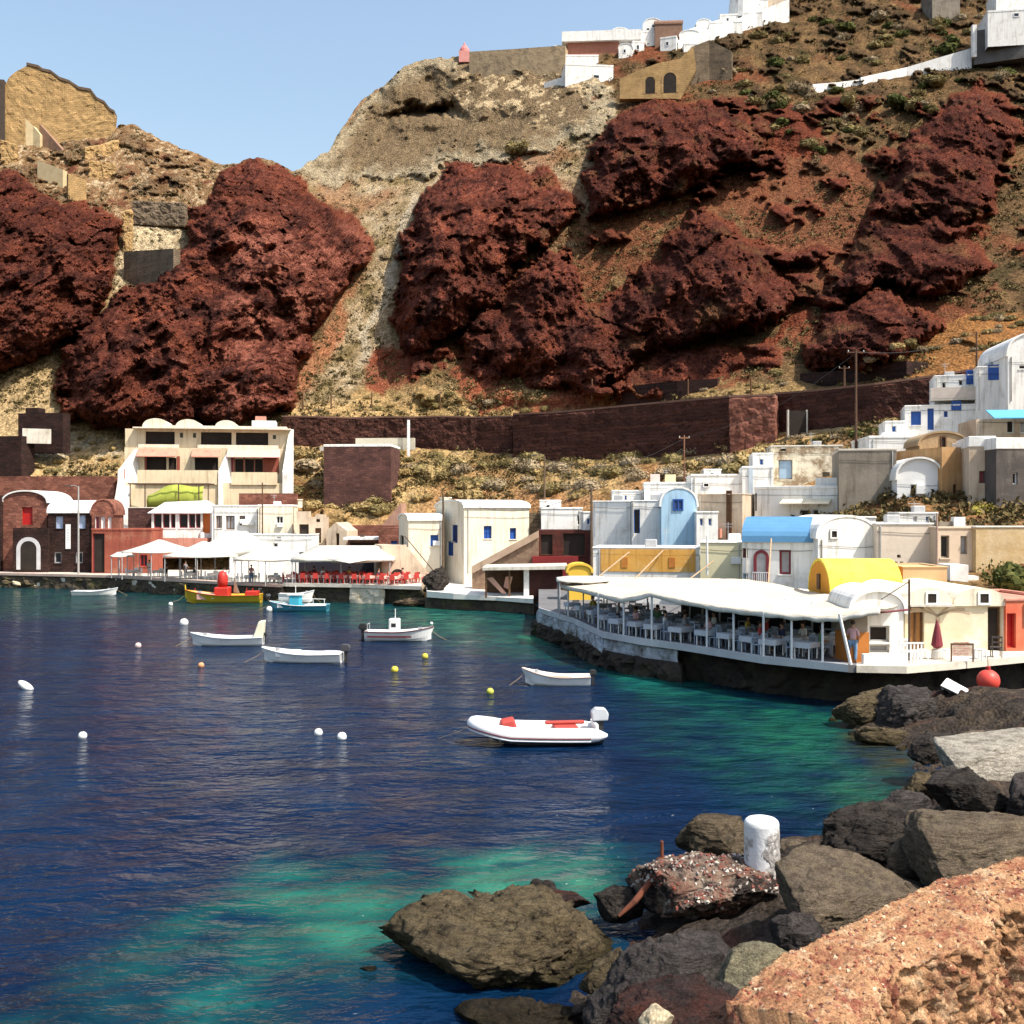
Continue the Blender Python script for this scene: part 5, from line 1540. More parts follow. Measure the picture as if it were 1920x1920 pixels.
h = House("red_house", "red and cream house end at the right edge of the terrace", "house", 1886, 50.5, 2010, -6, 1224, 1128, 6, mat("coral_red_wall", (.55, .10, .05), (.62, .20, .11), .8, .85), sink=.2)
h.opening(1888, 1150, 1905, 1215, pane=redp, frame=redp, bars=0)
h.walls(); h.flat(.15, pinkwall)
h.slab(.9, -.08, 1.3, h.W, -.012, h.htop - .1, "cream_wall_panel", mat("lemon_cream", (.74, .64, .38), (.68, .58, .34), 1, .85))

# ------------------------------------------------------------------ the long dark wall under the cliffs
def long_wall(name, label, pts, m, t=1.0, cat="wall", sink=3.0, coping=None):
    """pts: (u, vtop, vbase, Y)"""
    mb = MB(); cp = MB()
    pts = [(u, vt, vb, min(Y, ground_at(u, vb).y - .4)) for u, vt, vb, Y in pts]
    tops = [P(u, vt, Y) for u, vt, vb, Y in pts]
    bots = [P(u, vb, Y) for u, vt, vb, Y in pts]
    root = thing(name, label, cat, (tops[0].x, tops[0].y, bots[0].z))
    o = root.location
    for k in range(len(pts) - 1):
        a, b, c, d = tops[k] - o, tops[k + 1] - o, bots[k] - o, bots[k + 1] - o
        dv = Vector((b.x - a.x, b.y - a.y, 0)).normalized()
        nb_ = Vector((-dv.y, dv.x, 0)) * t
        c = Vector((a.x, a.y, c.z - sink)); d = Vector((b.x, b.y, d.z - sink))
        mb.hexa([c, d, d + nb_, c + nb_], [a, b, b + nb_, a + nb_])
        if coping:
            e = Vector((0, 0, .004)); f_ = -nb_ * .08 / t
            cp.hexa([a + e + f_, b + e + f_, b + nb_ + e - f_, a + nb_ + e - f_], [a + f_ + e * 60, b + f_ + e * 60, b + nb_ - f_ + e * 60, a + nb_ - f_ + e * 60])
    ms = mb.build("masonry", m, root)
    if coping:
        rough(ms, 5, .16, 1.4, pts[0][0] * .01)
    if coping:
        cp.build("coping", coping, root)
    return root


cop = mat("dusty_coping", (0.22, 0.12, 0.085), (0.17, 0.09, 0.065), 1, .95)
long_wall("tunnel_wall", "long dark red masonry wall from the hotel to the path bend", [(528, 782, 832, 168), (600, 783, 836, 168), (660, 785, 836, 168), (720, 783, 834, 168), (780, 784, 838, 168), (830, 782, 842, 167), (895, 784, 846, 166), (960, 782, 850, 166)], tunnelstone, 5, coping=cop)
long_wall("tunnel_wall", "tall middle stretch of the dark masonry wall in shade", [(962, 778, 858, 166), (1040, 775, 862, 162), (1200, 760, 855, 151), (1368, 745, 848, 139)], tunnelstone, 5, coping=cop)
long_wall("tunnel_wall", "sunlit red stretch of masonry wall beside the dark doorway", [(1369, 745, 850, 138.5), (1452, 742, 830, 141)], redstone, 5, coping=cop)  # lighter, redder stone than its neighbours stands in for sunlight on this stretch
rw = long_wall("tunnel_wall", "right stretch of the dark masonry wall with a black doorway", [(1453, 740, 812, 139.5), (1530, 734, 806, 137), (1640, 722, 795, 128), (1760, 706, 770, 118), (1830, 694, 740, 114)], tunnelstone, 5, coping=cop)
yd_ = min(138.0, ground_at(1453, 812).y - .4, ground_at(1530, 806).y - .4)
p_ = P(1495, 794, yd_ + .2) - rw.location
MB().box(p_.x - 1.0, p_.y - .12, p_.z - 2.2, p_.x + 1.0, p_.y + .35, p_.z + 1.5).build("doorway", dim, rw)
for s_ in (-1, 1):
    MB().box(p_.x + s_ * 1.1 - .09, p_.y - .17, p_.z - 2.2, p_.x + s_ * 1.1 + .09, p_.y + .3, p_.z + 1.6).build("door_post", conc, rw)
long_wall("path_wall", "low dark retaining wall of the path under the cliff foot", [(1158, 726, 752, 178), (1270, 714, 748, 170), (1345, 710, 724, 165)], darkstone, 5)
long_wall("path_wall", "low dark retaining wall behind the upper utility poles", [(1500, 700, 712, 146), (1590, 694, 708, 139), (1700, 676, 688, 131)], darkstone, 4)

# ------------------------------------------------------------------ high on the rim
h = House("fortress_ruin", "large tan ruin wall standing on the skyline at upper left", "ruin", 8, 262, 216, -12, 285, 140, 5, yellowstone, sink=6)
mb = MB()
prof = [(0, 165), (22, 150), (48, 123), (120, 145), (170, 172), (214, 215), (216, 285), (8, 285)]
pts = [(h.on(u, v)[0], h.on(u, v)[1]) for u, v in [(10, 160), (18, 146), (30, 134), (38, 130), (50, 123), (72, 128), (80, 134), (95, 137), (112, 150), (130, 156), (148, 168), (170, 172), (182, 188), (196, 195), (206, 208), (215, 213), (213, 240), (217, 262), (216, 300), (9, 300)]]
mb.prism([(a, max(b, -6)) for a, b in pts], 0, 3.5)
rough(mb.build("wall", yellowstone, h.root), 5, .16, 2.2, 31)
mb = MB()
for (a, b), (c_, d) in zip(pts[4:15], pts[5:16]):
    mb.hexa([(a, -.3, b + .03), (c_, -.3, d + .03), (c_, 3.8, d + .03), (a, 3.8, b + .03)], [(a, -.3, b + .7), (c_, -.3, d + .7), (c_, 3.8, d + .7), (a, 3.8, b + .7)])
mb.build("coping", mat("dark_coping", (.12, .08, .05), (.09, .06, .04), 1, .95), h.root)
MB().box(pts[0][0] - 2.2, -1, -6, pts[0][0] - .02, 4, pts[0][1] + 1.0).build("end_wall", mat("dark_end", (.07, .05, .04), (.05, .04, .03), 1, .95), h.root)
h = House("ruined_tower", "tan ruin tower with one small window below the skyline wall", "ruin", 118, 246, 162, 4, 345, 285, 6, yellowstone, sink=8)
h.opening(139, 298, 148, 312, pane=dim, frame=yellowstone, bars=0)
h.walls(); h.flat(0)
long_wall("ruined_wall", "pale broken wall slanting down left of the ruin tower", [(70, 300, 325, 250), (118, 318, 352, 247)], mat("pale_tuff", (.52, .42, .25), (.45, .35, .2), .8, .95, .06, 2), 1.5, "ruin")
long_wall("ruined_wall", "tan buttress falling steeply from the foot of the ruin tower", [(128, 325, 372, 243), (162, 338, 375, 241)], yellowstone, 1.5, "ruin")
long_wall("ruined_wall", "broken slanting wall leaning against the skyline ruin, upper", [(48, 222, 270, 258), (62, 236, 272, 257), (75, 252, 275, 256)], mat("pale_tuff", (.5, .4, .25)), 1.2, "ruin")
long_wall("ruined_wall", "broken slanting wall leaning against the skyline ruin, lower", [(74, 232, 270, 256.5), (92, 252, 278, 255), (116, 280, 292, 253)], mat("brown_tuff", (.28, .16, .1), (.2, .12, .08), 1, .95), 1.0, "ruin")
for lab, q in [("short stepped ruin wall at the left edge under the skyline ruin", [(2, 262, 300, 252), (30, 270, 305, 251)]), ("crumbled terrace wall right of the ruin tower", [(168, 300, 330, 248), (215, 306, 330, 247)]),
               ("low broken terrace wall under the right end of the skyline ruin", [(160, 276, 296, 252), (205, 268, 290, 254), (222, 262, 280, 255)]), ("pale stepped wall going down left of the grey gully wall", [(232, 395, 470, 218), (246, 392, 468, 217)]),
               ("long thin dark ledge wall above the grey gully wall", [(250, 376, 392, 222), (345, 380, 396, 222)])]:
    rough(long_wall("ruined_wall", lab, q, yellowstone if "dark" not in lab else greystone, 1.6, "ruin").children[0], 5, .3, 1.5, len(lab))
long_wall("stone_wall", "grey wall across the gully between the two red cliffs on the left", [(232, 472, 520, 215), (325, 466, 505, 213)], greystone, 1.5)
long_wall("stone_wall", "weathered tan fortress wall on the rim beside the pink cupola", [(880, 97, 135, 300), (960, 92, 130, 299), (1060, 85, 130, 297)], mat("rim_masonry", (0.36, 0.27, 0.165), (0.27, 0.2, 0.125), .6, .95, .2, .8, stain=(.16, .12, .08), stain_scale=.3), 4)
t = thing("cupola", "small pink cupola on the rim at the end of the fortress wall", "cupola", P(871, 110, ground_at(871, 112).y - 1))
MB().box(-1.5, -1.5, -1.5, 1.5, 1.5, 1.6).build("base", mat("pink_wash", (.62, .28, .25), (.55, .24, .21), 1, .85), t)
MB().lathe([(1.5, 1.6), (1.35, 2.4), (.9, 3.2), (.35, 3.7), (.2, 4.3), (.02, 4.5)], 12).build("dome", mat("deep_pink_wash", (.58, .2, .19), (.5, .17, .16), 1, .8), t)


def rim_house(label, u0, u1, vt, vb, Y, th=0, depth=6, m=None, roof='flat', rise=1.5, wins=(), name="white_house", cat="house"):
    Y = min(Y, ground_at((u0 + u1) / 2, vb).y - .3, ground_at(u0, vb).y + 2)
    h = House(name, label, cat, u0, Y, u1, th, vb, vt, depth, m or white, group="houses of the village on the rim", sink=5)
    for w in wins:
        h.opening(*w, pane=glass, frame=whitep, bars=0, cut=False, fw=.15)
    h.walls()
    if roof == 'flat':
        h.flat(.5)
    else:
        h.vault(rise, roof, m or white, m or white, pointed=.8)
    return h


h = rim_house("long white roofed rim house with rust red storey under it", 1064, 1160, 84, 106, 297, 4, 8, mat("rust_storey", (.36, .15, .10), (.3, .12, .08), 1, .9))
h.slab(-1.5, -1, h.htop + .51, h.W + 6, 8, h.htop + 3.2, "white_roof", white)
rim_house("white domed bell front rising at the end of the long rim house", 1146, 1180, 66, 86, 298, 0, 5, roof='y', rise=2)
rim_house("stepped white terrace house below the rust red storey", 1052, 1122, 106, 122, 295, 0, 6)
rim_house("white terrace wall house spreading lowest below the rust red storey", 1060, 1150, 122, 150, 292, -6, 8, wins=((1112, 140, 1124, 148),))
long_wall("white_path_wall", "white path wall dipping left from the lowest rim terrace", [(1020, 155, 164, 289), (1060, 143, 160, 290), (1075, 128, 150, 291)], white, 1.0)
rim_house("white house with small dome on the skyline right of the bell front", 1206, 1242, 52, 76, 297, 0, 5, roof='y', rise=2.5, wins=((1212, 52, 1218, 58),))
rim_house("white vaulted rim house with wide front below the small dome", 1188, 1268, 62, 84, 294, 4, 7, wins=((1222, 46, 1232, 52),))
rim_house("brown roofed rim house behind the small domed one", 1228, 1280, 46, 62, 300, 4, 6, mat("brown_rim", (.22, .13, .09), (.18, .1, .07), 1, .9), roof='x', rise=1.6)
long_wall("stair_wall", "white stair wall climbing the rim towards the windmill, lower one", [(1272, 76, 92, 290), (1340, 50, 72, 291), (1430, 18, 38, 292), (1480, -2, 20, 292)], white, 2.0)
long_wall("stair_wall", "white stair wall climbing the rim towards the windmill, upper one", [(1270, 62, 68, 296), (1350, 36, 46, 298), (1420, 10, 20, 299)], white, 1.0)
rim_house("white gabled rim house beside the stair foot", 1274, 1312, 68, 84, 291, 6, 6, roof='y', rise=1.5)
rim_house("white terrace house between the two rim stair walls", 1330, 1392, 44, 66, 292, 4, 6)
for lab, a_, b2, vt, vb, Y_, th_, rf, ws in [
        ("tiny white cube house left of the long white roofed rim house", 1040, 1062, 88, 100, 296, 0, 'flat', ()),
        ("white vaulted cell house below the bell front", 1160, 1186, 92, 108, 292, 4, 'y', ((1168, 92, 1174, 100),)),
        ("white cube with blue door under the small dome", 1186, 1208, 80, 96, 291, -4, 'flat', ((1193, 84, 1199, 94),)),
        ("shaded white house between the dome and the stair foot", 1238, 1268, 74, 94, 289, 18, 'flat', ((1248, 78, 1254, 86),)),
        ("white barrel house right under the upper stair wall", 1306, 1334, 46, 62, 294, 0, 'y', ()),
        ("low white house at the middle of the lower stair wall", 1350, 1384, 30, 46, 294, 4, 'flat', ((1362, 33, 1367, 41),)),
        ("white house tucked against the foot of the windmill", 1412, 1440, 2, 22, 295, 8, 'flat', ((1420, 6, 1426, 14),)),
        ("white terrace step below the stair foot", 1282, 1322, 84, 96, 287, 0, 'flat', ()),
        ("white terrace block right of the low middle stair house", 1392, 1430, 26, 42, 291, 6, 'flat', ())]:
    rim_house(lab, a_, b2, vt, vb, Y_, th_, 5, roof=rf, rise=1.4, wins=ws)
rim_house("beige house cut by the top edge right of the windmill", 1428, 1478, -8, 20, 296, 0, 6, beige)
t = thing("windmill", "round white windmill tower cut by the top edge of the picture", "windmill", P(1396, 22, ground_at(1396, 30).y))
MB().lathe([(4.6, -3), (4.4, 0), (3.9, 6), (3.6, 9)], 20).build("tower", white, t)
MB().lathe([(4.0, 9.0), (2.4, 11), (.1, 12.6)], 20).build("cap", brownp, t)
h = House("arched_ruin", "tan roofless ruin with two dark arches below the rim houses", "ruin", 1166, min(ground_at(1170, 182).y, ground_at(1270, 182).y) - 1.5, 1270, 6, 178, 112, 8, yellowstone, sink=6)
for a_, b2 in ((1206, 1232), (1240, 1272)):
    h.opening(a_, 140 if a_ < 1220 else 132, b2, 178, kind='door', pane=dim, frame=yellowstone, arch=True, fw=.5)
mb = MB()
pts = [h.on(u, v) for u, v in [(1162, 185), (1162, 148), (1196, 132), (1235, 118), (1275, 110), (1300, 86), (1306, 130), (1276, 185)]]
mb.prism([(a, b) for a, b in pts], 0, 2.5)
mb.build("wall", yellowstone, h.root)
long_wall("stone_wall", "grey rubble wall joining the right side of the arched ruin", [(1296, 88, 150, 272), (1330, 75, 150, 270), (1372, 96, 150, 267)], greystone, 2)
long_wall("white_path_wall", "white zigzag path wall crossing the brown slope, upper stretch", [(1614, 145, 158, 258), (1700, 126, 140, 257), (1760, 108, 122, 256), (1822, 90, 106, 255)], white, 1.5)
long_wall("white_path_wall", "white zigzag path wall crossing the brown slope, lower stretch", [(1524, 158, 166, 259), (1570, 154, 161, 259), (1612, 149, 158, 258.5)], white, 1.2)
long_wall("stone_wall", "dark grey retaining wall under the white house in the upper right corner", [(1826, 58, 98, 254), (1920, 44, 84, 250), (2020, 36, 78, 247)], mat("slate_wall", (.13, .12, .115), (.1, .09, .085), .6, .95, .1, 1), 3)
rim_house("white house with a shaded side in the upper right corner", 1852, 1985, 24, 48, 251, 8, 8, wins=((1900, 24, 1911, 32),))
rim_house("white house corner cut by the top edge above the corner house", 1868, 1985, -20, 18, 258, 8, 8)
rim_house("grey house cut by the top edge of the picture above the scrub", 1748, 1800, -20, 8, 285, 0, 8, greyp)
t = thing("gate_post", "white gate post at the top of the zigzag path wall", "post", P(1826, 100, 253.6)); MB().box(-.5, -.5, -1, .5, .5, 6.6).build("post", white, t)

# ------------------------------------------------------------------ lived-in details on the houses: pipes, boxes, aerials
hr = random.Random(21)
for ob in list(bpy.data.objects):
    if ob.parent is None and ob.get("category") in ("house", "building", "tavern") and ob.get("group") is None and ob.name.split(".")[0] in ("white_house", "beige_house", "white_gable", "blue_vault_house", "yellow_house", "rubble_house", "grey_house", "pale_yellow_house"):
        wl = [c for c in ob.children if c.name.startswith("wall")]
        if not wl:
            continue
        xs = [v_.co.x for v_ in wl[0].data.vertices]; zs = [v_.co.z for v_ in wl[0].data.vertices]
        W_, h_ = max(xs), max(zs)
        if W_ < 2.5:
            continue
        x = W_ * hr.choice((.06, .93))
        MB().tube([(x, -.06, 0), (x, -.06, h_ - .1), (x, .1, h_ - .02)], .045, 6).build("drain_pipe", hr.choice((steel, conc, greyp)), ob)
        if hr.random() < .55:
            x = W_ * hr.uniform(.25, .75)
            MB().tube([(x, 1.2, h_ - .1), (x, 1.2, h_ + 1.5)], .025, 5).tube([(x - .4, 1.2, h_ + 1.35), (x + .4, 1.2, h_ + 1.35)], .015, 5).tube([(x - .25, 1.2, h_ + 1.15), (x + .25, 1.2, h_ + 1.15)], .015, 5).build("aerial", steel, ob)
        if hr.random() < .5:
            x = W_ * hr.uniform(.2, .7)
            MB().box(x, 1.6, h_ - .1, x + .9, 2.3, h_ + .65).build("water_heater", hr.choice((steel, whitep)), ob, bevel=.08)
        if hr.random() < .45 and h_ > 3:
            x = W_ * hr.uniform(.55, .8)
            MB().box(x, -.32, h_ * .55, x + .7, -.02, h_ * .55 + .5).build("air_conditioner", whitep, ob, bevel=.03)
        sg = []
        for k in range(9):
            q = k / 8
            sg.append((W_ * q, -.05, h_ * .86 - .12 * math.sin(math.pi * q) + .05 * math.sin(5 * q)))
        MB().tube(sg, .015, 4).build("cable", rubber, ob)
# ------------------------------------------------------------------ boats
hullw = mat("white_boat_paint", (0.78, 0.78, 0.76), (0.70, 0.70, 0.68), 1.2, 0.4, 0.003, 6, 0.5, stain=(0.45, 0.45, 0.43), stain_scale=1.2, stain_lo=.6, stain_hi=.8)
hullg = mat("greyish_boat_paint", (0.55, 0.58, 0.62), (0.48, 0.51, 0.55), 1.2, 0.45, 0.003, 6, 0.5)
boatin = mat("boat_inside", (0.62, 0.60, 0.55), (0.52, 0.50, 0.45), 2, 0.7)
cowl = mat("grey_motor_cowl", (0.33, 0.34, 0.36), (0.28, 0.29, 0.31), 3, 0.4, 0, 1, 0.5)
stripe = mat("maroon_stripe", (0.13, 0.02, 0.03), (0.10, 0.02, 0.025), 3, 0.5)


def hull(mb, L, B, fb, dr=0.18, bow=0.35, stern=0.85, n=22, flare=0.75, wall=0.05, sq=0.5):
    """open hull, bow towards +x; outside and inside skins joined at the gunwale"""
    rows = []
    for i in range(n + 1):
        t = i / n
        x = -L / 2 + L * t
        w = B / 2 * (stern + (1 - stern) * math.sin(min(1, t / .45) * math.pi / 2)) if t < .45 else B / 2 * max(0.0, 1 - ((t - .45) / .55) ** (2 + sq)) ** .8
        w = max(w, .02)
        z = fb + bow * max(0, (t - .35) / .65) ** 2 + .05 * (1 - t) ** 2
        kz = -dr + (dr + .25 * bow) * max(0, (t - .72) / .28) ** 2.2
        xo = x + .16 * max(0, (t - .6) / .4) ** 2
        sec = [(x, 0, kz), (x, w * flare * .62, kz + .05), (x, w * flare, kz + (z - kz) * .38), (xo, w, z), (xo, max(w - wall, .004), z), (xo, max(w - wall * 1.3, .003) * .92, z - .12), (x, max(w * flare - wall * 1.5, .002), kz + (z - kz) * .45), (x, 0, kz + (z - kz) * .40)]
        rows.append(sec)
    m = len(rows[0])
    vs = []
    for sgn in (1, -1):
        for sec in rows:
            vs += [(a, sgn * b, c) for a, b, c in sec]
    fs = []
    for q in (0, 1):
        o = q * (n + 1) * m
        for i in range(n):
            for j in range(m - 1):
                fs.append((o + i * m + j, o + (i + 1) * m + j, o + (i + 1) * m + j + 1, o + i * m + j + 1))
    a = list(range(0, m)); b = [(n + 1) * m + k for k in range(m)]
    for k in range(m - 1):
        fs.append((a[k], a[k + 1], b[k + 1], b[k]))
    mb.add(vs, fs)
    return rows


def motor(t, x, z, s=1.0, m=None):
    mb = MB()
    mb.prism([(x - .42 * s, z + .1 * s), (x + .08 * s, z + .1 * s), (x + .12 * s, z + .38 * s), (x - .02 * s, z + .52 * s), (x - .34 * s, z + .50 * s), (x - .45 * s, z + .32 * s)], -.15 * s, .15 * s)
    o = mb.build("outboard_motor", m or cowl, t, bevel=.04 * s)
    lg = MB().box(x - .28 * s, -.06 * s, z - .75 * s, x - .10 * s, .06 * s, z + .1 * s).box(x - .45 * s, -.04 * s, z - .72 * s, x - .06 * s, .04 * s, z - .62 * s)
    lg.build("motor_leg", rubber, o)
    return o


def boat(label, u0, u1, v, bow='R', yaw=0, name="rowing_boat", B=None, fb=.45, hm=None, trim=None, mot=None, motmat=None, bowh=.35, extra=None, tilt=0, cat="boat", thw=2):
    Y = H * F / (v - 960)
    L = (u1 - u0) / F * Y / max(.6, math.cos(rad(yaw)))
    uc = (u0 + u1) / 2
    t = thing(name, label, cat, ((uc - 960) / F * Y, Y + .4, 0), rad(yaw) + (0 if bow == 'R' else math.pi))
    B = B or L * .36
    mb = MB()
    hull(mb, L, B, fb, bow=bowh)
    mb.build("hull", hm or hullw, t, smooth=False)
    rows = hull(MB(), L, B, fb, bow=bowh)
    for s in (1, -1):
        MB().tube([(r[3][0], s * (r[3][1] + .012), r[3][2] - .02) for r in rows], .035, 6).build("rub_rail", trim or hullg, t)
    bd = rows[2:-3]
    for s in (1, -1):
        MB().tube([(r[1][0] * .5 + r[2][0] * .5, s * (r[1][1] * .45 + r[2][1] * .55 + .012), .035) for r in bd], .03, 5).build("waterline_band", mat("waterline_grime", (.10, .11, .09), (.16, .16, .13), 3, .8), t)
    MB().tube([(L * .46, 0, fb + bowh * .7), (L * .60, .15, .3), (L * .78, .3, -.1)], .014, 5).build("mooring_line", palewood, t)
    MB().box(L * .30, -.04, fb + .1, L * .36, .04, fb + bowh * .5 + .12).build("mooring_cleat", steel, t)
    for s in (1, -1):
        MB().tube([(-L * .22, s * B * .32, fb * .74), (L * .2, s * B * .38, fb * .80)], .03, 6).build("oar", palewood, t)
    for k in range(thw):
        x = -L * .18 + k * L * .3
        MB().box(x - .11, -B * .42, fb * .62, x + .11, B * .42, fb * .62 + .04).build("thwart", boatin, t)
    if mot:
        motor(t, -L / 2 - .02, fb + .02, mot, motmat)
    if extra:
        extra(t, L, B, fb)
    return t


def x1(t, L, B, fb):
    MB().box(-L * .40, -B * .3, fb * .5, -L * .2, B * .3, fb + .06).build("stern_locker", boatin, t)


boat("small white open dinghy moored at far left below the stone sea wall", 135, 214, 1117, 'R', 4, mot=.8, motmat=rubber, extra=x1)


def x2(t, L, B, fb):
    ry = mat("red_boat_paint", (.50, .03, .02), (.42, .03, .02), 2, .5)
    MB().box(-L * .08, -.75, fb * .4, -L * .08 + 1.35, .75, fb + .75).build("cabin", ry, t, bevel=.12)
    MB().lathe([(.42, 0), (.5, .5), (.46, 1.0), (.3, 1.35), (.05, 1.5)], 14, (L * .02, 0, fb + .76)).build("red_cover", ry, t, smooth=True)
    MB().add([(-L * .12, -.2, fb + .2), (-L * .22, .3, fb + .2), (-L * .14, 0, fb + 1.5), (-L * .16, -.5, fb + .2)], [(0, 1, 2), (0, 2, 3), (1, 3, 2), (0, 3, 1)]).build("folded_sail", mat("cream_sail", (.7, .62, .42), (.62, .54, .35), 2, .9), t)
    MB().box(-L * .46, -B * .3, fb * .4, -L * .3, B * .3, fb + .35).build("stern_deck", ry, t, bevel=.05)
    MB().box(L * .1, -B * .36, fb * .5, L * .34, B * .36, fb + .12).build("hatch", mat("pink_hatch", (.55, .32, .26)), t, bevel=.03)
    MB().tube([(L * .5 + .05, 0, fb * .6), (L * .5 + .16, 0, fb + .95)], [.09, .06], 8).build("stem_post", mat("yellow_stem", (.55, .40, .03)), t)
    for q in (-.36, -.28, .05, .42):
        MB().box(L * q, -B * .44, fb, L * q + .06, -B * .40, fb + .55).build("rail_post", ry, t)


boat("yellow wooden fishing boat with red cabin and cover, moored by the parasols", 349, 487, 1131, 'L', 3, name="fishing_boat", fb=.75, hm=mat("yellow_boat_paint", (.52, .36, .02), (.45, .30, .02), 1.5, .45, .003, 6, .5), trim=mat("red_rail", (.45, .05, .02)), bowh=.5, extra=x2)


def x3(t, L, B, fb):
    tq = mat("turquoise_paint", (.06, .42, .55), (.05, .36, .48), 2, .5)
    MB().box(-L * .02, -.5, fb * .5, L * .16, .5, fb + .85).build("cabin", tq, t, bevel=.06)
    MB().box(-L * .05, -.58, fb + .86, L * .19, .58, fb + .95).build("cabin_roof", hullw, t)
    MB().tube([(L * .07, 0, fb + .96), (L * .07, 0, fb + 1.7)], .03, 6).build("mast", hullw, t)
    for q in (-.4, -.2, .24, .36):
        MB().tube([(L * q, -B * .42, fb), (L * q, -B * .42, fb + .45)], .025, 6).build("rail_post", hullw, t)
    MB().tube([(-L * .42, -B * .42, fb + .45), (L * .4, -B * .36, fb + .55)], .025, 6).build("rail", hullw, t)
    MB().box(-L * .44, -B * .36, fb * .6, -L * .12, B * .36, fb + .08).build("aft_deck", hullw, t)
    MB().box(L * .2, -B * .34, fb * .6, L * .36, B * .34, fb + .12).build("fore_deck", hullw, t)


boat("white boat with turquoise hull and little cabin moored below the red chairs", 506, 614, 1146, 'L', -4, name="fishing_boat", fb=.5, hm=mat("teal_boat_paint", (.06, .27, .36), (.05, .22, .30), 1.5, .45), trim=hullw, extra=x3)
boat("small grey white boat squeezed against the sea wall behind the turquoise hulled boat", 522, 584, 1130, 'R', 2, fb=.8, extra=x1)


def x4(t, L, B, fb):
    MB().prism([(-L * .5, fb - .05), (-L * .36, fb - .05), (-L * .44, fb + 1.0), (-L * .52, fb + 1.05)], -B * .32, B * .30).build("stern_board", mat("cream_board", (.72, .68, .52), (.66, .62, .46), 2, .7), t, bevel=.05)
    MB().box(-L * .26, -B * .4, fb * .7, L * .02, B * .4, fb + .05).build("tarpaulin", hullg, t, bevel=.04)


boat("white wooden boat with a tall cream board at its stern", 360, 490, 1211, 'L', 5, fb=.5, extra=x4, trim=hullg, mot=.5, motmat=rubber)


def x5(t, L, B, fb):
    MB().box(-L * .42, -B * .36, fb * .6, -L * .25, B * .36, fb + .1).build("stern_seat", hullg, t, bevel=.03)
    MB().box(L * .05, -B * .36, fb * .65, L * .33, B * .36, fb + .14).build("fore_deck", hullw, t, bevel=.05)


boat("white open boat with a dark tilted outboard and bluish shaded side", 492, 640, 1243, 'L', -3, fb=.5, mot=1.0, motmat=mat("dark_motor_cowl", (.06, .06, .07)), extra=x5, trim=hullw)


def x6(t, L, B, fb):
    MB().box(-L * .14, -.34, fb * .4, L * .02, .34, fb + .85).build("console", hullw, t, bevel=.07)
    MB().box(-L * .10, -.345, fb + .3, -L * .03, -.341, fb + .55).build("console_panel", rubber, t)
    MB().tube([(-L * .05, 0, fb + .8), (-L * .05, 0, fb + 1.5)], .03, 6).build("light_mast", hullw, t)
    MB().tube([(-L * .46, -.4, fb), (-L * .46, -.4, fb + .5), (-L * .46, .4, fb + .5), (-L * .46, .4, fb)], .025, 6).build("stern_rail", steel, t)
    for s in (1, -1):
        MB().box(-L * .45, s * B * .5 - .012, fb * .45, L * .22, s * B * .5 + .012, fb * .62).build("stripe", stripe, t)


boat("white motor boat with centre console, dark stripe and black outboard", 684, 808, 1202, 'R', -3, name="motor_boat", fb=.6, mot=1.0, motmat=rubber, extra=x6, trim=stripe)
boat("small white boat alone off the whitewashed terrace wall", 985, 1108, 1286, 'L', -2, fb=.42, mot=.6, motmat=rubber, bowh=.42, trim=mat("pinkish_rail", (.55, .42, .36)), B=1.25)


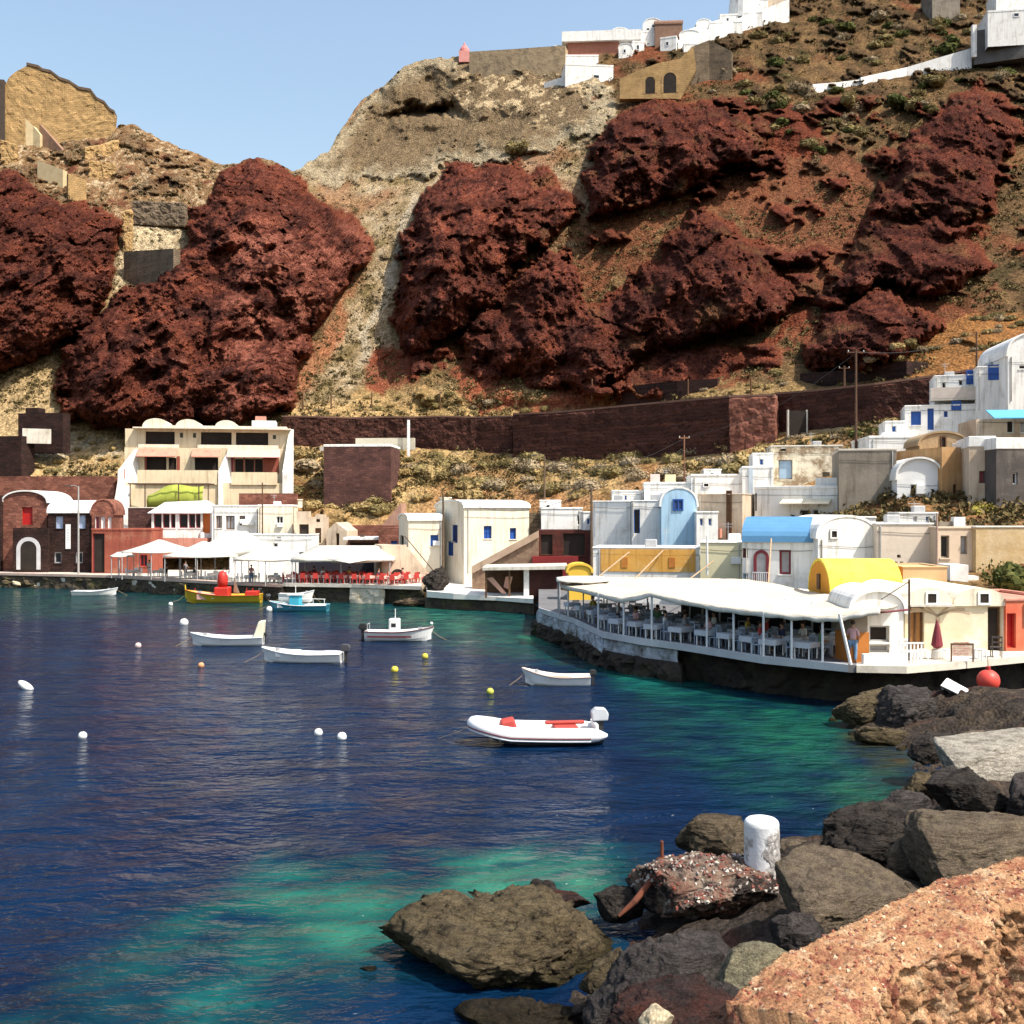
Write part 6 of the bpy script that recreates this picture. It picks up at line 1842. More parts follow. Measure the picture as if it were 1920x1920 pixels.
def rib(label, u0, u1, v, yaw):
    Y = H * F / (v - 960)
    L = (u1 - u0) / F * Y / math.cos(rad(yaw))
    t = thing("inflatable_boat", label, "boat", (((u0 + u1) / 2 - 960) / F * Y, Y + .7, 0), math.pi + rad(yaw))
    r, hb = .27, .72
    pts, rs = [], []
    for k in range(12):
        q = k / 11
        pts.append((-L * .5 + q * L * .72, hb * (1 - .02 * q), .36 + .10 * q * q)); rs.append(r if k > 1 else (.06 if k == 0 else r * .8))
    for k in range(1, 14):
        a = math.pi * k / 14
        pts.append((L * .22 + L * .26 * math.sin(a) ** .9, hb * math.cos(a), .46 + .30 * math.sin(a)))
        rs.append(r * (1 - .1 * math.sin(a)))
    pts += [(x, -y, z) for x, y, z in reversed(pts[:12])]
    rs += list(reversed(rs[:12]))
    tubo = MB().tube(pts, rs, 16).build("inflatable_tube", mat("white_hypalon", (.80, .80, .80), (.74, .74, .75), 1, .5, .002, 6, .4), t, smooth=True)
    for off in (.0, .14):
        st = [(p[0] * (1 + .0) + (.0), p[1], p[2]) for p in pts[2:-2]]
        out = []
        for i, p in enumerate(st):
            a = Vector(st[max(i - 1, 0)]); b = Vector(st[min(i + 1, len(st) - 1)])
            d = (b - a).normalized(); n = Vector((-d.y, d.x, 0)).normalized()
            out.append(Vector(p) + n * (rs[i + 2] - .005) * math.cos(.3 + off) * 1.0 * (1 if True else 0) + Vector((0, 0, -(rs[i + 2]) * math.sin(.3 + off * 3))))
        MB().tube(out, .028, 6).build("rubbing_strake", stripe if off == 0 else hullg, t)
    mb = MB()
    n = 16
    for i in range(n + 1):
        q = i / n
        x = -L * .48 + q * L * .9
        w = hb * .95 * (1 if q < .6 else max(.02, 1 - ((q - .6) / .4) ** 2.2))
        kz = -.16 + .55 * max(0, (q - .6) / .4) ** 2
        mb.v += [(x, w, kz + .34), (x, w * .5, kz + .12), (x, 0, kz), (x, -w * .5, kz + .12), (x, -w, kz + .34)]
    for i in range(n):
        for j in range(4):
            mb.f.append((i * 5 + j, (i + 1) * 5 + j, (i + 1) * 5 + j + 1, i * 5 + j + 1))
    mb.f.append((0, 1, 2, 3, 4))
    mb.build("rigid_hull", mat("grey_hull", (.18, .19, .2), (.14, .15, .16), 1, .5), t)
    MB().box(-L * .46, -hb * .8, .20, L * .3, hb * .8, .26).build("floor", mat("pale_deck", (.55, .60, .56), (.48, .53, .5), 2, .7), t)
    MB().box(-L * .44, -hb * .8, .1, -L * .42, hb * .8, .72).build("transom", hullw, t)
    red = mat("faded_red_vinyl", (.42, .06, .045), (.36, .05, .04), 3, .6)
    MB().box(-L * .30, -.45, .27, -L * .12, .45, .62).build("seat", red, t, bevel=.06)
    MB().box(-L * .36, -.3, .62, -L * .06, -.1, .75).build("red_cushion", red, t, bevel=.05)
    MB().prism([(L * .14, .28), (L * .30, .28), (L * .28, .85), (L * .18, .95)], -.3, .3).build("fuel_tank", red, t, bevel=.08)
    MB().box(-L * .02, -.25, .27, L * .08, .25, .5).build("cool_box", hullw, t, bevel=.04)
    motor(t, -L * .43, .66, 1.15, mat("silver_cowl", (.50, .52, .55), (.44, .46, .49), 3, .35, 0, 1, .6))
    MB().tube([(L * .47, 0, .7), (L * .62, -.5, .3), (L * .75, -1.2, -.05)], .012, 5).build("mooring_line", palewood, t)
    return t


rib("white inflatable boat with red seats and silver outboard in front of the harbour", 882, 1136, 1400, 6)


# ------------------------------------------------------------------ buoys
def buoy(label, u, v, r, m, s=(1, 1, 1), tilt=0):
    Y = H * F / (v + r * .4 - 960)
    rr = r / F * Y
    t = thing("buoy", label, "buoy", ((u - 960) / F * Y, Y, 0), 0, "mooring buoys on the bay")
    t.rotation_euler = (0, rad(tilt), 0)
    MB().ball((0, 0, rr * .45 * s[2]), rr, 14, 10, s).build("float", m, t, smooth=True)
    MB().lathe([(rr * .16, 0), (rr * .16, rr * .35), (rr * .05, rr * .4)], 8, (0, 0, rr * (.45 * s[2] + .92 * s[2]))).build("mooring_eye", iron, t)


bw = mat("white_buoy_plastic", (.78, .78, .74), (.70, .70, .66), 4, .45)
by = mat("yellow_buoy_plastic", (.66, .52, .06), (.55, .45, .06), 4, .5)
bo = mat("orange_buoy_plastic", (.60, .28, .14), (.5, .24, .12), 4, .5)
buoy("white buoy floating lowest at left, well below the long leaning one", 155, 1380, 8, bw)
buoy("white buoy on the left of the close pair in mid bay", 597, 1374, 8, bw)
buoy("white buoy on the right of the close pair in mid bay", 641, 1382, 9, bw)
buoy("white buoy left of the boat with the cream stern board", 345, 1168, 8, bw)
buoy("white buoy beside the bow of the turquoise hulled boat", 505, 1143, 6, bw)
buoy("tiny white buoy in front of the yellow fishing boat", 320, 1133, 4, bw)
buoy("pinkish buoy left of the boat with the cream stern board and below it", 259, 1211, 6, mat("pink_buoy_plastic", (.62, .45, .42), (.55, .4, .37), 4, .5))
buoy("small orange buoy below the boat with the cream stern board", 377, 1248, 6, bo)
buoy("yellow buoy below the console boat, lower of two", 740, 1256, 7, by)
buoy("yellow buoy below the bow of the console boat, upper of two", 797, 1231, 6, by)
buoy("greenish yellow buoy above the inflatable boat's bow", 919, 1297, 7, mat("lime_buoy_plastic", (.50, .50, .08), (.42, .42, .06), 4, .5))
buoy("tiny white buoy at the stern of the console boat's far side", 809, 1169, 3, bw)
buoy("long white fender buoy leaning in the water at the left edge", 55, 1288, 9, bw, (.85, .85, 1.9), -55)

# ------------------------------------------------------------------ red ball fender on the terrace wall, dinghy on the rocks
pt = P(1853, 1276, 45.2)
t = thing("ball_fender", "big coral red ball fender hanging from the terrace edge", "fender", pt)
MB().ball((0, 0, 0), .47, 24, 16).build("ball", mat("coral_red_vinyl", (.62, .07, .05), (.55, .06, .045), 3, .45), t, smooth=True)
MB().lathe([(.10, 0), (.10, .14), (.05, .18)], 10, (0, 0, .44)).build("neck", mat("dark_red_vinyl", (.3, .03, .03)), t)
MB().tube([(0, 0, .6), (.02, .1, 1.0)], .02, 6).build("rope", palewood, t)
pt = P(1824, 1305, 43)
t = thing("dinghy", "upturned white dinghy lying on the dark shore rocks below the red fender", "boat", pt)
t.rotation_euler = (rad(152), rad(24), rad(-42))
mb = MB(); hull(mb, 2.3, .95, .32, dr=.16, bow=.12)
mb.build("hull", hullw, t)
rows = hull(MB(), 2.3, .95, .32, dr=.16, bow=.12)
for s in (1, -1):
    MB().tube([(r_[3][0], s * (r_[3][1] + .01), r_[3][2]) for r_ in rows], .035, 6).build("rub_rail", rubber, t)
MB().box(-.5, -.4, .2, -.3, .4, .24).build("thwart", boatin, t)

# ------------------------------------------------------------------ furniture
def make_chair(m, parts=True, name="chair", lab="", grp=""):
    t = thing(name, lab, "chair", (0, 0, -50), 0, grp)
    if parts:
        MB().box(-.22, -.22, .43, .22, .22, .47).build("seat", m, t)
        bk = MB().box(-.22, .19, .88, .22, .23, .97).box(-.22, .19, .66, .22, .225, .73)
        bk.box(-.22, .19, .472, -.18, .23, .88).box(.18, .19, .472, .22, .23, .88)
        bk.build("backrest", m, t)
        for x in (-.2, .2):
            for y in (-.2, .2):
                MB().box(x - .02, y - .02, 0, x + .02, y + .02, .43).build("leg", m, t)
    else:
        mb = MB().box(-.22, -.22, .43, .22, .22, .48).box(-.22, .18, .48, .22, .23, .95)
        for x in (-.2, .2):
            for y in (-.2, .2):
                mb.box(x - .025, y - .025, 0, x + .025, y + .025, .43)
        mb.build("frame", m, t)
    return t


def make_table(cm, lab, grp, r=.42):
    t = thing("table", lab, "table", (0, 0, -50), 0, grp)
    MB().box(-r, -r, .70, r, r, .74).build("tabletop", palewood, t)
    for x in (-1, 1):
        for y in (-1, 1):
            MB().box(x * r * .85 - .025, y * r * .85 - .025, 0, x * r * .85 + .025, y * r * .85 + .025, .70).build("leg", whitep, t)
    c = MB()
    e = r + .03
    c.box(-e, -e, .744, e, e, .752)
    c.box(-e, -e, .50, e, -e + .008, .744).box(-e, e - .008, .50, e, e, .744).box(-e, -e + .01, .52, -e + .008, e - .01, .744).box(e - .008, -e + .01, .52, e, e - .01, .744)
    c.build("cloth_cover", cm, t)
    return t


def edge_point(poly, u, inset):
    """point on the deck: along its front edge at pixel column u, set in by `inset` metres"""
    us = [p[0] for p in poly]; Ys = [p[1] for p in poly]
    Y = float(np.interp(u, us, Ys))
    k = max(i for i in range(len(us)) if us[i] <= u) if u > us[0] else 0
    k = min(k, len(us) - 2)
    a = Vector(((us[k] - 960) / F * Ys[k], Ys[k])); b = Vector(((us[k + 1] - 960) / F * Ys[k + 1], Ys[k + 1]))
    d = (b - a).normalized()
    n = Vector((-d.y, d.x))
    p = Vector(((u - 960) / F * Y, Y)) + n * inset
    return p, math.atan2(d.y, d.x)


bluew = mat("pale_blue_chair_paint", (0.31, 0.38, 0.49), (0.25, 0.31, 0.41), 3, .6)  # paint darkened to carry the shade under the canopy
G1 = "blue white chairs under the long canopy"
chair0 = make_chair(bluew, True, "chair", "pale blue white wooden chair under the long canopy", G1)
G2 = "cloth covered tables under the long canopy"
tab0 = make_table(mat("white_tablecloth", (.52, .53, .57), (.44, .45, .49), 2, .9), "small table with white cloth under the long canopy", G2)  # white cloth toned down, canopy shade included in its colour
first = [True, True]


def put(proto, x, y, z, rz, key, flags):
    if flags[key]:
        flags[key] = False
        proto.location = (x, y, z); proto.rotation_euler = (0, 0, rz)
        return proto
    return dup(proto, (x, y, z), rz)


for row, inset in enumerate((.75, 2.35, 4.0)):
    u = 1052 + 12 * row
    while u < 1560:
        p, a = edge_point(Q4, u, inset)
        Yp = p.y
        put(tab0, p.x, p.y, ZD + .004, a + R.uniform(-.1, .1), 0, first)
        for dx, dy, rz in ((-.62, 0, math.pi / 2), (.62, 0, -math.pi / 2), (0, .6, 0)):
            if R.random() < .16:
                continue
            ca, sa = math.cos(a), math.sin(a)
            dx += R.uniform(-.06, .06); dy += R.uniform(-.1, .1)
            put(chair0, p.x + dx * ca - dy * sa, p.y + dx * sa + dy * ca, ZD + .004, a + rz + R.uniform(-.25, .25), 1, first)
        u += (2.05 / Yp * F) * max(.35, abs(math.cos(a + 0)))
redc = mat("red_chair_paint", (.50, .045, .035), (.42, .04, .03), 3, .6)
chair1 = make_chair(redc, False, "chair", "red chair under the parasols of the quay restaurant", "red chairs of the quay restaurant")
tab1 = make_table(mat("pink_tablecloth", (.62, .30, .25), (.70, .45, .38), 1.5, .9), "table with pinkish cloth under the quay parasols", "tables of the quay restaurant")
fl = [True, True]
for inset in (.9, 2.7, 4.5):
    for k in range(9):
        u = 536 + k * 24 + inset * 3 + R.uniform(-3, 3)
        p, a = edge_point(Q2, min(u, 742), inset)
        put(tab1, p.x, p.y, 1.754, a, 0, fl)
        for dx, dy, rz in ((-.65, 0, math.pi / 2), (.65, 0, -math.pi / 2), (0, .62, 0), (0, -.62, math.pi)):
            if R.random() < .2:
                continue
            put(chair1, p.x + dx, p.y + dy, 1.754, rz + R.uniform(-.25, .25), 1, fl)
# pale furniture on the open quay at left
chair2 = make_chair(whitep, False, "chair", "white chair on the open quay left of the red chairs", "white chairs on the open quay")
tab2 = make_table(mat("pale_tablecloth", (.66, .58, .52), (.7, .66, .62), 1.5, .9), "pale cloth table on the open quay left of the red chairs", "pale tables on the open quay")
fl2 = [True, True]
for k, u in enumerate((232, 262, 312, 338, 366, 392, 412, 436, 470, 500)):
    p, a = edge_point(Q1, u, 1.2 + (k % 3) * 1.1)
    put(tab2, p.x, p.y, 1.456, a, 0, fl2)
    for dx, dy, rz in ((-.65, 0, math.pi / 2), (.65, 0, -math.pi / 2), (0, .62, 0)):
        put(chair2, p.x + dx, p.y + dy, 1.456, rz, 1, fl2)
# loose things on the open right end of the terrace
chair3 = make_chair(mat("dark_bistro_chair", (.06, .05, .045), (.09, .07, .06), 3, .6), True, "chair", "dark wooden chair in front of the black tavern doorway", None)
p = PZ(1868, 1232, ZD + .004); chair3.location = (p.x, p.y, p.z); chair3.rotation_euler = (0, 0, 2.9)
# ------------------------------------------------------------------ canopies and parasols
def sheet(name, rows, m, parent=None, t=.03, smooth=True):
    """thin cloth through rows of points"""
    nr, nc = len(rows), len(rows[0])
    mb = MB()
    mb.v = [tuple(q) for r_ in rows for q in r_]
    for i in range(nr - 1):
        for j in range(nc - 1):
            mb.f.append((i * nc + j, i * nc + j + 1, (i + 1) * nc + j + 1, (i + 1) * nc + j))
    o = mb.build(name, m, parent, smooth=smooth, fix=False)
    md = o.modifiers.new("thick", 'SOLIDIFY')
    md.thickness = t
    md.offset = 0
    return o


fr_uv = [(1052, 1096), (1110, 1109), (1165, 1123), (1220, 1112), (1330, 1135), (1390, 1143), (1450, 1149), (1510, 1154), (1560, 1157), (1610, 1148), (1650, 1141)]
fr_pts = []
for u, v in fr_uv:
    Y = float(np.interp(u, [q[0] for q in Q4], [q[1] for q in Q4]))
    fr_pts.append(P(u, v, Y))
bk_pts = [P(u, v, Y) for u, v, Y in [(1080, 1081, 72), (1120, 1082, 71), (1180, 1082, 70), (1240, 1083, 69), (1340, 1085, 67.5), (1395, 1086, 66), (1450, 1094, 64), (1510, 1108, 60), (1560, 1116, 56), (1620, 1122, 54), (1700, 1126, 52)]]
dense_f, dense_b = [], []
for k in range(len(fr_pts) - 1):
    for s in range(6):
        q = s / 6
        dense_f.append(fr_pts[k].lerp(fr_pts[k + 1], q)); dense_b.append(bk_pts[k].lerp(bk_pts[k + 1], q))
dense_f.append(fr_pts[-1]); dense_b.append(bk_pts[-1])
ct = thing("canopy", "long white cloth canopy shading the blue chairs on the terrace", "canopy", (fr_pts[0].x, fr_pts[0].y, ZD))
off = Vector(ct.location)
rows = []
nr = 12
for i in range(nr + 1):
    q = i / nr
    row = []
    for j, (a, b) in enumerate(zip(dense_f, dense_b)):
        p = a.lerp(b, q)
        sag = -.10 * math.sin(math.pi * q) - .03 * math.sin(j / 6 * math.pi) ** 2 * (1 - q) + .012 * math.sin(j * 1.9 + i) - .05 * abs(math.sin(q * math.pi * 3)) * .5
        row.append(p - off + Vector((0, 0, sag)))
    rows.append(row)
sheet("cloth", rows, mat("cream_white_canvas", (.56, .51, .42), (.48, .43, .34), .4, .95, .02, 1.2, .1, stain=(.50, .42, .32), stain_scale=.5, stain_lo=.5, stain_hi=.75), ct)
sk = []
for i in range(3):
    sk.append([p - off + Vector((0, -.02, -.11 * i - .03 * (i > 0) * math.sin(j * 1.3) - .03 * math.sin(j / 6 * math.pi) ** 2)) for j, p in enumerate(dense_f)])
sheet("valance", sk, canvas, ct, .015)
for u in (1062, 1118, 1166, 1219, 1322, 1372, 1428, 1482, 1540):
    p, a = edge_point(Q4, u, .12)
    zt = float(np.interp(u, [q[0] for q in fr_uv], [q.z for q in fr_pts]))
    MB().tube([(p.x - off.x, p.y - off.y, 0), (p.x - off.x, p.y - off.y, zt - ZD - .02)], .055, 8).build("post", mat("white_post", (.66, .68, .70), (.6, .62, .64), 2, .6), ct)
    p, a = edge_point(Q4, u, 5.5)
    MB().tube([(p.x - off.x, p.y - off.y, 0), (p.x - off.x, p.y - off.y, 2.15)], .055, 8).build("post", mat("white_post", (.66, .68, .70)), ct)
for (u, v, Y), (u2, v2, Y2) in [((1118, 1085, 71), (1180, 1035, 79)), ((1190, 1086, 69), (1243, 1032, 79)), ((1290, 1088, 68), (1338, 1052, 76)), ((1440, 1100, 64), (1446, 1010, 70))]:
    MB().tube([P(u, v, Y) - off, P(u2, v2, Y2) - off], .05, 6).build("stay_rope", palewood, ct)
p, a = edge_point(Q4, 1590, .15)
MB().tube([(p.x - off.x - .35, p.y - off.y, 2.2), (p.x - off.x + .15, p.y - off.y, 0)], .07, 8).build("slanted_post", whitep, ct)
w_ = thing("dining_wall", "back wall of the terrace dining room, coloured dark as the shade under the canopy", "wall", (0, 0, 0))
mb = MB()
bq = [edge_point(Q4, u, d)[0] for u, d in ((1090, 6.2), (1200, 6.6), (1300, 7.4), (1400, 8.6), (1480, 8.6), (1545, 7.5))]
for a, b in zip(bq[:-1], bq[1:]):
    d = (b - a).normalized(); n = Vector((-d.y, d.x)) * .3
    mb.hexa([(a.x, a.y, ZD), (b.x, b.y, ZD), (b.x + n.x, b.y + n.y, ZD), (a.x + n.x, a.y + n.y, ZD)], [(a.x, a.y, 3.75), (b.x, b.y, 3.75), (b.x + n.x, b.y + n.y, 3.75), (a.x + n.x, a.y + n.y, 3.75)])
mb.build("masonry", mat("dark_blue_grey_wall", (.03, .032, .042), (.02, .021, .028), .8, .9), w_)  # near-black colour paints the gloom behind the tables
p, a = edge_point(Q4, 1578, 1.4)
t = thing("pillar", "orange brown masonry pillar at the near end of the long canopy", "pillar", (p.x, p.y, ZD), .2)
MB().box(-.45, -.45, 0, .45, .9, 1.3).build("base", mat("burnt_orange_plaster", (.42, .15, .03), (.36, .12, .025), 1, .85), t)
MB().box(-.40, -.40, 1.302, .40, .85, 2.0).build("shaft", mat("grey_brown_plaster", (.30, .24, .18), (.25, .2, .15), 1, .9), t)
rf = thing("roof_terrace", "flat cream roof between the canopy, the lemon vault and the blue roofed house", "roof", P(1480, 1118, 58))
o0 = Vector(rf.location)
pts = [P(1500, 1130, 58.2), P(1590, 1138, 52), P(1690, 1128, 51.6), P(1700, 1108, 60), P(1500, 1098, 68), P(1440, 1100, 66)]
zt = 3.62
MB().add([(p.x - o0.x, p.y - o0.y, zt - o0.z) for p in pts] + [(p.x - o0.x, p.y - o0.y, zt - .25 - o0.z) for p in pts],
         [tuple(range(6)), tuple(range(11, 5, -1))] + [(k, k + 6, (k + 1) % 6 + 6, (k + 1) % 6) for k in range(6)]).build("slab", mat("cream_roof_wash", (.72, .66, .54), (.66, .6, .48), .6, .9, .02, 3), rf)


def tent(name, label, u0, u1, ve, va, Y, depth, ridge=.25, skirt=.35, posts=True, zfloor=1.5, m=None, th=0, cat="parasol", group=None):
    """hipped cloth roof on posts: eaves between u0 and u1 at row ve, peak at row va"""
    p0 = P(u0, ve, Y); p1 = P(u1, ve, Y)
    W = p1.x - p0.x
    t = thing(name, label, cat, (p0.x, p0.y, zfloor), rad(th), group)
    ze = p0.z - zfloor
    za = H - (va - 960) / F * (Y + depth / 2) - zfloor
    mb = MB()
    r0, r1 = W * (.5 - ridge / 2), W * (.5 + ridge / 2)
    n = 6
    rows = []
    ring = lambda q: [(r0 * q, depth / 2 * q), (W - (W - r1) * q, depth / 2 * q), (W - (W - r1) * q, depth - depth / 2 * q), (r0 * q, depth - depth / 2 * q)]
    for k in range(n + 1):
        q = k / n
        cs = ring(q)
        z = ze + (za - ze) * (q ** 1.25)
        row = []
        for i in range(4):
            a, b = cs[i], cs[(i + 1) % 4]
            for s in range(6):
                f_ = s / 6
                row.append((a[0] + (b[0] - a[0]) * f_, a[1] + (b[1] - a[1]) * f_, z - .10 * math.sin(math.pi * f_) * (1 - q)))
        row.append(row[0])
        rows.append(row)
    sheet("cloth", rows, m or canvas, t, .03)
    if skirt:
        base = rows[0]
        sheet("valance", [[(x, y, z - .005) for x, y, z in base], [(x, y, z - skirt * (.85 + .15 * math.cos(i * 1.57))) for i, (x, y, z) in enumerate(base)]], m or canvas, t, .02)
    if posts:
        for x, y in ((.12, .12), (W - .12, .12), (W - .12, depth - .12), (.12, depth - .12), (W / 2, .12)):
            MB().tube([(x, y, 0), (x, y, ze)], .045, 8).build("post", steel, t)
    return t


tent("parasol", "wide white parasol above the left end of the open quay", 226, 340, 1034, 1012, 111, 5.5, .05, .12, zfloor=1.456)
tent("parasol", "small white awning frame left of the wide parasol", 206, 240, 1042, 1035, 113.5, 2.2, .6, .1, zfloor=1.456)
tent("parasol", "white parasol behind and right of the wide one", 306, 432, 1042, 1015, 108, 5.0, .05, .15, zfloor=1.456)
tent("canopy", "tall cream white canvas roof behind the yellow fishing boat", 374, 486, 1026, 996, 111, 5.5, .35, .9, cat="canopy", zfloor=1.456)
tent("parasol", "large square parasol on thin steel posts over the water's edge", 438, 556, 1047, 1026, 101.5, 5.5, .35, .25, zfloor=1.456)
tent("canopy", "long white canvas roof over the red chairs", 545, 733, 1046, 1023, 100.8, 6.5, .62, .42, cat="canopy", zfloor=1.754)
MB_pts = [P(606, 1047, 100.6), P(655, 1056, 99.6), P(706, 1047, 100.6)]
t = thing("sun_sail", "pale triangular sail hung on the front of the long canvas roof", "sun sail", MB_pts[0])
o0 = Vector(t.location)
sheet("cloth", [[p - o0 for p in (MB_pts[0], MB_pts[0].lerp(MB_pts[2], .5) + Vector((0, .3, -.05)), MB_pts[2])], [MB_pts[0].lerp(MB_pts[1], .95) - o0, MB_pts[1] - o0, MB_pts[2].lerp(MB_pts[1], .95) - o0]], canvas, t, .02)
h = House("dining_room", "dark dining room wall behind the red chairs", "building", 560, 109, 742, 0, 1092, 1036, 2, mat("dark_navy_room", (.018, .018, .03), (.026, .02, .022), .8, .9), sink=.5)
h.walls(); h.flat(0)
tent("canopy", "small white canvas roof at the far tip of the terrace", 1046, 1142, 1087, 1080, 67, 2.5, .6, .15, zfloor=ZD, cat="canopy")

# ------------------------------------------------------------------ people
skin = mat("skin_tone", (.42, .24, .16), (.38, .21, .14), 4, .6)
hairm = mat("dark_hair", (.03, .02, .015), (.05, .03, .02), 6, .7)


def skinned(name, verts, edges, radii, m, parent, root=0, sub=1):
    me = bpy.data.meshes.new(name)
    me.from_pydata(verts, edges, [])
    o = bpy.data.objects.new(name, me)
    COL.objects.link(o)
    o.parent = parent
    md = o.modifiers.new("skin", 'SKIN')
    md.use_smooth_shade = True
    sv = me.skin_vertices[0].data
    for i, r_ in enumerate(radii):
        sv[i].radius = (r_, r_) if not isinstance(r_, tuple) else r_
        sv[i].use_root = (i == root)
    if sub:
        s = o.modifiers.new("smooth", 'SUBSURF')
        s.levels = sub
        s.render_levels = sub
    me.materials.append(m)
    return o


def person(label, loc, rz, shirt, trousers, pose='stand', hair=True, group=None, arm=0.2):
    t = thing("person", label, "person", loc, rz, group)
    if pose == 'stand':
        hip, knee, ank, toe = (.10, 0, .90), (.11, -.03, .50), (.11, .02, .09), (.12, -.16, .04)
        pz = .96
    else:
        hip, knee, ank, toe = (.10, -.03, .50), (.12, -.42, .50), (.12, -.44, .09), (.12, -.60, .04)
        pz = .56
    V_ = [(0, 0, pz), (0, -.01, pz + .18), (0, -.02, pz + .36), (0, -.01, pz + .50), (0, -.03, pz + .60), (0, -.04, pz + .70), (0, -.035, pz + .80)]
    Rr = [(.15, .11), (.135, .10), (.16, .11), (.09, .075), (.052, .055), (.085, .10), (.075, .09)]
    E = [(0, 1), (1, 2), (2, 3), (3, 4), (4, 5), (5, 6)]
    V_.append((0, -.15, pz + .69)); Rr.append(.018); E.append((5, 7))
    legs, arms = [], []
    for s in (1, -1):
        i = len(V_)
        for q, r_ in ((hip, .085), (knee, .062), (ank, .042), (toe, .035)):
            V_.append((q[0] * s, q[1], q[2])); Rr.append(r_)
        E += [(0, i), (i, i + 1), (i + 1, i + 2), (i + 2, i + 3)]
        j = len(V_)
        sh = (.19, -.01, pz + .46)
        fw = -.18 if pose == 'sit' else -.05 - arm * (s > 0)
        el = (.25, fw * .4, pz + .20)
        wr = (.20, fw - .12, pz + (.16 if pose == 'sit' else -.02 + arm * .8 * (s > 0)))
        hd = (.19, fw - .20, pz + (.15 if pose == 'sit' else -.10 + arm * .9 * (s > 0)))
        for q, r_ in ((sh, .055), (el, .042), (wr, .030), (hd, .034)):
            V_.append((q[0] * s, q[1], q[2])); Rr.append(r_)
        E += [(3, j), (j, j + 1), (j + 1, j + 2), (j + 2, j + 3)]
    skinned("body", V_, E, Rr, skin, t)
    g = .022
    idx = [0, 1, 2, 3] + [12, 13, 20, 21]
    mp = {k: n for n, k in enumerate(idx)}
    skinned("shirt", [V_[k] for k in idx], [(mp[a], mp[b]) for a, b in E if a in mp and b in mp], [tuple(x + g for x in Rr[k]) if isinstance(Rr[k], tuple) else Rr[k] + g for k in idx], shirt, t)
    idx = [0, 8, 9, 10, 16, 17, 18]
    mp = {k: n for n, k in enumerate(idx)}
    skinned("trousers", [V_[k] for k in idx], [(mp[a], mp[b]) for a, b in E if a in mp and b in mp], [tuple(x + g * 1.2 for x in Rr[k]) if isinstance(Rr[k], tuple) else Rr[k] + g for k in idx], trousers, t)
    if hair:
        MB().ball((0, -.012, pz + .80), .115, 12, 8, (.92, 1.08, .85)).build("hair", hairm, t, smooth=True)
    return t


sw = mat("white_shirt", (.74, .73, .71)); sb = mat("black_clothes", (.025, .025, .03)); sbl = mat("blue_denim", (.16, .27, .42), (.12, .22, .36), 8, .9); spk = mat("pink_shirt", (.60, .36, .38)); sr = mat("red_shirt", (.45, .06, .06)); sgr = mat("grey_clothes", (.28, .28, .3)); snv = mat("navy_clothes", (.03, .04, .10))


def on_deck(u, inset, poly, z):
    p, a = edge_point(poly, u, inset)
    return (p.x, p.y, z)


person("person in pink top and pale blue jeans standing by the arched kiosk", on_deck(1606, .8, Q4, ZD + .004), 2.6, spk, sbl, arm=.3)
person("person in white clothes standing under the wide parasol", on_deck(246, 2.2, Q1, 1.456), .6, sw, sw)
person("person in black clothes standing beside the one in white", on_deck(272, 2.6, Q1, 1.456), -.4, sb, sb)
person("person in grey with dark hair standing on the quay right of the wide parasol's pole", on_deck(300, 3.2, Q1, 1.456), 1.0, sgr, snv)
person("person in navy sitting at a pale table on the open quay", on_deck(334, 2.0, Q1, 1.456), 1.57, snv, sb, 'sit')
person("person in white sitting at the open quay's middle tables", on_deck(386, 2.4, Q1, 1.456), -1.57, sw, sgr, 'sit')
person("person in pale pink standing deep under the long canvas roof", on_deck(668, 5.2, Q2, 1.754), 0, spk, sgr)
person("person in black sitting among the red chairs at left", on_deck(560, 3.6, Q2, 1.754), 1.3, sb, snv, 'sit')
person("person in red sitting among the red chairs at right", on_deck(722, 3.4, Q2, 1.754), -1.2, sr, snv, 'sit')
for k, (u, i_, lab, c1, c2, rz) in enumerate([
        (1100, 1.9, "person in white sitting at the far end under the long canopy", sw, snv, 1.2), (1150, 1.5, "person in pink sitting where the long canopy dips", spk, sb, -1.0),
        (1186, 3.4, "person in black sitting behind the dip of the long canopy", sb, sb, .8), (1243, 1.6, "person in grey sitting at mid terrace", sgr, snv, 1.5),
        (1262, 3.2, "person in white sitting one row back at mid terrace", sw, sgr, -1.4), (1345, 3.3, "person in red sitting in the shade past mid terrace", sr, sb, 1.4),
        (1410, 2.0, "person in navy sitting near the slanting canopy post", snv, sb, -1.5)]):
    person(lab, on_deck(u, i_, Q4, ZD + .004), rz, c1, c2, 'sit')

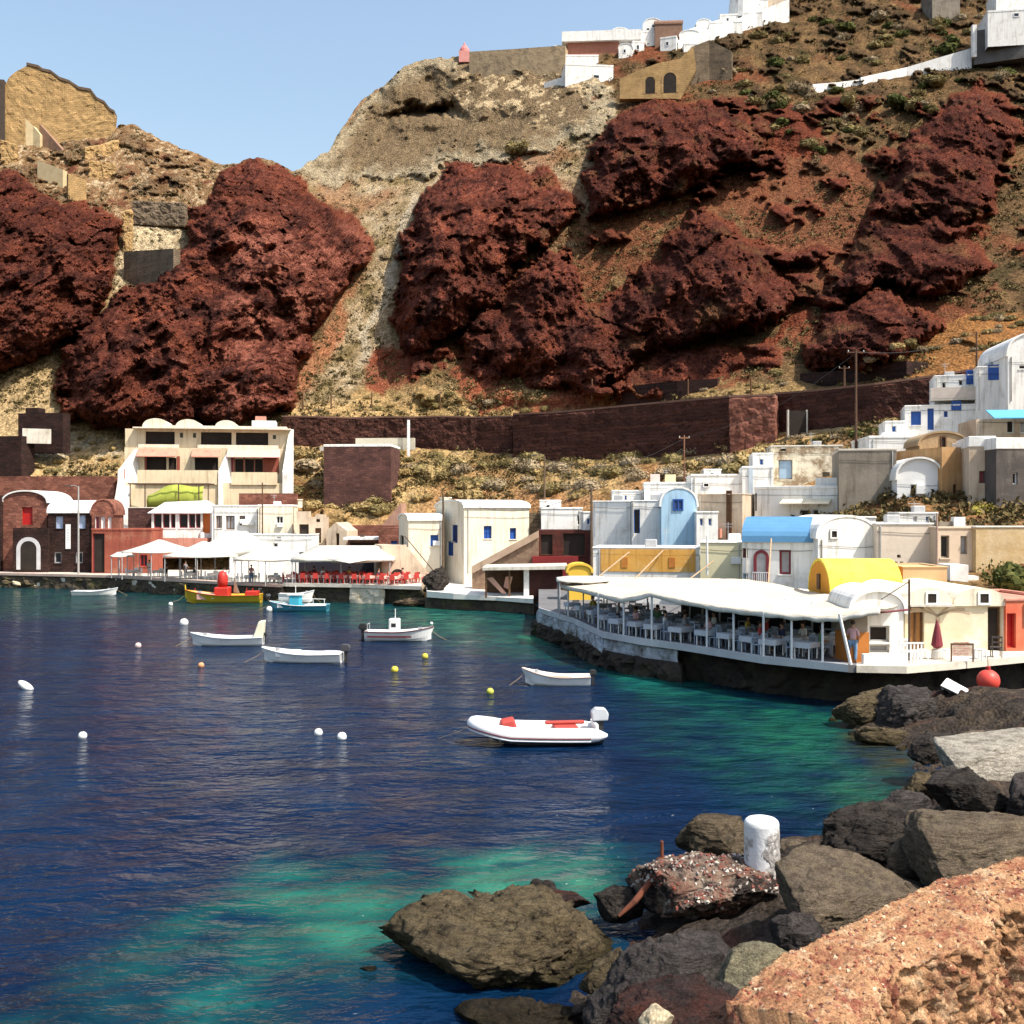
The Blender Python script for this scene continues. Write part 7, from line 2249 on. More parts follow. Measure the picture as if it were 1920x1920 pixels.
sgn_ = mat("green_shirt", (.10, .22, .12)); syl = mat("yellow_shirt", (.62, .48, .10))
for k, (u, i_, po, lab, c1, c2, rz) in enumerate([
        (1076, 1.2, Q4, "person in yellow sitting first at the tip of the terrace", syl, snv, .6), (1128, 3.2, Q4, "person in green sitting in the second row near the tip", sgn_, sb, -.8),
        (1214, 1.3, Q4, "person in white sitting by the rail right of the canopy dip", sw, sgr, 1.2), (1290, 1.4, Q4, "person in pink sitting by the rail at mid terrace", spk, snv, -1.2),
        (1318, 3.0, Q4, "person in yellow sitting in the second row past mid terrace", syl, sb, 1.0), (1384, 1.4, Q4, "person in red sitting by the rail near the leaning post", sr, snv, 1.3),
        (1452, 3.0, Q4, "person in white sitting in the second row near the orange pillar", sw, snv, -1.2), (1512, 1.5, Q4, "person in green sitting last by the rail before the orange pillar", sgn_, sgr, 1.4),
        (590, 2.0, Q2, "person in white sitting in front among the red chairs at left", sw, sgr, .4), (632, 3.2, Q2, "person in yellow sitting in the middle of the red chairs", syl, snv, -1.0),
        (690, 1.8, Q2, "person in black sitting in front among the red chairs at right", sb, sgr, 1.2), (450, 1.6, Q1, "person in blue jeans standing by the square parasol's post", spk, sbl, .5)]):
    zf = {id(Q4): ZD + .004, id(Q2): 1.754, id(Q1): 1.456}[id(po)]
    person(lab, on_deck(u, i_, po, zf), rz, c1, c2, 'stand' if "standing" in lab else 'sit')

# ------------------------------------------------------------------ things on the open right end of the terrace
def board(label, u0, v0, u1, v1, Y, z):
    p = P((u0 + u1) / 2, v1, Y)
    w, hh = (u1 - u0) / F * Y, (v1 - v0) / F * Y
    t = thing("menu_board", label, "menu board", (p.x, p.y, z), -.05)
    MB().box(-w / 2, -.02, .25, w / 2, .02, hh).build("panel", mat("cream_menu", (.66, .58, .44), (.55, .36, .28), 5, .7), t)
    f = MB().box(-w / 2 - .05, -.03, hh, w / 2 + .05, .03, hh + .06).box(-w / 2 - .05, -.03, 0, -w / 2, .03, hh).box(w / 2, -.03, 0, w / 2 + .05, .03, hh)
    f.build("frame", brownp, t)
    for i in range(5):
        MB().box(-w / 2 + .07, -.024, .33 + i * .12, w / 2 - R.uniform(.08, .3), -.021, .39 + i * .12).build("writing_line", mat("faded_red_ink", (.46, .16, .12), (.62, .5, .38), 14, .8), t)


board("framed menu board with faded red writing standing on the terrace", 1785, 1202, 1823, 1234, 47.0, ZD + .004)
p = PZ(1757, 1236, ZD + .004)
t = thing("folded_umbrella", "folded dark maroon umbrella standing in a pale pot on the terrace", "umbrella", p)
MB().lathe([(.22, 0), (.26, .1), (.24, .42), (.20, .45)], 14).build("pot", mat("pale_pot", (.62, .58, .52)), t)
MB().lathe([(.14, .5), (.26, .62), (.2, 1.0), (.10, 1.5), (.03, 1.75)], 12).build("folded_cloth", maroonp, t)
MB().tube([(0, 0, .4), (0, 0, 1.85)], .025, 8).build("pole", palewood, t)
for k, (u, dz, lab) in enumerate([(1700, 0, "white plastic chair folded against the arched kiosk, left of two"), (1710, .1, "white plastic chair folded against the arched kiosk, right of two")]):
    c = make_chair(whitep, True, "chair", lab); p = PZ(u, 1240 - 8 * dz, ZD + .004); c.location = (p.x, p.y, p.z); c.rotation_euler = (0, 0, .5 + k * .6)
    if "group" in c: del c["group"]
for k, (u, lab) in enumerate([(1730, "low white stool beside the brown tavern door"), (1775, "low white stool left of the framed menu board"), (1838, "low white stool right of the framed menu board")]):
    p = PZ(u, 1236, ZD + .004)
    t = thing("stool", lab, "stool", p, .3 * k)
    MB().box(-.2, -.2, .40, .2, .2, .45).build("seat", whitep, t)
    for x in (-.17, .17):
        for y in (-.17, .17):
            MB().box(x - .02, y - .02, 0, x + .02, y + .02, .40).build("leg", whitep, t)
p = PZ(1660, 1244, ZD + .004)
t = thing("planter", "long white planter box on the terrace edge before the arched kiosk", "planter", p, .03)
MB().box(-1.0, -.15, 0, .9, .15, .42).build("trough", whitep, t)
p = PZ(1690, 1244, ZD + .004)
t = thing("railing", "short white slatted railing beside the planter box", "railing", p, .05)
for k in range(7):
    MB().box(-.1 + k * .16, -.02, 0, -.03 + k * .16, .02, .85).build("slat", whitep, t)
MB().box(-.12, -.03, .852, 1.0, .03, .92).build("rail", whitep, t)
p = P(1690, 1150, 47.5)
t = thing("flag_pole", "dark pole with a maroon boom beside the brown tavern door", "pole", (p.x, p.y, ZD + .004))
MB().tube([(.35, 0, 0), (.35, 0, 3.6)], .05, 8).build("pole", iron, t)
MB().tube([(-1.7, -.1, 2.05), (.33, 0, 2.25)], .045, 8).build("boom", maroonp, t)
MB().tube([(-.9, 0, 2.7), (.35, 0, 3.5)], .02, 6).build("stay", iron, t)

# ------------------------------------------------------------------ poles and lamps
def pole(label, u, vt, vb, Y, m=polem, r=.09, arm=None, name="utility_pole", cat="pole", lamp=False, group=None):
    b = P(u, vb, Y)
    hh = (vb - vt) / F * Y
    t = thing(name, label, cat, b, 0, group)
    MB().tube([(0, 0, -.6), (0, 0, hh)], [r * 1.1, r * .8], 8).build("shaft", m, t)
    if arm:
        MB().box(-arm, -.05, hh - .35, arm, .05, hh - .24).build("crossarm", m, t)
        for s in (-1, 1):
            MB().lathe([(.05, 0), (.06, .1), (.03, .16)], 8, (s * arm * .85, 0, hh - .24)).build("insulator", mat("porcelain", (.6, .6, .58)), t)
    if lamp:
        sgn = -1 if lamp == 'L' else 1
        MB().tube([(0, 0, hh - .05), (sgn * .5, 0, hh + .1), (sgn * 1.0, 0, hh + .08)], .04, 6).build("arm", m, t)
        MB().prism([(sgn * .8, hh), (sgn * 1.35, hh), (sgn * 1.35, hh + .1), (sgn * .85, hh + .14)], -.12, .12).build("lamp_head", mat("dark_lamp_metal", (.07, .07, .07)), t)
    return t


pole("pale street lamp standing on the quay before the dark stone house", 147, 912, 1074, 118.2, mat("pale_grey_metal", (.36, .34, .32)), .11, name="street_lamp", cat="street lamp", lamp='L')
pole("thin brown pole rising behind the large square parasol", 492, 905, 1045, 122, brownp, .09, .5)
pole("tall wooden pole at the corner of the big blue windowed house", 831, 925, 1085, 101.5, polem, .11)
pole("wooden street lamp with an arm to the left behind the dark red ruin", 1021, 855, 1000, 112, polem, .10, lamp='L', name="street_lamp", cat="street lamp")
pole("tall bare wooden pole right of the dark red ruin", 1109, 915, 1062, 92, polem, .11)
pole("rusty pole with short crossarm on the straw slope above the blue gable", 1283, 816, 905, 116, mat("rusty_pole", (.28, .14, .08), (.22, .1, .06), 3, .9), .09, .6)
pole("tall utility pole with crossarm in front of the path wall", 1605, 655, 830, 106, mat("dark_pole", (.10, .05, .03), (.07, .04, .025), 3, .9), .13, .9)
pole("dark pole standing above the white upper house with the balcony", 1831, 622, 700, 109, mat("dark_pole", (.10, .05, .03)), .1)
pole("dark double post on the path left of the tall utility pole", 1583, 686, 726, 133, mat("dark_pole", (.10, .05, .03)), .16, .7)
pole("white post rising over the pale lemon wall", 1326, 1005, 1062, 76, whitep, .08)
pole("thin post beside the beige house with the tall dark door", 1757, 962, 1062, 65, mat("pinkish_pole", (.4, .28, .22)), .07)
for k, u in enumerate((568, 621, 697, 825, 967, 1186, 1408, 1110, 1290)):
    g = ground_at(u, 768 if u < 1100 else 742)
    vt = {0: 735}.get(k, 742) if u < 1000 else 712
    pole("dark fence post above the long masonry wall", u, (768 if u < 1100 else 742) - 32, 768 if u < 1100 else 742, g.y, brownp, .13, name="fence_post", cat="post", group="fence posts above the long masonry wall")

def wire(label, a, b, sag=.8):
    a, b = Vector(a), Vector(b)
    pts = [a.lerp(b, k / 14) - Vector((0, 0, sag * math.sin(math.pi * k / 14))) for k in range(15)]
    t = thing("power_cable", label, "cable", a)
    MB().tube([q - a for q in pts], .022, 4).build("wire", rubber, t)


wire("power cable from the tall utility pole to the pole above the white upper house", P(1605, 660, 106), P(1831, 626, 109))
wire("power cable from the tall utility pole down to the rusty pole", P(1605, 662, 106), P(1283, 820, 116), 1.5)
wire("power cable from the rusty pole to the wooden street lamp", P(1283, 822, 116), P(1021, 862, 112), 1.8)
wire("power cable from the tall bare pole to the pole at the blue windowed house", P(1109, 920, 92), P(831, 930, 101.5), 1.6)
# ------------------------------------------------------------------ shrubs
def leaf_material(name, a, b, c):
    m, nt, N, L, bs = _nodes(name)
    g = N.new("ShaderNodeNewGeometry")
    r = N.new("ShaderNodeValToRGB")
    r.color_ramp.elements[0].color = (*a, 1); r.color_ramp.elements[1].color = (*b, 1)
    e = r.color_ramp.elements.new(.6); e.color = (*c, 1)
    L.new(g.outputs["Random Per Island"], r.inputs["Fac"])
    L.new(r.outputs["Color"], bs.inputs["Base Color"])
    bs.inputs["Roughness"].default_value = .9
    bs.inputs["Specular IOR Level"].default_value = .1
    return m


lm_olive = leaf_material("olive_leaves", (.14, .11, .045), (.30, .23, .10), (.21, .165, .07))
lm_straw = leaf_material("straw_leaves", (.24, .17, .07), (.42, .31, .14), (.32, .23, .10))
lm_grey = leaf_material("grey_leaves", (.22, .165, .10), (.40, .31, .20), (.30, .235, .145))
lm_green = leaf_material("green_leaves", (.035, .045, .012), (.12, .12, .035), (.07, .075, .022))
lm_yellow = leaf_material("yellow_green_leaves", (.16, .14, .025), (.36, .30, .06), (.26, .22, .045))


def leaves(mb, c, r, n, size, rnd, flat=.75):
    for _ in range(n):
        a, b = rnd.uniform(0, 2 * math.pi), math.acos(rnd.uniform(-.15, 1))
        q = rnd.uniform(.45, 1.0) ** .5 * r * (.8 + .3 * math.sin(3 * a + c[0]) * math.sin(2 * b + c[1]))
        p = Vector((c[0] + q * math.sin(b) * math.cos(a), c[1] + q * math.sin(b) * math.sin(a), c[2] + q * math.cos(b) * flat))
        d = Vector((rnd.gauss(0, 1), rnd.gauss(0, 1), rnd.gauss(.4, 1))).normalized()
        e = d.cross(Vector((rnd.gauss(0, 1), rnd.gauss(0, 1), rnd.gauss(0, 1)))).normalized()
        s = size * rnd.uniform(.6, 1.4)
        mb.add([p - d * s, p + e * s * .5, p + d * s, p - e * s * .5], [(0, 1, 2, 3)])


def make_shrub(m, seed, lab, grp):
    rnd = random.Random(seed)
    t = thing("shrub", lab, "shrub", (0, 0, -80), 0, grp)
    mb = MB()
    for _ in range(5):
        leaves(mb, (rnd.uniform(-.5, .5), rnd.uniform(-.4, .4), rnd.uniform(0, .25)), rnd.uniform(.5, .8), 190, .06, rnd)
    for _ in range(4):
        c = (rnd.uniform(-.45, .45), rnd.uniform(-.35, .35), rnd.uniform(0, .2)); r0 = rnd.uniform(.38, .6)
        tb = MB().ball(c, r0, 12, 9, (1, 1, .8))
        for fc in tb.f:
            q4 = []
            for k in fc:
                x, y, z = tb.v[k]; f_ = 1 + .22 * math.sin(9 * x + 3 * z) * math.cos(8 * y - 5 * z)
                q4.append((c[0] + (x - c[0]) * f_ + rnd.gauss(0, .03), c[1] + (y - c[1]) * f_ + rnd.gauss(0, .03), c[2] + (z - c[2]) * f_ + rnd.gauss(0, .03)))
            mb.add(q4, [(0, 1, 2, 3)])
    mb.build("foliage", m, t, fix=False)
    st = MB()
    for k in range(4):
        a = rnd.uniform(0, 6.28)
        st.tube([(0, 0, -.5), (.2 * math.cos(a), .2 * math.sin(a), .1), (.45 * math.cos(a), .45 * math.sin(a), .4)], [.04, .03, .015], 5)
    st.build("stems", brownp, t)
    return t


protos = {}


def shrub(u, v, r, kind, lab, grp, sink=.15):
    g = ground_at(u, v)
    key = (kind, R.randrange(2), grp)
    sc_ = (r * R.uniform(.85, 1.2), r * R.uniform(.85, 1.2), r * R.uniform(.75, 1.05))
    loc = (g.x, g.y - .2, g.z - sink * r)
    if key not in protos:
        protos[key] = make_shrub({'o': lm_olive, 's': lm_straw, 'g': lm_grey, 'd': lm_green}[kind], hash(key[:2]) % 1000 if False else ord(kind) * 7 + key[1], lab, grp)
        t = protos[key]
        t.location = loc; t.rotation_euler = (0, 0, R.uniform(0, 6)); t.scale = sc_
        return t
    return dup(protos[key], loc, R.uniform(0, 6), sc_)


def scatter(n, poly, rmin, rmax, kinds, lab, grp, mind=14):
    done = []
    us = [p[0] for p in poly]; vs = [p[1] for p in poly]
    tries = 0
    while len(done) < n and tries < n * 60:
        tries += 1
        u, v = R.uniform(min(us), max(us)), R.uniform(min(vs), max(vs))
        if sdf(poly, np.array([u]), np.array([v]))[0] < 0 or any((u - a) ** 2 + (2 * (v - b)) ** 2 < mind ** 2 for a, b in done):
            continue
        if mind < 10 and perlin(np.array([[u / 55.0, v / 28.0, 3.3]]))[0] < .02:
            continue
        done.append((u, v))
        shrub(u, v, R.uniform(rmin, rmax), R.choice(kinds), lab, grp)


scatter(90, [(545, 850), (610, 850), (740, 850), (860, 850), (1040, 855), (1200, 850), (1360, 838), (1440, 838), (1440, 890), (1390, 890), (1210, 905), (1100, 935), (900, 935), (820, 935), (740, 960), (650, 965), (560, 950)], 1.0, 2.5, "ossggo", "dry bush on the straw slope between the long masonry wall and the houses", "bushes on the straw slope")
scatter(34, [(565, 768), (700, 720), (860, 735), (960, 770), (1150, 765), (1330, 725), (1460, 690), (1480, 725), (1340, 742), (1100, 768), (900, 776), (570, 776)], .6, 1.3, "osgo", "small bush on the strip above the long masonry wall", "bushes above the masonry wall", 12)
scatter(26, [(1500, 815), (1640, 800), (1750, 765), (1700, 800), (1690, 812), (1560, 832), (1450, 838)], .5, 1.1, "osgd", "small bush on the slope right of the black doorway", "bushes right of the doorway", 10)
scatter(26, [(1560, 690), (1780, 610), (1918, 560), (1918, 640), (1860, 660), (1700, 700), (1590, 712)], .6, 1.4, "osgo", "bush on the orange slope below the right hand cliffs", "bushes under the right hand cliffs", 14)
scatter(22, [(40, 800), (110, 790), (230, 805), (225, 880), (60, 890), (20, 880)], .6, 1.2, "oss", "bush on the pale slope left of the hotel", "bushes left of the hotel", 12)
scatter(95, [(1400, 60), (1560, 20), (1840, 30), (1820, 85), (1610, 140), (1520, 160), (1590, 175), (1890, 110), (1915, 140), (1700, 230), (1580, 300), (1460, 320), (1380, 200), (1320, 170)], 1.0, 3.2, "doog", "dark bush on the brown slope under the rim", "bushes on the upper brown slope", 9)
for lab, u, v, r, k in [("lone large bush on the ash cliff above the middle red cliff", 968, 285, 3.8, 'o'), ("round dark green bush at the top of the zigzag path wall", 1766, 102, 3.4, 'd'), ("leafy yellow green bush before the beige corner house", 1838, 965, 1.7, 's'),
                        ("big dark bush at the right edge above the twin vaulted tavern", 1905, 1085, 1.9, 'd'), ("grey bush on the slope right of the hotel", 570, 880, 2.4, 'g')]:
    t = make_shrub({'o': lm_olive, 'd': lm_green, 's': lm_yellow, 'g': lm_grey}[k], int(u), lab, None)
    if v > 950:
        g = P(u, v, 83 if v < 1000 else 62)
    else:
        g = ground_at(u, v)
    t.location = (g.x, g.y - .3, g.z - .2); t.scale = (r, r, r)

# low scrub over the slopes: nobody could count it
rnd = random.Random(5)
mb = MB()
cnt = 0
while cnt < 5600:
    i = rnd.randrange(0, len(gu)); j = rnd.randrange(8, NV - 3)
    if redmask[j, i] > .3 or ashm[j, i] > .8 and rnd.random() < .85:
        continue
    if V[j, i] > 1000 or gu[i] < -60 or gu[i] > 1980:
        continue
    if gu[i] < 1050 and V[j, i] < 700 and rnd.random() < .55:
        continue
    p = PT[j, i]
    if perlin(np.array([[p[0] / 14, p[1] / 14, p[2] / 14]]))[0] < -.08:
        continue
    cnt += 1
    leaves(mb, (p[0], p[1] - .1, p[2] - .05), rnd.uniform(.4, 1.3), 16, .24, rnd, .8)
o = mb.build("scrub", leaf_material("dry_scrub_leaves", (.05, .042, .018), (.22, .16, .07), (.11, .085, .036)), None, fix=False)
o["kind"] = "stuff"

# ------------------------------------------------------------------ foreground: shore, rocks, wall, bollard
def rock_material(name, a, b, c, bump=.05, sc=4.0, spots=None):
    """stone: tonal patches, mineral speckle, veins and cracks, rough at three sizes"""
    if name in MATS:
        return MATS[name]
    m, nt, N, L, bs = _nodes(name)
    tc = N.new("ShaderNodeTexCoord")

    def noise(s, d=8, r=.62, dist=0):
        q = N.new("ShaderNodeTexNoise"); q.inputs["Scale"].default_value = s; q.inputs["Detail"].default_value = d; q.inputs["Roughness"].default_value = r; q.inputs["Distortion"].default_value = dist
        L.new(tc.outputs["Object"], q.inputs["Vector"]); return q.outputs["Fac"]

    def ramp(src, p0, p1, c0=(0, 0, 0), c1=(1, 1, 1)):
        r = N.new("ShaderNodeValToRGB"); r.color_ramp.elements[0].position = p0; r.color_ramp.elements[1].position = p1
        r.color_ramp.elements[0].color = (*c0, 1); r.color_ramp.elements[1].color = (*c1, 1); L.new(src, r.inputs["Fac"]); return r.outputs["Color"]

    def mixc(f, x, y, mode='MIX'):
        q = N.new("ShaderNodeMixRGB"); q.blend_type = mode
        if isinstance(f, float): q.inputs[0].default_value = f
        else: L.new(f, q.inputs[0])
        L.new(x, q.inputs[1])
        if isinstance(y, tuple): q.inputs[2].default_value = (*y, 1)
        else: L.new(y, q.inputs[2])
        return q.outputs[0]
    col_ = ramp(noise(sc * .45, 6), .36, .64, a, b)
    col_ = mixc(ramp(noise(sc * 1.1, 10, .72, .6), .50, .64), col_, c)
    col_ = mixc(1.0, col_, ramp(noise(sc * 9, 6, .8), .34, .66, (.28, .27, .26), (1.7, 1.7, 1.7)), 'MULTIPLY')
    mp = N.new("ShaderNodeMapping"); mp.inputs["Scale"].default_value = (sc * .7, sc * .7, sc * 4.5); mp.inputs["Rotation"].default_value = (.5, .35, .2)
    L.new(tc.outputs["Object"], mp.inputs["Vector"])
    ns_ = N.new("ShaderNodeTexNoise"); ns_.inputs["Scale"].default_value = 1.0; ns_.inputs["Detail"].default_value = 9; ns_.inputs["Roughness"].default_value = .7
    L.new(mp.outputs[0], ns_.inputs["Vector"])
    crack = ns_.outputs["Fac"]
    col_ = mixc(1.0, col_, ramp(crack, .36, .56, (.5, .48, .47), (1.1, 1.1, 1.1)), 'MULTIPLY')
    # the wet, weedy band the swell leaves just above the water
    gp = N.new("ShaderNodeNewGeometry"); sz = N.new("ShaderNodeSeparateXYZ"); L.new(gp.outputs["Position"], sz.inputs[0])
    ma = N.new("ShaderNodeMath"); ma.operation = 'MULTIPLY_ADD'; ma.inputs[1].default_value = .9; L.new(noise(sc * .6, 6, .7), ma.inputs[0]); L.new(sz.outputs[2], ma.inputs[2])
    col_ = mixc(1.0, col_, ramp(ma.outputs[0], .50, .92, (.26, .27, .17), (1, 1, 1)), 'MULTIPLY')
    L.new(col_, bs.inputs["Base Color"])
    bs.inputs["Roughness"].default_value = .92; bs.inputs["Specular IOR Level"].default_value = .2
    prev = None
    for hgt, d in ((noise(sc * 1.4, 10, .72), bump * 3.2), (noise(sc * 7, 8, .75), bump * 1.1), (crack, bump * 1.1)):
        bp = N.new("ShaderNodeBump"); bp.inputs["Distance"].default_value = d
        L.new(hgt, bp.inputs["Height"])
        if prev: L.new(prev.outputs["Normal"], bp.inputs["Normal"])
        prev = bp
    L.new(prev.outputs["Normal"], bs.inputs["Normal"])
    MATS[name] = m
    return m


rk_olive = rock_material("olive_tan_rock", (.20, .155, .088), (.13, .10, .058), (.045, .035, .025), .10)
rk_dark = rock_material("dark_lava_rock", (.050, .042, .038), (.085, .070, .058), (.020, .017, .016), .10)
rk_brown = rock_material("brown_grey_rock", (.215, .165, .115), (.15, .118, .088), (.25, .20, .125), .08, 4.5)
rk_pale = rock_material("pale_grey_boulder", (.42, .385, .32), (.35, .32, .27), (.27, .245, .2), .04)
rk_red = rock_material("reddish_lava_rock", (.10, .036, .026), (.06, .042, .04), (.036, .03, .029), .10)
rk_grey = rock_material("purple_grey_rock", (.075, .064, .062), (.115, .10, .092), (.034, .03, .028), .10)
rk_cream = rock_material("cream_stone", (.62, .53, .36), (.55, .46, .31), (.45, .37, .25), .02)


def rock(label, poly, Y, m, thick=.8, amp=.10, sub=6, seed=0, lean=.35, name="rock", group=None, facet=1.0):
    """boulder whose silhouette follows the outline, with real depth"""
    cx = sum(p[0] for p in poly) / len(poly); cy = sum(p[1] for p in poly) / len(poly)
    ang = np.array([math.atan2(-(p[1] - cy), p[0] - cx) for p in poly])
    # radius for any angle by ray casting against the outline
    def radius(th):
        out = np.full(th.shape, 0.0)
        dx, dy = np.cos(th), -np.sin(th)
        n = len(poly)
        for k in range(n):
            x0, y0 = poly[k][0] - cx, poly[k][1] - cy
            x1_, y1_ = poly[(k + 1) % n][0] - cx, poly[(k + 1) % n][1] - cy
            ex, ey = x1_ - x0, y1_ - y0
            den = dx * ey - dy * ex
            den = np.where(np.abs(den) < 1e-9, 1e-9, den)
            t = (x0 * ey - y0 * ex) / den
            s = (x0 * dy - y0 * dx) / den
            out = np.where((t > 0) & (s >= -1e-6) & (s <= 1 + 1e-6), np.maximum(out, t), out)
        return out
    bm = bmesh.new()
    bmesh.ops.create_icosphere(bm, subdivisions=sub, radius=1)
    co = np.array([v.co for v in bm.verts])
    th = np.arctan2(co[:, 2], co[:, 0])
    rho = np.sqrt(co[:, 0] ** 2 + co[:, 2] ** 2)
    rr = radius(th) / F * Y
    size = float(np.mean(rr))
    f = np.clip(rho, 0, 1) ** .8
    rs2 = np.random.RandomState(100 + seed)
    p = np.stack([np.cos(th) * rr * f, co[:, 1] * size * thick, np.sin(th) * rr * f], -1)
    q = p / size + seed * 3.7
    nrm = p / (np.linalg.norm(p, axis=1)[:, None] + 1e-6)
    d = .5 * cells(q * 1.2 + .4 * fbm(q * 2, 3)[:, None])[0] + .3 * fbm(q * 1.5, 4, .55, True)
    p = p + nrm * (amp * size * (d - .1))[:, None]
    # break planes
    for _ in range(int(26 * facet)):
        nn = rs2.normal(size=3)
        nn[1] = -abs(nn[1]) * 1.1
        nn /= np.linalg.norm(nn)
        h = p @ nn
        lim = h.max() * rs2.uniform(.52, .88)
        ex = np.clip(h - lim, 0, None)
        p = p - nn[None, :] * (ex * .94)[:, None]
    q = p / size + seed * 3.7
    d = .35 * cells(q * 3.2 + 5 + .4 * fbm(q * 4, 3)[:, None])[0] + .30 * fbm(q * 3.4, 5, .6, True) + .40 * fbm(q * 8, 5, .7) + .16 * cells(q * 8 + .3 * fbm(q * 12, 2)[:, None])[0]
    p = p + nrm * (amp * .85 * size * (d - .1))[:, None]
    for ax, key in ((0, 0), (2, 1)):
        tgt = [((o_[0] - cx) if ax == 0 else (cy - o_[1])) / F * Y for o_ in poly]
        lo, hi = p[:, ax].min(), p[:, ax].max()
        p[:, ax] = (p[:, ax] - lo) / (hi - lo) * (max(tgt) - min(tgt)) * 1.03 + min(tgt)
    # set it into the world: outline kept, depth real
    dep = Y + p[:, 1] + lean * p[:, 2]
    uu = cx + p[:, 0] / Y * F
    vv = cy - p[:, 2] / Y * F
    c0 = P(cx, cy, Y)
    p = np.stack([(uu - 960) / F * dep - c0.x, dep - c0.y, H - (vv - 960) / F * dep - c0.z], -1)
    for v, c_ in zip(bm.verts, p):
        v.co = c_
    me = bpy.data.meshes.new(name)
    bm.to_mesh(me); bm.free()
    me.polygons.foreach_set("use_smooth", [True] * len(me.polygons))
    me.materials.append(m)
    o = bpy.data.objects.new(name, me)
    COL.objects.link(o)
    o.location = P(cx, cy, Y)
    return tag(o, label, "rock", group)


# the shore under the rocks
sh = [(900, 2100), (1010, 1990), (1090, 1900), (1170, 1835), (1200, 1780), (1230, 1700), (1290, 1640), (1400, 1600), (1520, 1590), (1630, 1540), (1720, 1490), (1745, 1430), (1700, 1400), (1600, 1362), (1565, 1340), (1600, 1320), (1700, 1330)]
shw = [PZ(u, v, 0) for u, v in sh]
poly = [(p.x, p.y) for p in shw] + [(30, 46.5), (45, 40), (45, 4), (0.5, 4)]
sx, sy = np.meshgrid(np.arange(-2, 40, .22), np.arange(5, 50, .22))
sd = sdf(poly, sx, sy)
hh = np.where(sd > 0, np.minimum(.10 + .42 * sd, 2.7 + .03 * sd), .35 * sd - .05)
S3 = np.stack([sx, sy, sx * 0], -1)
hh = hh * (.8 + .5 * fbm(S3 / 3.0, 3)) + .22 * cells(S3 / .9)[0] * (sd > -.5) + .12 * fbm(S3 / .5, 4)
hh = np.minimum(hh, 3.3 - .0 * sx)
hh = np.where(sy > 20, np.minimum(hh, 1.6), hh)
hh = np.clip(hh, -1.5, 4)
sc_ = np.zeros(sx.shape + (3,)) + np.array([.045, .036, .03])
sc_ = mix(sc_, (.10, .075, .05), sstep(0, .5, fbm(S3 / .7 + 4, 4)))
sc_ = mix(sc_, (.11, .05, .035), sstep(.1, .5, fbm(S3 / 1.6 + 14, 3)))
fmk = (sd[:-1, :-1] > -3)
grid_object("shore", np.stack([sx, sy, hh], -1), sc_, fmk, ground_material("shore_stone", .12, 3.0, 5.0))

rock("long olive tan rock reaching into the turquoise water, dark on its left flank", [(708, 1812), (760, 1760), (830, 1705), (905, 1692), (965, 1664), (1020, 1690), (1085, 1706), (1150, 1726), (1176, 1775), (1150, 1840), (1090, 1880), (1015, 1905), (900, 1895), (800, 1862)], 19.7, rk_olive, .95, .18, 6, 1, lean=.9)
rock("small dark pointed rock awash behind the long olive tan rock", [(985, 1665), (1005, 1648), (1030, 1655), (1045, 1685), (1000, 1690)], 22.5, rk_dark, .8, .2, 4, 2)
rock("flat dark reef rock just awash behind the long olive tan rock's crest", [(930, 1690), (970, 1668), (1080, 1672), (1105, 1700), (1040, 1722), (960, 1712)], 22.0, rk_red, 1.0, .2, 5, 3, lean=1.2)
rock("dark squarish rock in the water left of the pebbly mound", [(1112, 1672), (1150, 1660), (1195, 1668), (1205, 1715), (1160, 1732), (1115, 1712)], 21.6, rk_dark, .9, .15, 5, 4)
rock("round tan rock behind the bollard at the water's edge", [(1264, 1560), (1290, 1541), (1350, 1527), (1395, 1536), (1412, 1580), (1390, 1625), (1310, 1632), (1268, 1606)], 24.4, rock_material("tan_shore_rock", (.20, .155, .10), (.13, .10, .065), (.06, .048, .035), .1), .9, .16, 5, 5)
rock("flat tan rock behind the bollard on its right", [(1450, 1592), (1480, 1574), (1530, 1577), (1545, 1604), (1510, 1640), (1455, 1640)], 24.0, rk_brown, .9, .12, 5, 6)
md_ = rock("pebbly concrete crust carrying the white bollard, overhanging a black hollow", [(1172, 1700), (1225, 1650), (1290, 1612), (1400, 1600), (1500, 1606), (1532, 1640), (1512, 1685), (1462, 1728), (1390, 1722), (1290, 1716), (1205, 1728)], 21.2, mat("pebbled_concrete", (.15, .08, .058), (.27, .22, .17), 3.0, .95, .12, 5, .1, stain=(.03, .024, .022), stain_scale=1.6, stain_lo=.46, stain_hi=.56), 1.0, .16, 6, 7, lean=.9, facet=.6)
rock("jagged black boulder right of the bollard with a brown crest", [(1535, 1650), (1532, 1590), (1565, 1535), (1640, 1506), (1690, 1520), (1712, 1560), (1760, 1556), (1770, 1590), (1700, 1630), (1620, 1665)], 21.0, rk_dark, .9, .17, 6, 8)
rock("small brown boulder on the crest of the jagged black one", [(1650, 1520), (1690, 1482), (1730, 1490), (1748, 1525), (1720, 1560), (1670, 1556)], 22.5, rk_grey, .9, .13, 5, 9)
rock("broad brown slab sloping down from the jagged black boulder to the wall", [(1452, 1692), (1530, 1662), (1610, 1618), (1665, 1588), (1712, 1622), (1745, 1680), (1745, 1740), (1660, 1790), (1570, 1800), (1490, 1745)], 17.6, rk_brown, .9, .09, 6, 10, lean=.9, facet=1.4)
rock("largest brown slab with fine ridges under the pale boulder", [(1690, 1610), (1730, 1560), (1765, 1522), (1850, 1530), (1960, 1556), (2060, 1590), (2080, 1690), (1920, 1720), (1800, 1730), (1735, 1700)], 18.2, rk_brown, .9, .09, 6, 11, lean=.9, facet=1.4)
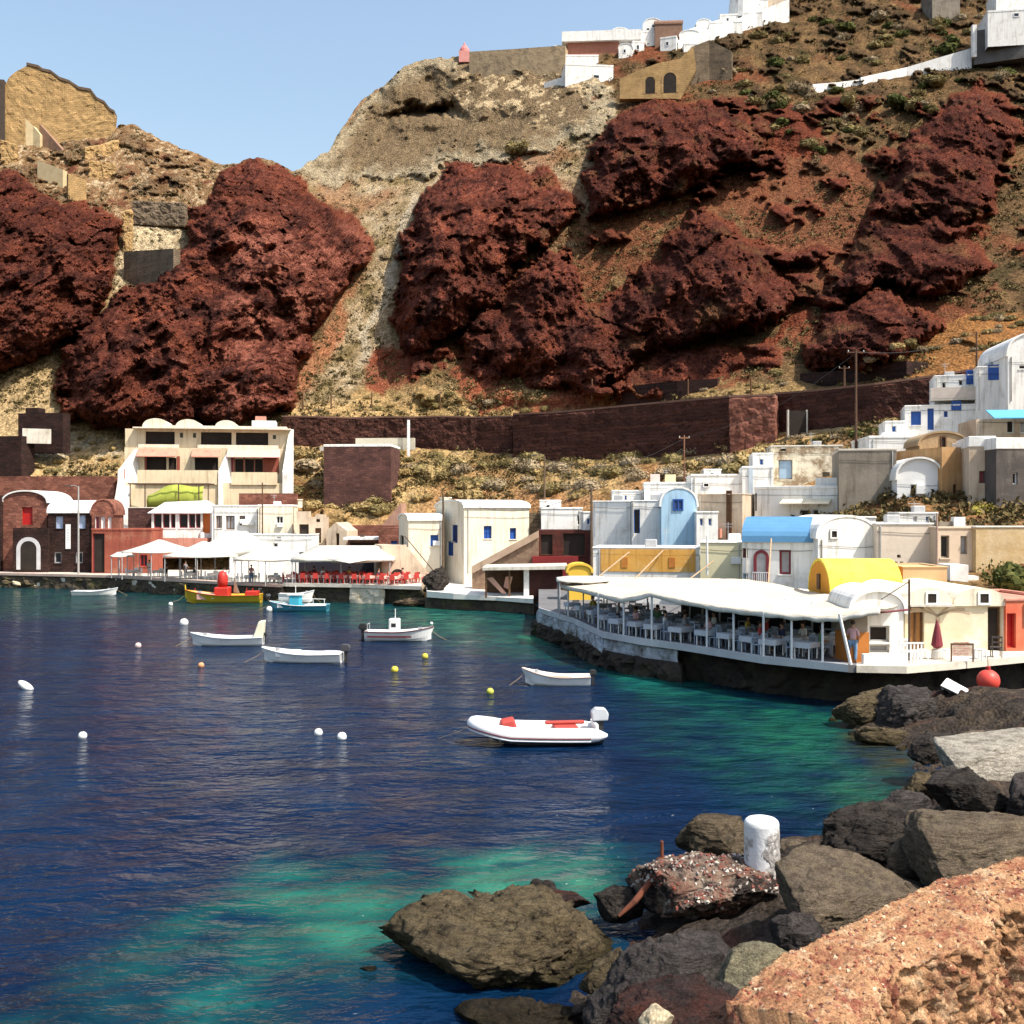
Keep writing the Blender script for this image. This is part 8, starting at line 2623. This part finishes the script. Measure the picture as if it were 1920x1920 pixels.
rock("pale grey smooth boulder highest on the shore at right", [(1748, 1436), (1790, 1402), (1850, 1373), (1930, 1364), (2060, 1378), (2090, 1460), (2000, 1520), (1900, 1520), (1820, 1490), (1770, 1470)], 29.0, rk_pale, .9, .06, 6, 12, lean=.7, facet=1.2)
rock("small grey boulder leaning on the left foot of the pale smooth boulder", [(1735, 1478), (1752, 1444), (1782, 1436), (1802, 1462), (1790, 1492), (1752, 1498)], 27.4, rk_grey, .9, .1, 5, 13)
rock("angular dark boulder below the pale smooth boulder", [(1728, 1505), (1775, 1478), (1828, 1440), (1872, 1448), (1898, 1500), (1905, 1540), (1840, 1560), (1760, 1540)], 25.4, rk_dark, .9, .14, 6, 14)
rock("dark boulder cut by the right edge below the pale smooth boulder", [(1890, 1470), (1915, 1448), (1980, 1450), (2020, 1520), (1980, 1580), (1905, 1566), (1880, 1520)], 24.8, rk_grey, .9, .12, 5, 15)
# rocks at the foot of the terrace
for k, (lab, pl, Y, m_) in enumerate([
        ("brown rough rock left of the upturned dinghy, most seaward", [(1558, 1345), (1600, 1310), (1650, 1290), (1690, 1300), (1700, 1340), (1650, 1362), (1590, 1362)], 42.0, rk_olive),
        ("speckled rock heap between the seaward rock and the dinghy", [(1640, 1318), (1680, 1286), (1712, 1300), (1745, 1335), (1760, 1370), (1700, 1385), (1650, 1366)], 41.0, rk_grey),
        ("flat reddish slab rock left of the upturned dinghy", [(1725, 1310), (1760, 1292), (1810, 1300), (1800, 1335), (1755, 1338)], 43.5, rk_red),
        ("dark rock under the upturned dinghy", [(1745, 1350), (1790, 1322), (1850, 1330), (1880, 1370), (1820, 1400), (1760, 1385)], 40.0, rk_dark),
        ("black rock at the right edge behind the pale smooth boulder", [(1850, 1345), (1890, 1310), (1990, 1300), (2010, 1380), (1900, 1395)], 38.5, rk_dark),
        ("low wet rock in the shallows in front of the seaward one", [(1600, 1372), (1650, 1362), (1720, 1385), (1740, 1402), (1670, 1404)], 39.0, rk_olive)]):
    rock(lab, pl, Y, m_, .9, .2, 5, 20 + k)
# nearest rocks at the bottom
rock("dark purple grey rock at the bottom between the olive rock and the wall", [(1120, 1870), (1180, 1800), (1230, 1768), (1300, 1748), (1365, 1762), (1392, 1800), (1370, 1870), (1300, 1930), (1180, 1990), (1090, 1960)], 15.8, rk_grey, .9, .14, 6, 30, lean=.8)
rock("pale olive boulder beside the lower end of the orange wall", [(1340, 1812), (1392, 1768), (1450, 1772), (1478, 1796), (1470, 1850), (1400, 1920), (1345, 1900)], 14.2, rock_material("pale_olive_rock", (.27, .24, .15), (.20, .18, .12), (.14, .12, .085), .05), .9, .08, 6, 31, lean=.6)
rock("reddish rock nearest the camera at the bottom edge", [(1120, 1960), (1180, 1890), (1230, 1840), (1290, 1832), (1345, 1880), (1400, 1930), (1430, 2010), (1250, 2060), (1130, 2040)], 12.6, rk_red, .9, .14, 6, 32, lean=.8)
rock("cream stone lying on the reddish rock at the bottom edge", [(1196, 1925), (1208, 1890), (1232, 1882), (1256, 1894), (1262, 1930), (1230, 1945)], 11.4, rk_cream, .8, .1, 4, 33)
rock("near-black rock standing for the shade in the hollow under the pebbly mound", [(1185, 1770), (1195, 1715), (1300, 1700), (1450, 1705), (1490, 1740), (1450, 1800), (1330, 1830), (1220, 1815)], 21.6, rock_material("black_wet_rock", (.016, .014, .013), (.026, .021, .018), (.010, .009, .009), .12), .55, .15, 6, 34, lean=.3)  # near-black colour stands in for the shade below the overhanging crust
rock("dark tan wet rock awash at the foot of the olive tan rock", [(850, 1880), (930, 1870), (1040, 1880), (1130, 1870), (1120, 1930), (1030, 1990), (930, 1960), (880, 1920)], 17.6, rock_material("wet_tan_rock", (.09, .065, .038), (.06, .045, .03), (.03, .024, .018), .1), .9, .2, 6, 35, lean=1.1)
for k, (lab, pl, Y, m_, th_) in enumerate([
        ("grey brown boulder filling the gap right of the long olive tan rock", [(1085, 1850), (1110, 1800), (1160, 1778), (1200, 1800), (1195, 1850), (1150, 1890), (1100, 1890)], 17.4, rk_olive, .9),
        ("tilted grey boulder under the left foot of the broad brown slab", [(1440, 1740), (1480, 1712), (1540, 1730), (1560, 1780), (1510, 1820), (1450, 1800)], 16.4, rk_grey, .8),
        ("angular brown boulder wedged between the two big brown slabs", [(1660, 1600), (1700, 1566), (1740, 1580), (1748, 1640), (1710, 1680), (1670, 1650)], 19.4, rk_brown, .9),
        ("small dark boulder between the black boulder and the water", [(1520, 1600), (1548, 1568), (1580, 1572), (1590, 1610), (1556, 1640), (1526, 1632)], 22.8, rk_dark, .9),
        ("brown boulder at the water's edge below the pale smooth boulder", [(1690, 1470), (1716, 1446), (1748, 1452), (1758, 1486), (1730, 1510), (1696, 1502)], 28.6, rk_olive, .9),
        ("rough grey boulder behind the reddish rock at the bottom edge", [(1290, 1880), (1330, 1840), (1390, 1850), (1410, 1900), (1370, 1950), (1310, 1940)], 13.6, rk_grey, .9),
        ("jagged boulder above the pale smooth boulder's left shoulder", [(1700, 1400), (1740, 1370), (1790, 1372), (1800, 1410), (1760, 1436), (1712, 1430)], 33.0, rk_dark, .9),
        ("low brown rock among the shore rocks right of the seaward heap", [(1760, 1395), (1800, 1372), (1860, 1370), (1880, 1400), (1830, 1420), (1780, 1420)], 36.5, rk_brown, .9)]):
    rock(lab, pl, Y, m_, th_, .16, 5, 110 + k)
for k, (u, v, r) in enumerate([(1185, 1835, 16), (1150, 1850, 12), (1208, 1790, 14), (1250, 1740, 10), (1545, 1598, 12), (1572, 1580, 10), (1640, 1548, 12), (1668, 1530, 10), (1702, 1500, 12), (1735, 1462, 9), (1722, 1436, 9), (1690, 1408, 10), (1650, 1398, 8), (1600, 1378, 9), (1560, 1352, 8), (690, 1820, 14), (1090, 1912, 16), (1060, 1680, 10)]):
    Yw = H * F / (v - 960)
    rock("small dark stone washed by the water along the near shore", [(u + r * math.cos(a) * R.uniform(.8, 1.3), v - r * .15 + r * .6 * math.sin(a) * R.uniform(.8, 1.2)) for a in [i * .9 for i in range(7)]], Yw, (rk_dark, rk_grey, rk_olive)[k % 3], .9, .16, 4, 70 + k, group="small stones along the near shore")
# dark rubble rock in the middle of the far quay
rock("tall dark rubble outcrop beside the outside stair of the small white house", [(790, 1105), (800, 1070), (812, 1062), (835, 1068), (842, 1085), (822, 1100), (815, 1118), (795, 1120)], 95.5, rk_dark, .9, .3, 5, 40)
rock("pale rock ledge at the water below the small white house", [(735, 1128), (780, 1120), (815, 1124), (822, 1138), (770, 1142)], 96.0, rock_material("ledge_rock", (.26, .19, .12), (.16, .12, .08), (.05, .04, .03), .15), .9, .3, 5, 41)
for k, (u, v, r) in enumerate([(12, 1092, 9), (30, 1094, 8), (52, 1093, 10), (66, 1096, 7)]):
    o = rock("pale stone at the foot of the sea wall at far left", [(u + r * math.cos(a) * R.uniform(.8, 1.2), v + r * .6 * math.sin(a)) for a in [i * .9 for i in range(7)]], 119.5, rk_cream if k % 2 else rk_olive, .9, .2, 3, 50 + k, group="pale stones at far left")

# pebbles set in the mound
def pebble_stuff(name, base, n, size, seed, cols_, up=.25):
    me0 = base.data
    rnd = random.Random(seed)
    mw = Matrix.Translation(base.location)
    ps = [p for p in me0.polygons if p.normal.z > up]
    mb = MB()
    for _ in range(n):
        p = rnd.choice(ps)
        c = mw @ p.center
        s = size * rnd.uniform(.5, 1.6)
        ax = [Vector((rnd.gauss(0, 1), rnd.gauss(0, 1), rnd.gauss(0, 1))).normalized() for _ in range(2)]
        ax[1] = (ax[1] - ax[0] * ax[1].dot(ax[0])).normalized()
        a3 = ax[0].cross(ax[1])
        vs = [c + ax[0] * s, c - ax[0] * s * .9, c + ax[1] * s * .8, c - ax[1] * s * .7, c + a3 * s * .6, c - a3 * s * .6]
        mb.add(vs, [(0, 2, 4), (2, 1, 4), (1, 3, 4), (3, 0, 4), (2, 0, 5), (1, 2, 5), (3, 1, 5), (0, 3, 5)])
    m = leaf_material(name + "_stone", *cols_)
    o = mb.build(name, m, None, fix=False)
    o["kind"] = "stuff"
    return o


pebble_stuff("pebbles", md_, 800, .05, 3, ((.20, .06, .042), (.52, .48, .42), (.13, .10, .085)))

# bollard
p = P(1428, 1640, 21.6)
t = thing("bollard", "stubby white painted concrete bollard, paint flaking on its right side", "bollard", (p.x, p.y, p.z - .1))
bm_ = mat("flaking_white_paint", (.66, .67, .68), (.58, .59, .60), 2, .85, .02, 9, .2, stain=(.33, .31, .29), stain_scale=2.4, stain_lo=.52, stain_hi=.6)
r_ = 33 / F * 21.6
MB().lathe([(r_ * 1.0, -.3), (r_ * .97, 0), (r_ * .98, .6), (r_ * .985, .98), (r_ * .98, 1.12)], 40, cap=False).build("shaft", bm_, t, smooth=True)
MB().lathe([(r_ * .98, 1.12), (r_ * .965, 1.16), (r_ * .92, 1.20), (r_ * .8, 1.235), (r_ * .55, 1.262), (r_ * .3, 1.275), (.01, 1.28)], 40, cap=False).build("cap", mat("white_cap_paint", (.74, .74, .72), (.68, .68, .66), 3, .85, .01, 9, stain=(.5, .48, .45), stain_scale=2), t, smooth=True)
pv, pf = [], []
na, nz = 40, 40
for i in range(nz + 1):
    for j in range(na + 1):
        z = 1.06 * i / nz
        a0 = rad(-88 + 14 * math.sin(z * 7.0) + 7 * math.sin(z * 19)); a1 = rad(32 + 9 * math.sin(z * 6 + 1))
        a = a0 + (a1 - a0) * j / na
        edge = min(1, j / 3, (na - j) / 3, (nz - i) / 3)
        rr_ = r_ * (.972 + .032 * edge) + .02 * edge * float(perlin(np.array([[a * 5.0, z * 7.0, 1.5]]))[0]) + .012 * edge * float(perlin(np.array([[a * 14.0, z * 20.0, 4.5]]))[0])
        pv.append((rr_ * math.cos(a), rr_ * math.sin(a), z))
for i in range(nz):
    for j in range(na):
        pf.append((i * (na + 1) + j, i * (na + 1) + j + 1, (i + 1) * (na + 1) + j + 1, (i + 1) * (na + 1) + j))
MB().add(pv, pf).build("bare_patch", mat("bare_bollard_concrete", (.36, .34, .33), (.25, .23, .22), 6, .95, .04, 14, .1, stain=(.5, .49, .47), stain_scale=5, stain_lo=.5, stain_hi=.6), t, smooth=True)
a, b, c = P(1240, 1605, 22), P(1236, 1572, 22), None
t = thing("rusty_post", "thin rusty iron stake standing at the left end of the pebbly mound", "stake", P(1241, 1618, 22))
rustm = mat("flaking_rust", (.16, .05, .025), (.10, .035, .02), 6, .9, .01, 20)
MB().tube([(0, 0, -.3), (0, 0, .45)], [.045, .035], 8).build("stake", rustm, t)
MB().lathe([(.11, 0), (.12, .08), (.07, .12)], 10).build("foot", rustm, t)
t = thing("rusty_chain_bar", "rusty iron bar hanging down the left flank of the pebbly mound", "iron bar", P(1235, 1640, 21.6))
e0 = Vector(t.location)
MB().tube([P(1255, 1620, 21.5) - e0, P(1222, 1650, 21.2) - e0, P(1190, 1690, 20.9) - e0, P(1160, 1718, 20.8) - e0], [.05, .065, .06, .03], 8).build("bar", rustm, t)

# the crumbling orange parapet nearest the camera
def parapet():
    A = Vector((2.02, 10.12)); B = Vector((5.1, 12.9)); C_ = Vector((8.8, 15.2))
    L1, L2 = (B - A).length, (C_ - B).length
    n1, nw, nh = 260, 60, 70
    zt, wd, hgt = 4.0, 1.02, 2.4
    path = []
    for i in range(n1 + 1):
        s = (L1 + L2) * i / n1
        path.append((A + (B - A) * (s / L1), (B - A).normalized()) if s < L1 else (B + (C_ - B) * ((s - L1) / L2), (C_ - B).normalized()))
    prof = [(0.0, -hgt + hgt * k / 10) for k in range(10)] + [(wd * k / nw, 0.0) for k in range(nw + 1)] + [(wd, -hgt * k / nh) for k in range(1, nh + 1)]
    pts, nr_ = [], []
    for i, (c, d) in enumerate(path):
        n = Vector((d.y, -d.x))
        for (w, z) in prof:
            w2 = w * (1 + .12 * math.sin(i * .09))
            x = c + n * w2
            pts.append((x.x, x.y, zt + z + .02 * i / n1))
            nr_.append((n.x, n.y, 0) if (w >= wd and z < 0) else ((-n.x, -n.y, 0) if w == 0 and z < 0 else (0, 0, 1)))
    m = len(prof)
    fs = [(i * m + j, (i + 1) * m + j, (i + 1) * m + j + 1, i * m + j + 1) for i in range(n1) for j in range(m - 1)]
    fs.append(tuple(range(m)))
    co = np.array(pts); nr_ = np.array(nr_)
    edge = np.exp(-((np.array([w for _ in path for w, z in prof]) - wd) ** 2 + np.array([z for _ in path for w, z in prof]) ** 2) / .02)
    side = (np.abs(nr_[:, 2]) < .5)
    d = .05 * fbm(co / .5, 4) + .035 * fbm(co / .09 + 4, 3, .6) + np.where(side, .05 * cells(co / .06)[0] + .05 * cells(co / .14)[0] + .07 * fbm(co / .16, 4, .65, True) - .05, .014 * cells(co / .07)[0] + .03 * fbm(co / .2, 4, .6, True))
    co = co + nr_ * d[:, None]
    co[:, 2] -= edge * (.05 + .08 * fbm(co / .35 + 9, 3))
    co[:, 2] -= .16 * np.exp(-((co[:, 0] - 2.0) ** 2 + (co[:, 1] - 10.1) ** 2) / .25)
    mb = MB(); mb.v = [tuple(x) for x in co]; mb.f = fs
    m_, nt, N, L, b = _nodes("crumbling_orange_mortar")
    tc = N.new("ShaderNodeTexCoord")
    def noise(s, d=8, r=.65):
        n = N.new("ShaderNodeTexNoise"); n.inputs["Scale"].default_value = s; n.inputs["Detail"].default_value = d; n.inputs["Roughness"].default_value = r
        L.new(tc.outputs["Object"], n.inputs["Vector"]); return n
    def ramp(src, p0, p1, c0, c1):
        r = N.new("ShaderNodeValToRGB"); r.color_ramp.elements[0].position = p0; r.color_ramp.elements[1].position = p1
        r.color_ramp.elements[0].color = (*c0, 1); r.color_ramp.elements[1].color = (*c1, 1); L.new(src, r.inputs["Fac"]); return r
    def mixn(f, a, bb):
        x = N.new("ShaderNodeMix"); x.data_type = 'RGBA'; L.new(f, x.inputs[0]); L.new(a, x.inputs[6])
        if isinstance(bb, tuple): x.inputs[7].default_value = (*bb, 1)
        else: L.new(bb, x.inputs[7])
        return x.outputs[2]
    fineg = ramp(noise(38, 8, .75).outputs["Fac"], .36, .66, (.30, .27, .26), (1.35, 1.35, 1.35)).outputs["Color"]
    base = ramp(noise(1.6).outputs["Fac"], .38, .66, (.46, .265, .14), (.32, .16, .085)).outputs["Color"]
    k1 = ramp(noise(3.0, 8, .7).outputs["Fac"], .52, .68, (0, 0, 0), (1, 1, 1)).outputs["Color"]
    c = mixn(k1, base, (.60, .44, .275))
    k2 = ramp(noise(2.2, 8, .75).outputs["Fac"], .50, .60, (0, 0, 0), (1, 1, 1)).outputs["Color"]
    c = mixn(k2, c, (.24, .085, .055))
    vo = N.new("ShaderNodeTexVoronoi"); vo.inputs["Scale"].default_value = 26
    L.new(tc.outputs["Object"], vo.inputs["Vector"])
    k3 = ramp(vo.outputs["Distance"], .12, .30, (1, 1, 1), (0, 0, 0)).outputs["Color"]
    k4 = ramp(noise(1.1, 8, .7).outputs["Fac"], .45, .62, (0, 0, 0), (1, 1, 1)).outputs["Color"]
    mk_ = N.new("ShaderNodeMixRGB"); mk_.blend_type = "MULTIPLY"; mk_.inputs[0].default_value = 1.0; L.new(k3, mk_.inputs[1]); L.new(k4, mk_.inputs[2]); k3 = mk_.outputs[0]
    c = mixn(k3, c, (.10, .045, .03))
    fm_ = N.new("ShaderNodeMixRGB"); fm_.blend_type = 'MULTIPLY'; fm_.inputs[0].default_value = .9; L.new(c, fm_.inputs[1]); L.new(fineg, fm_.inputs[2]); c = fm_.outputs[0]
    L.new(c, b.inputs["Base Color"]); b.inputs["Roughness"].default_value = .95; b.inputs["Specular IOR Level"].default_value = .1
    bp = N.new("ShaderNodeBump"); bp.inputs["Distance"].default_value = .035
    L.new(noise(14, 10, .7).outputs["Fac"], bp.inputs["Height"]); L.new(bp.outputs["Normal"], b.inputs["Normal"])
    o = mb.build("parapet_wall", m_, None, smooth=True, fix=True)
    return tag(o, "crumbling orange mortar parapet with pitted sides, nearest the camera", "wall")


pw = parapet()
mb = pebble_stuff("gravel", pw, 1100, .026, 8, ((.30, .10, .06), (.60, .45, .3), (.16, .08, .06)), .6)
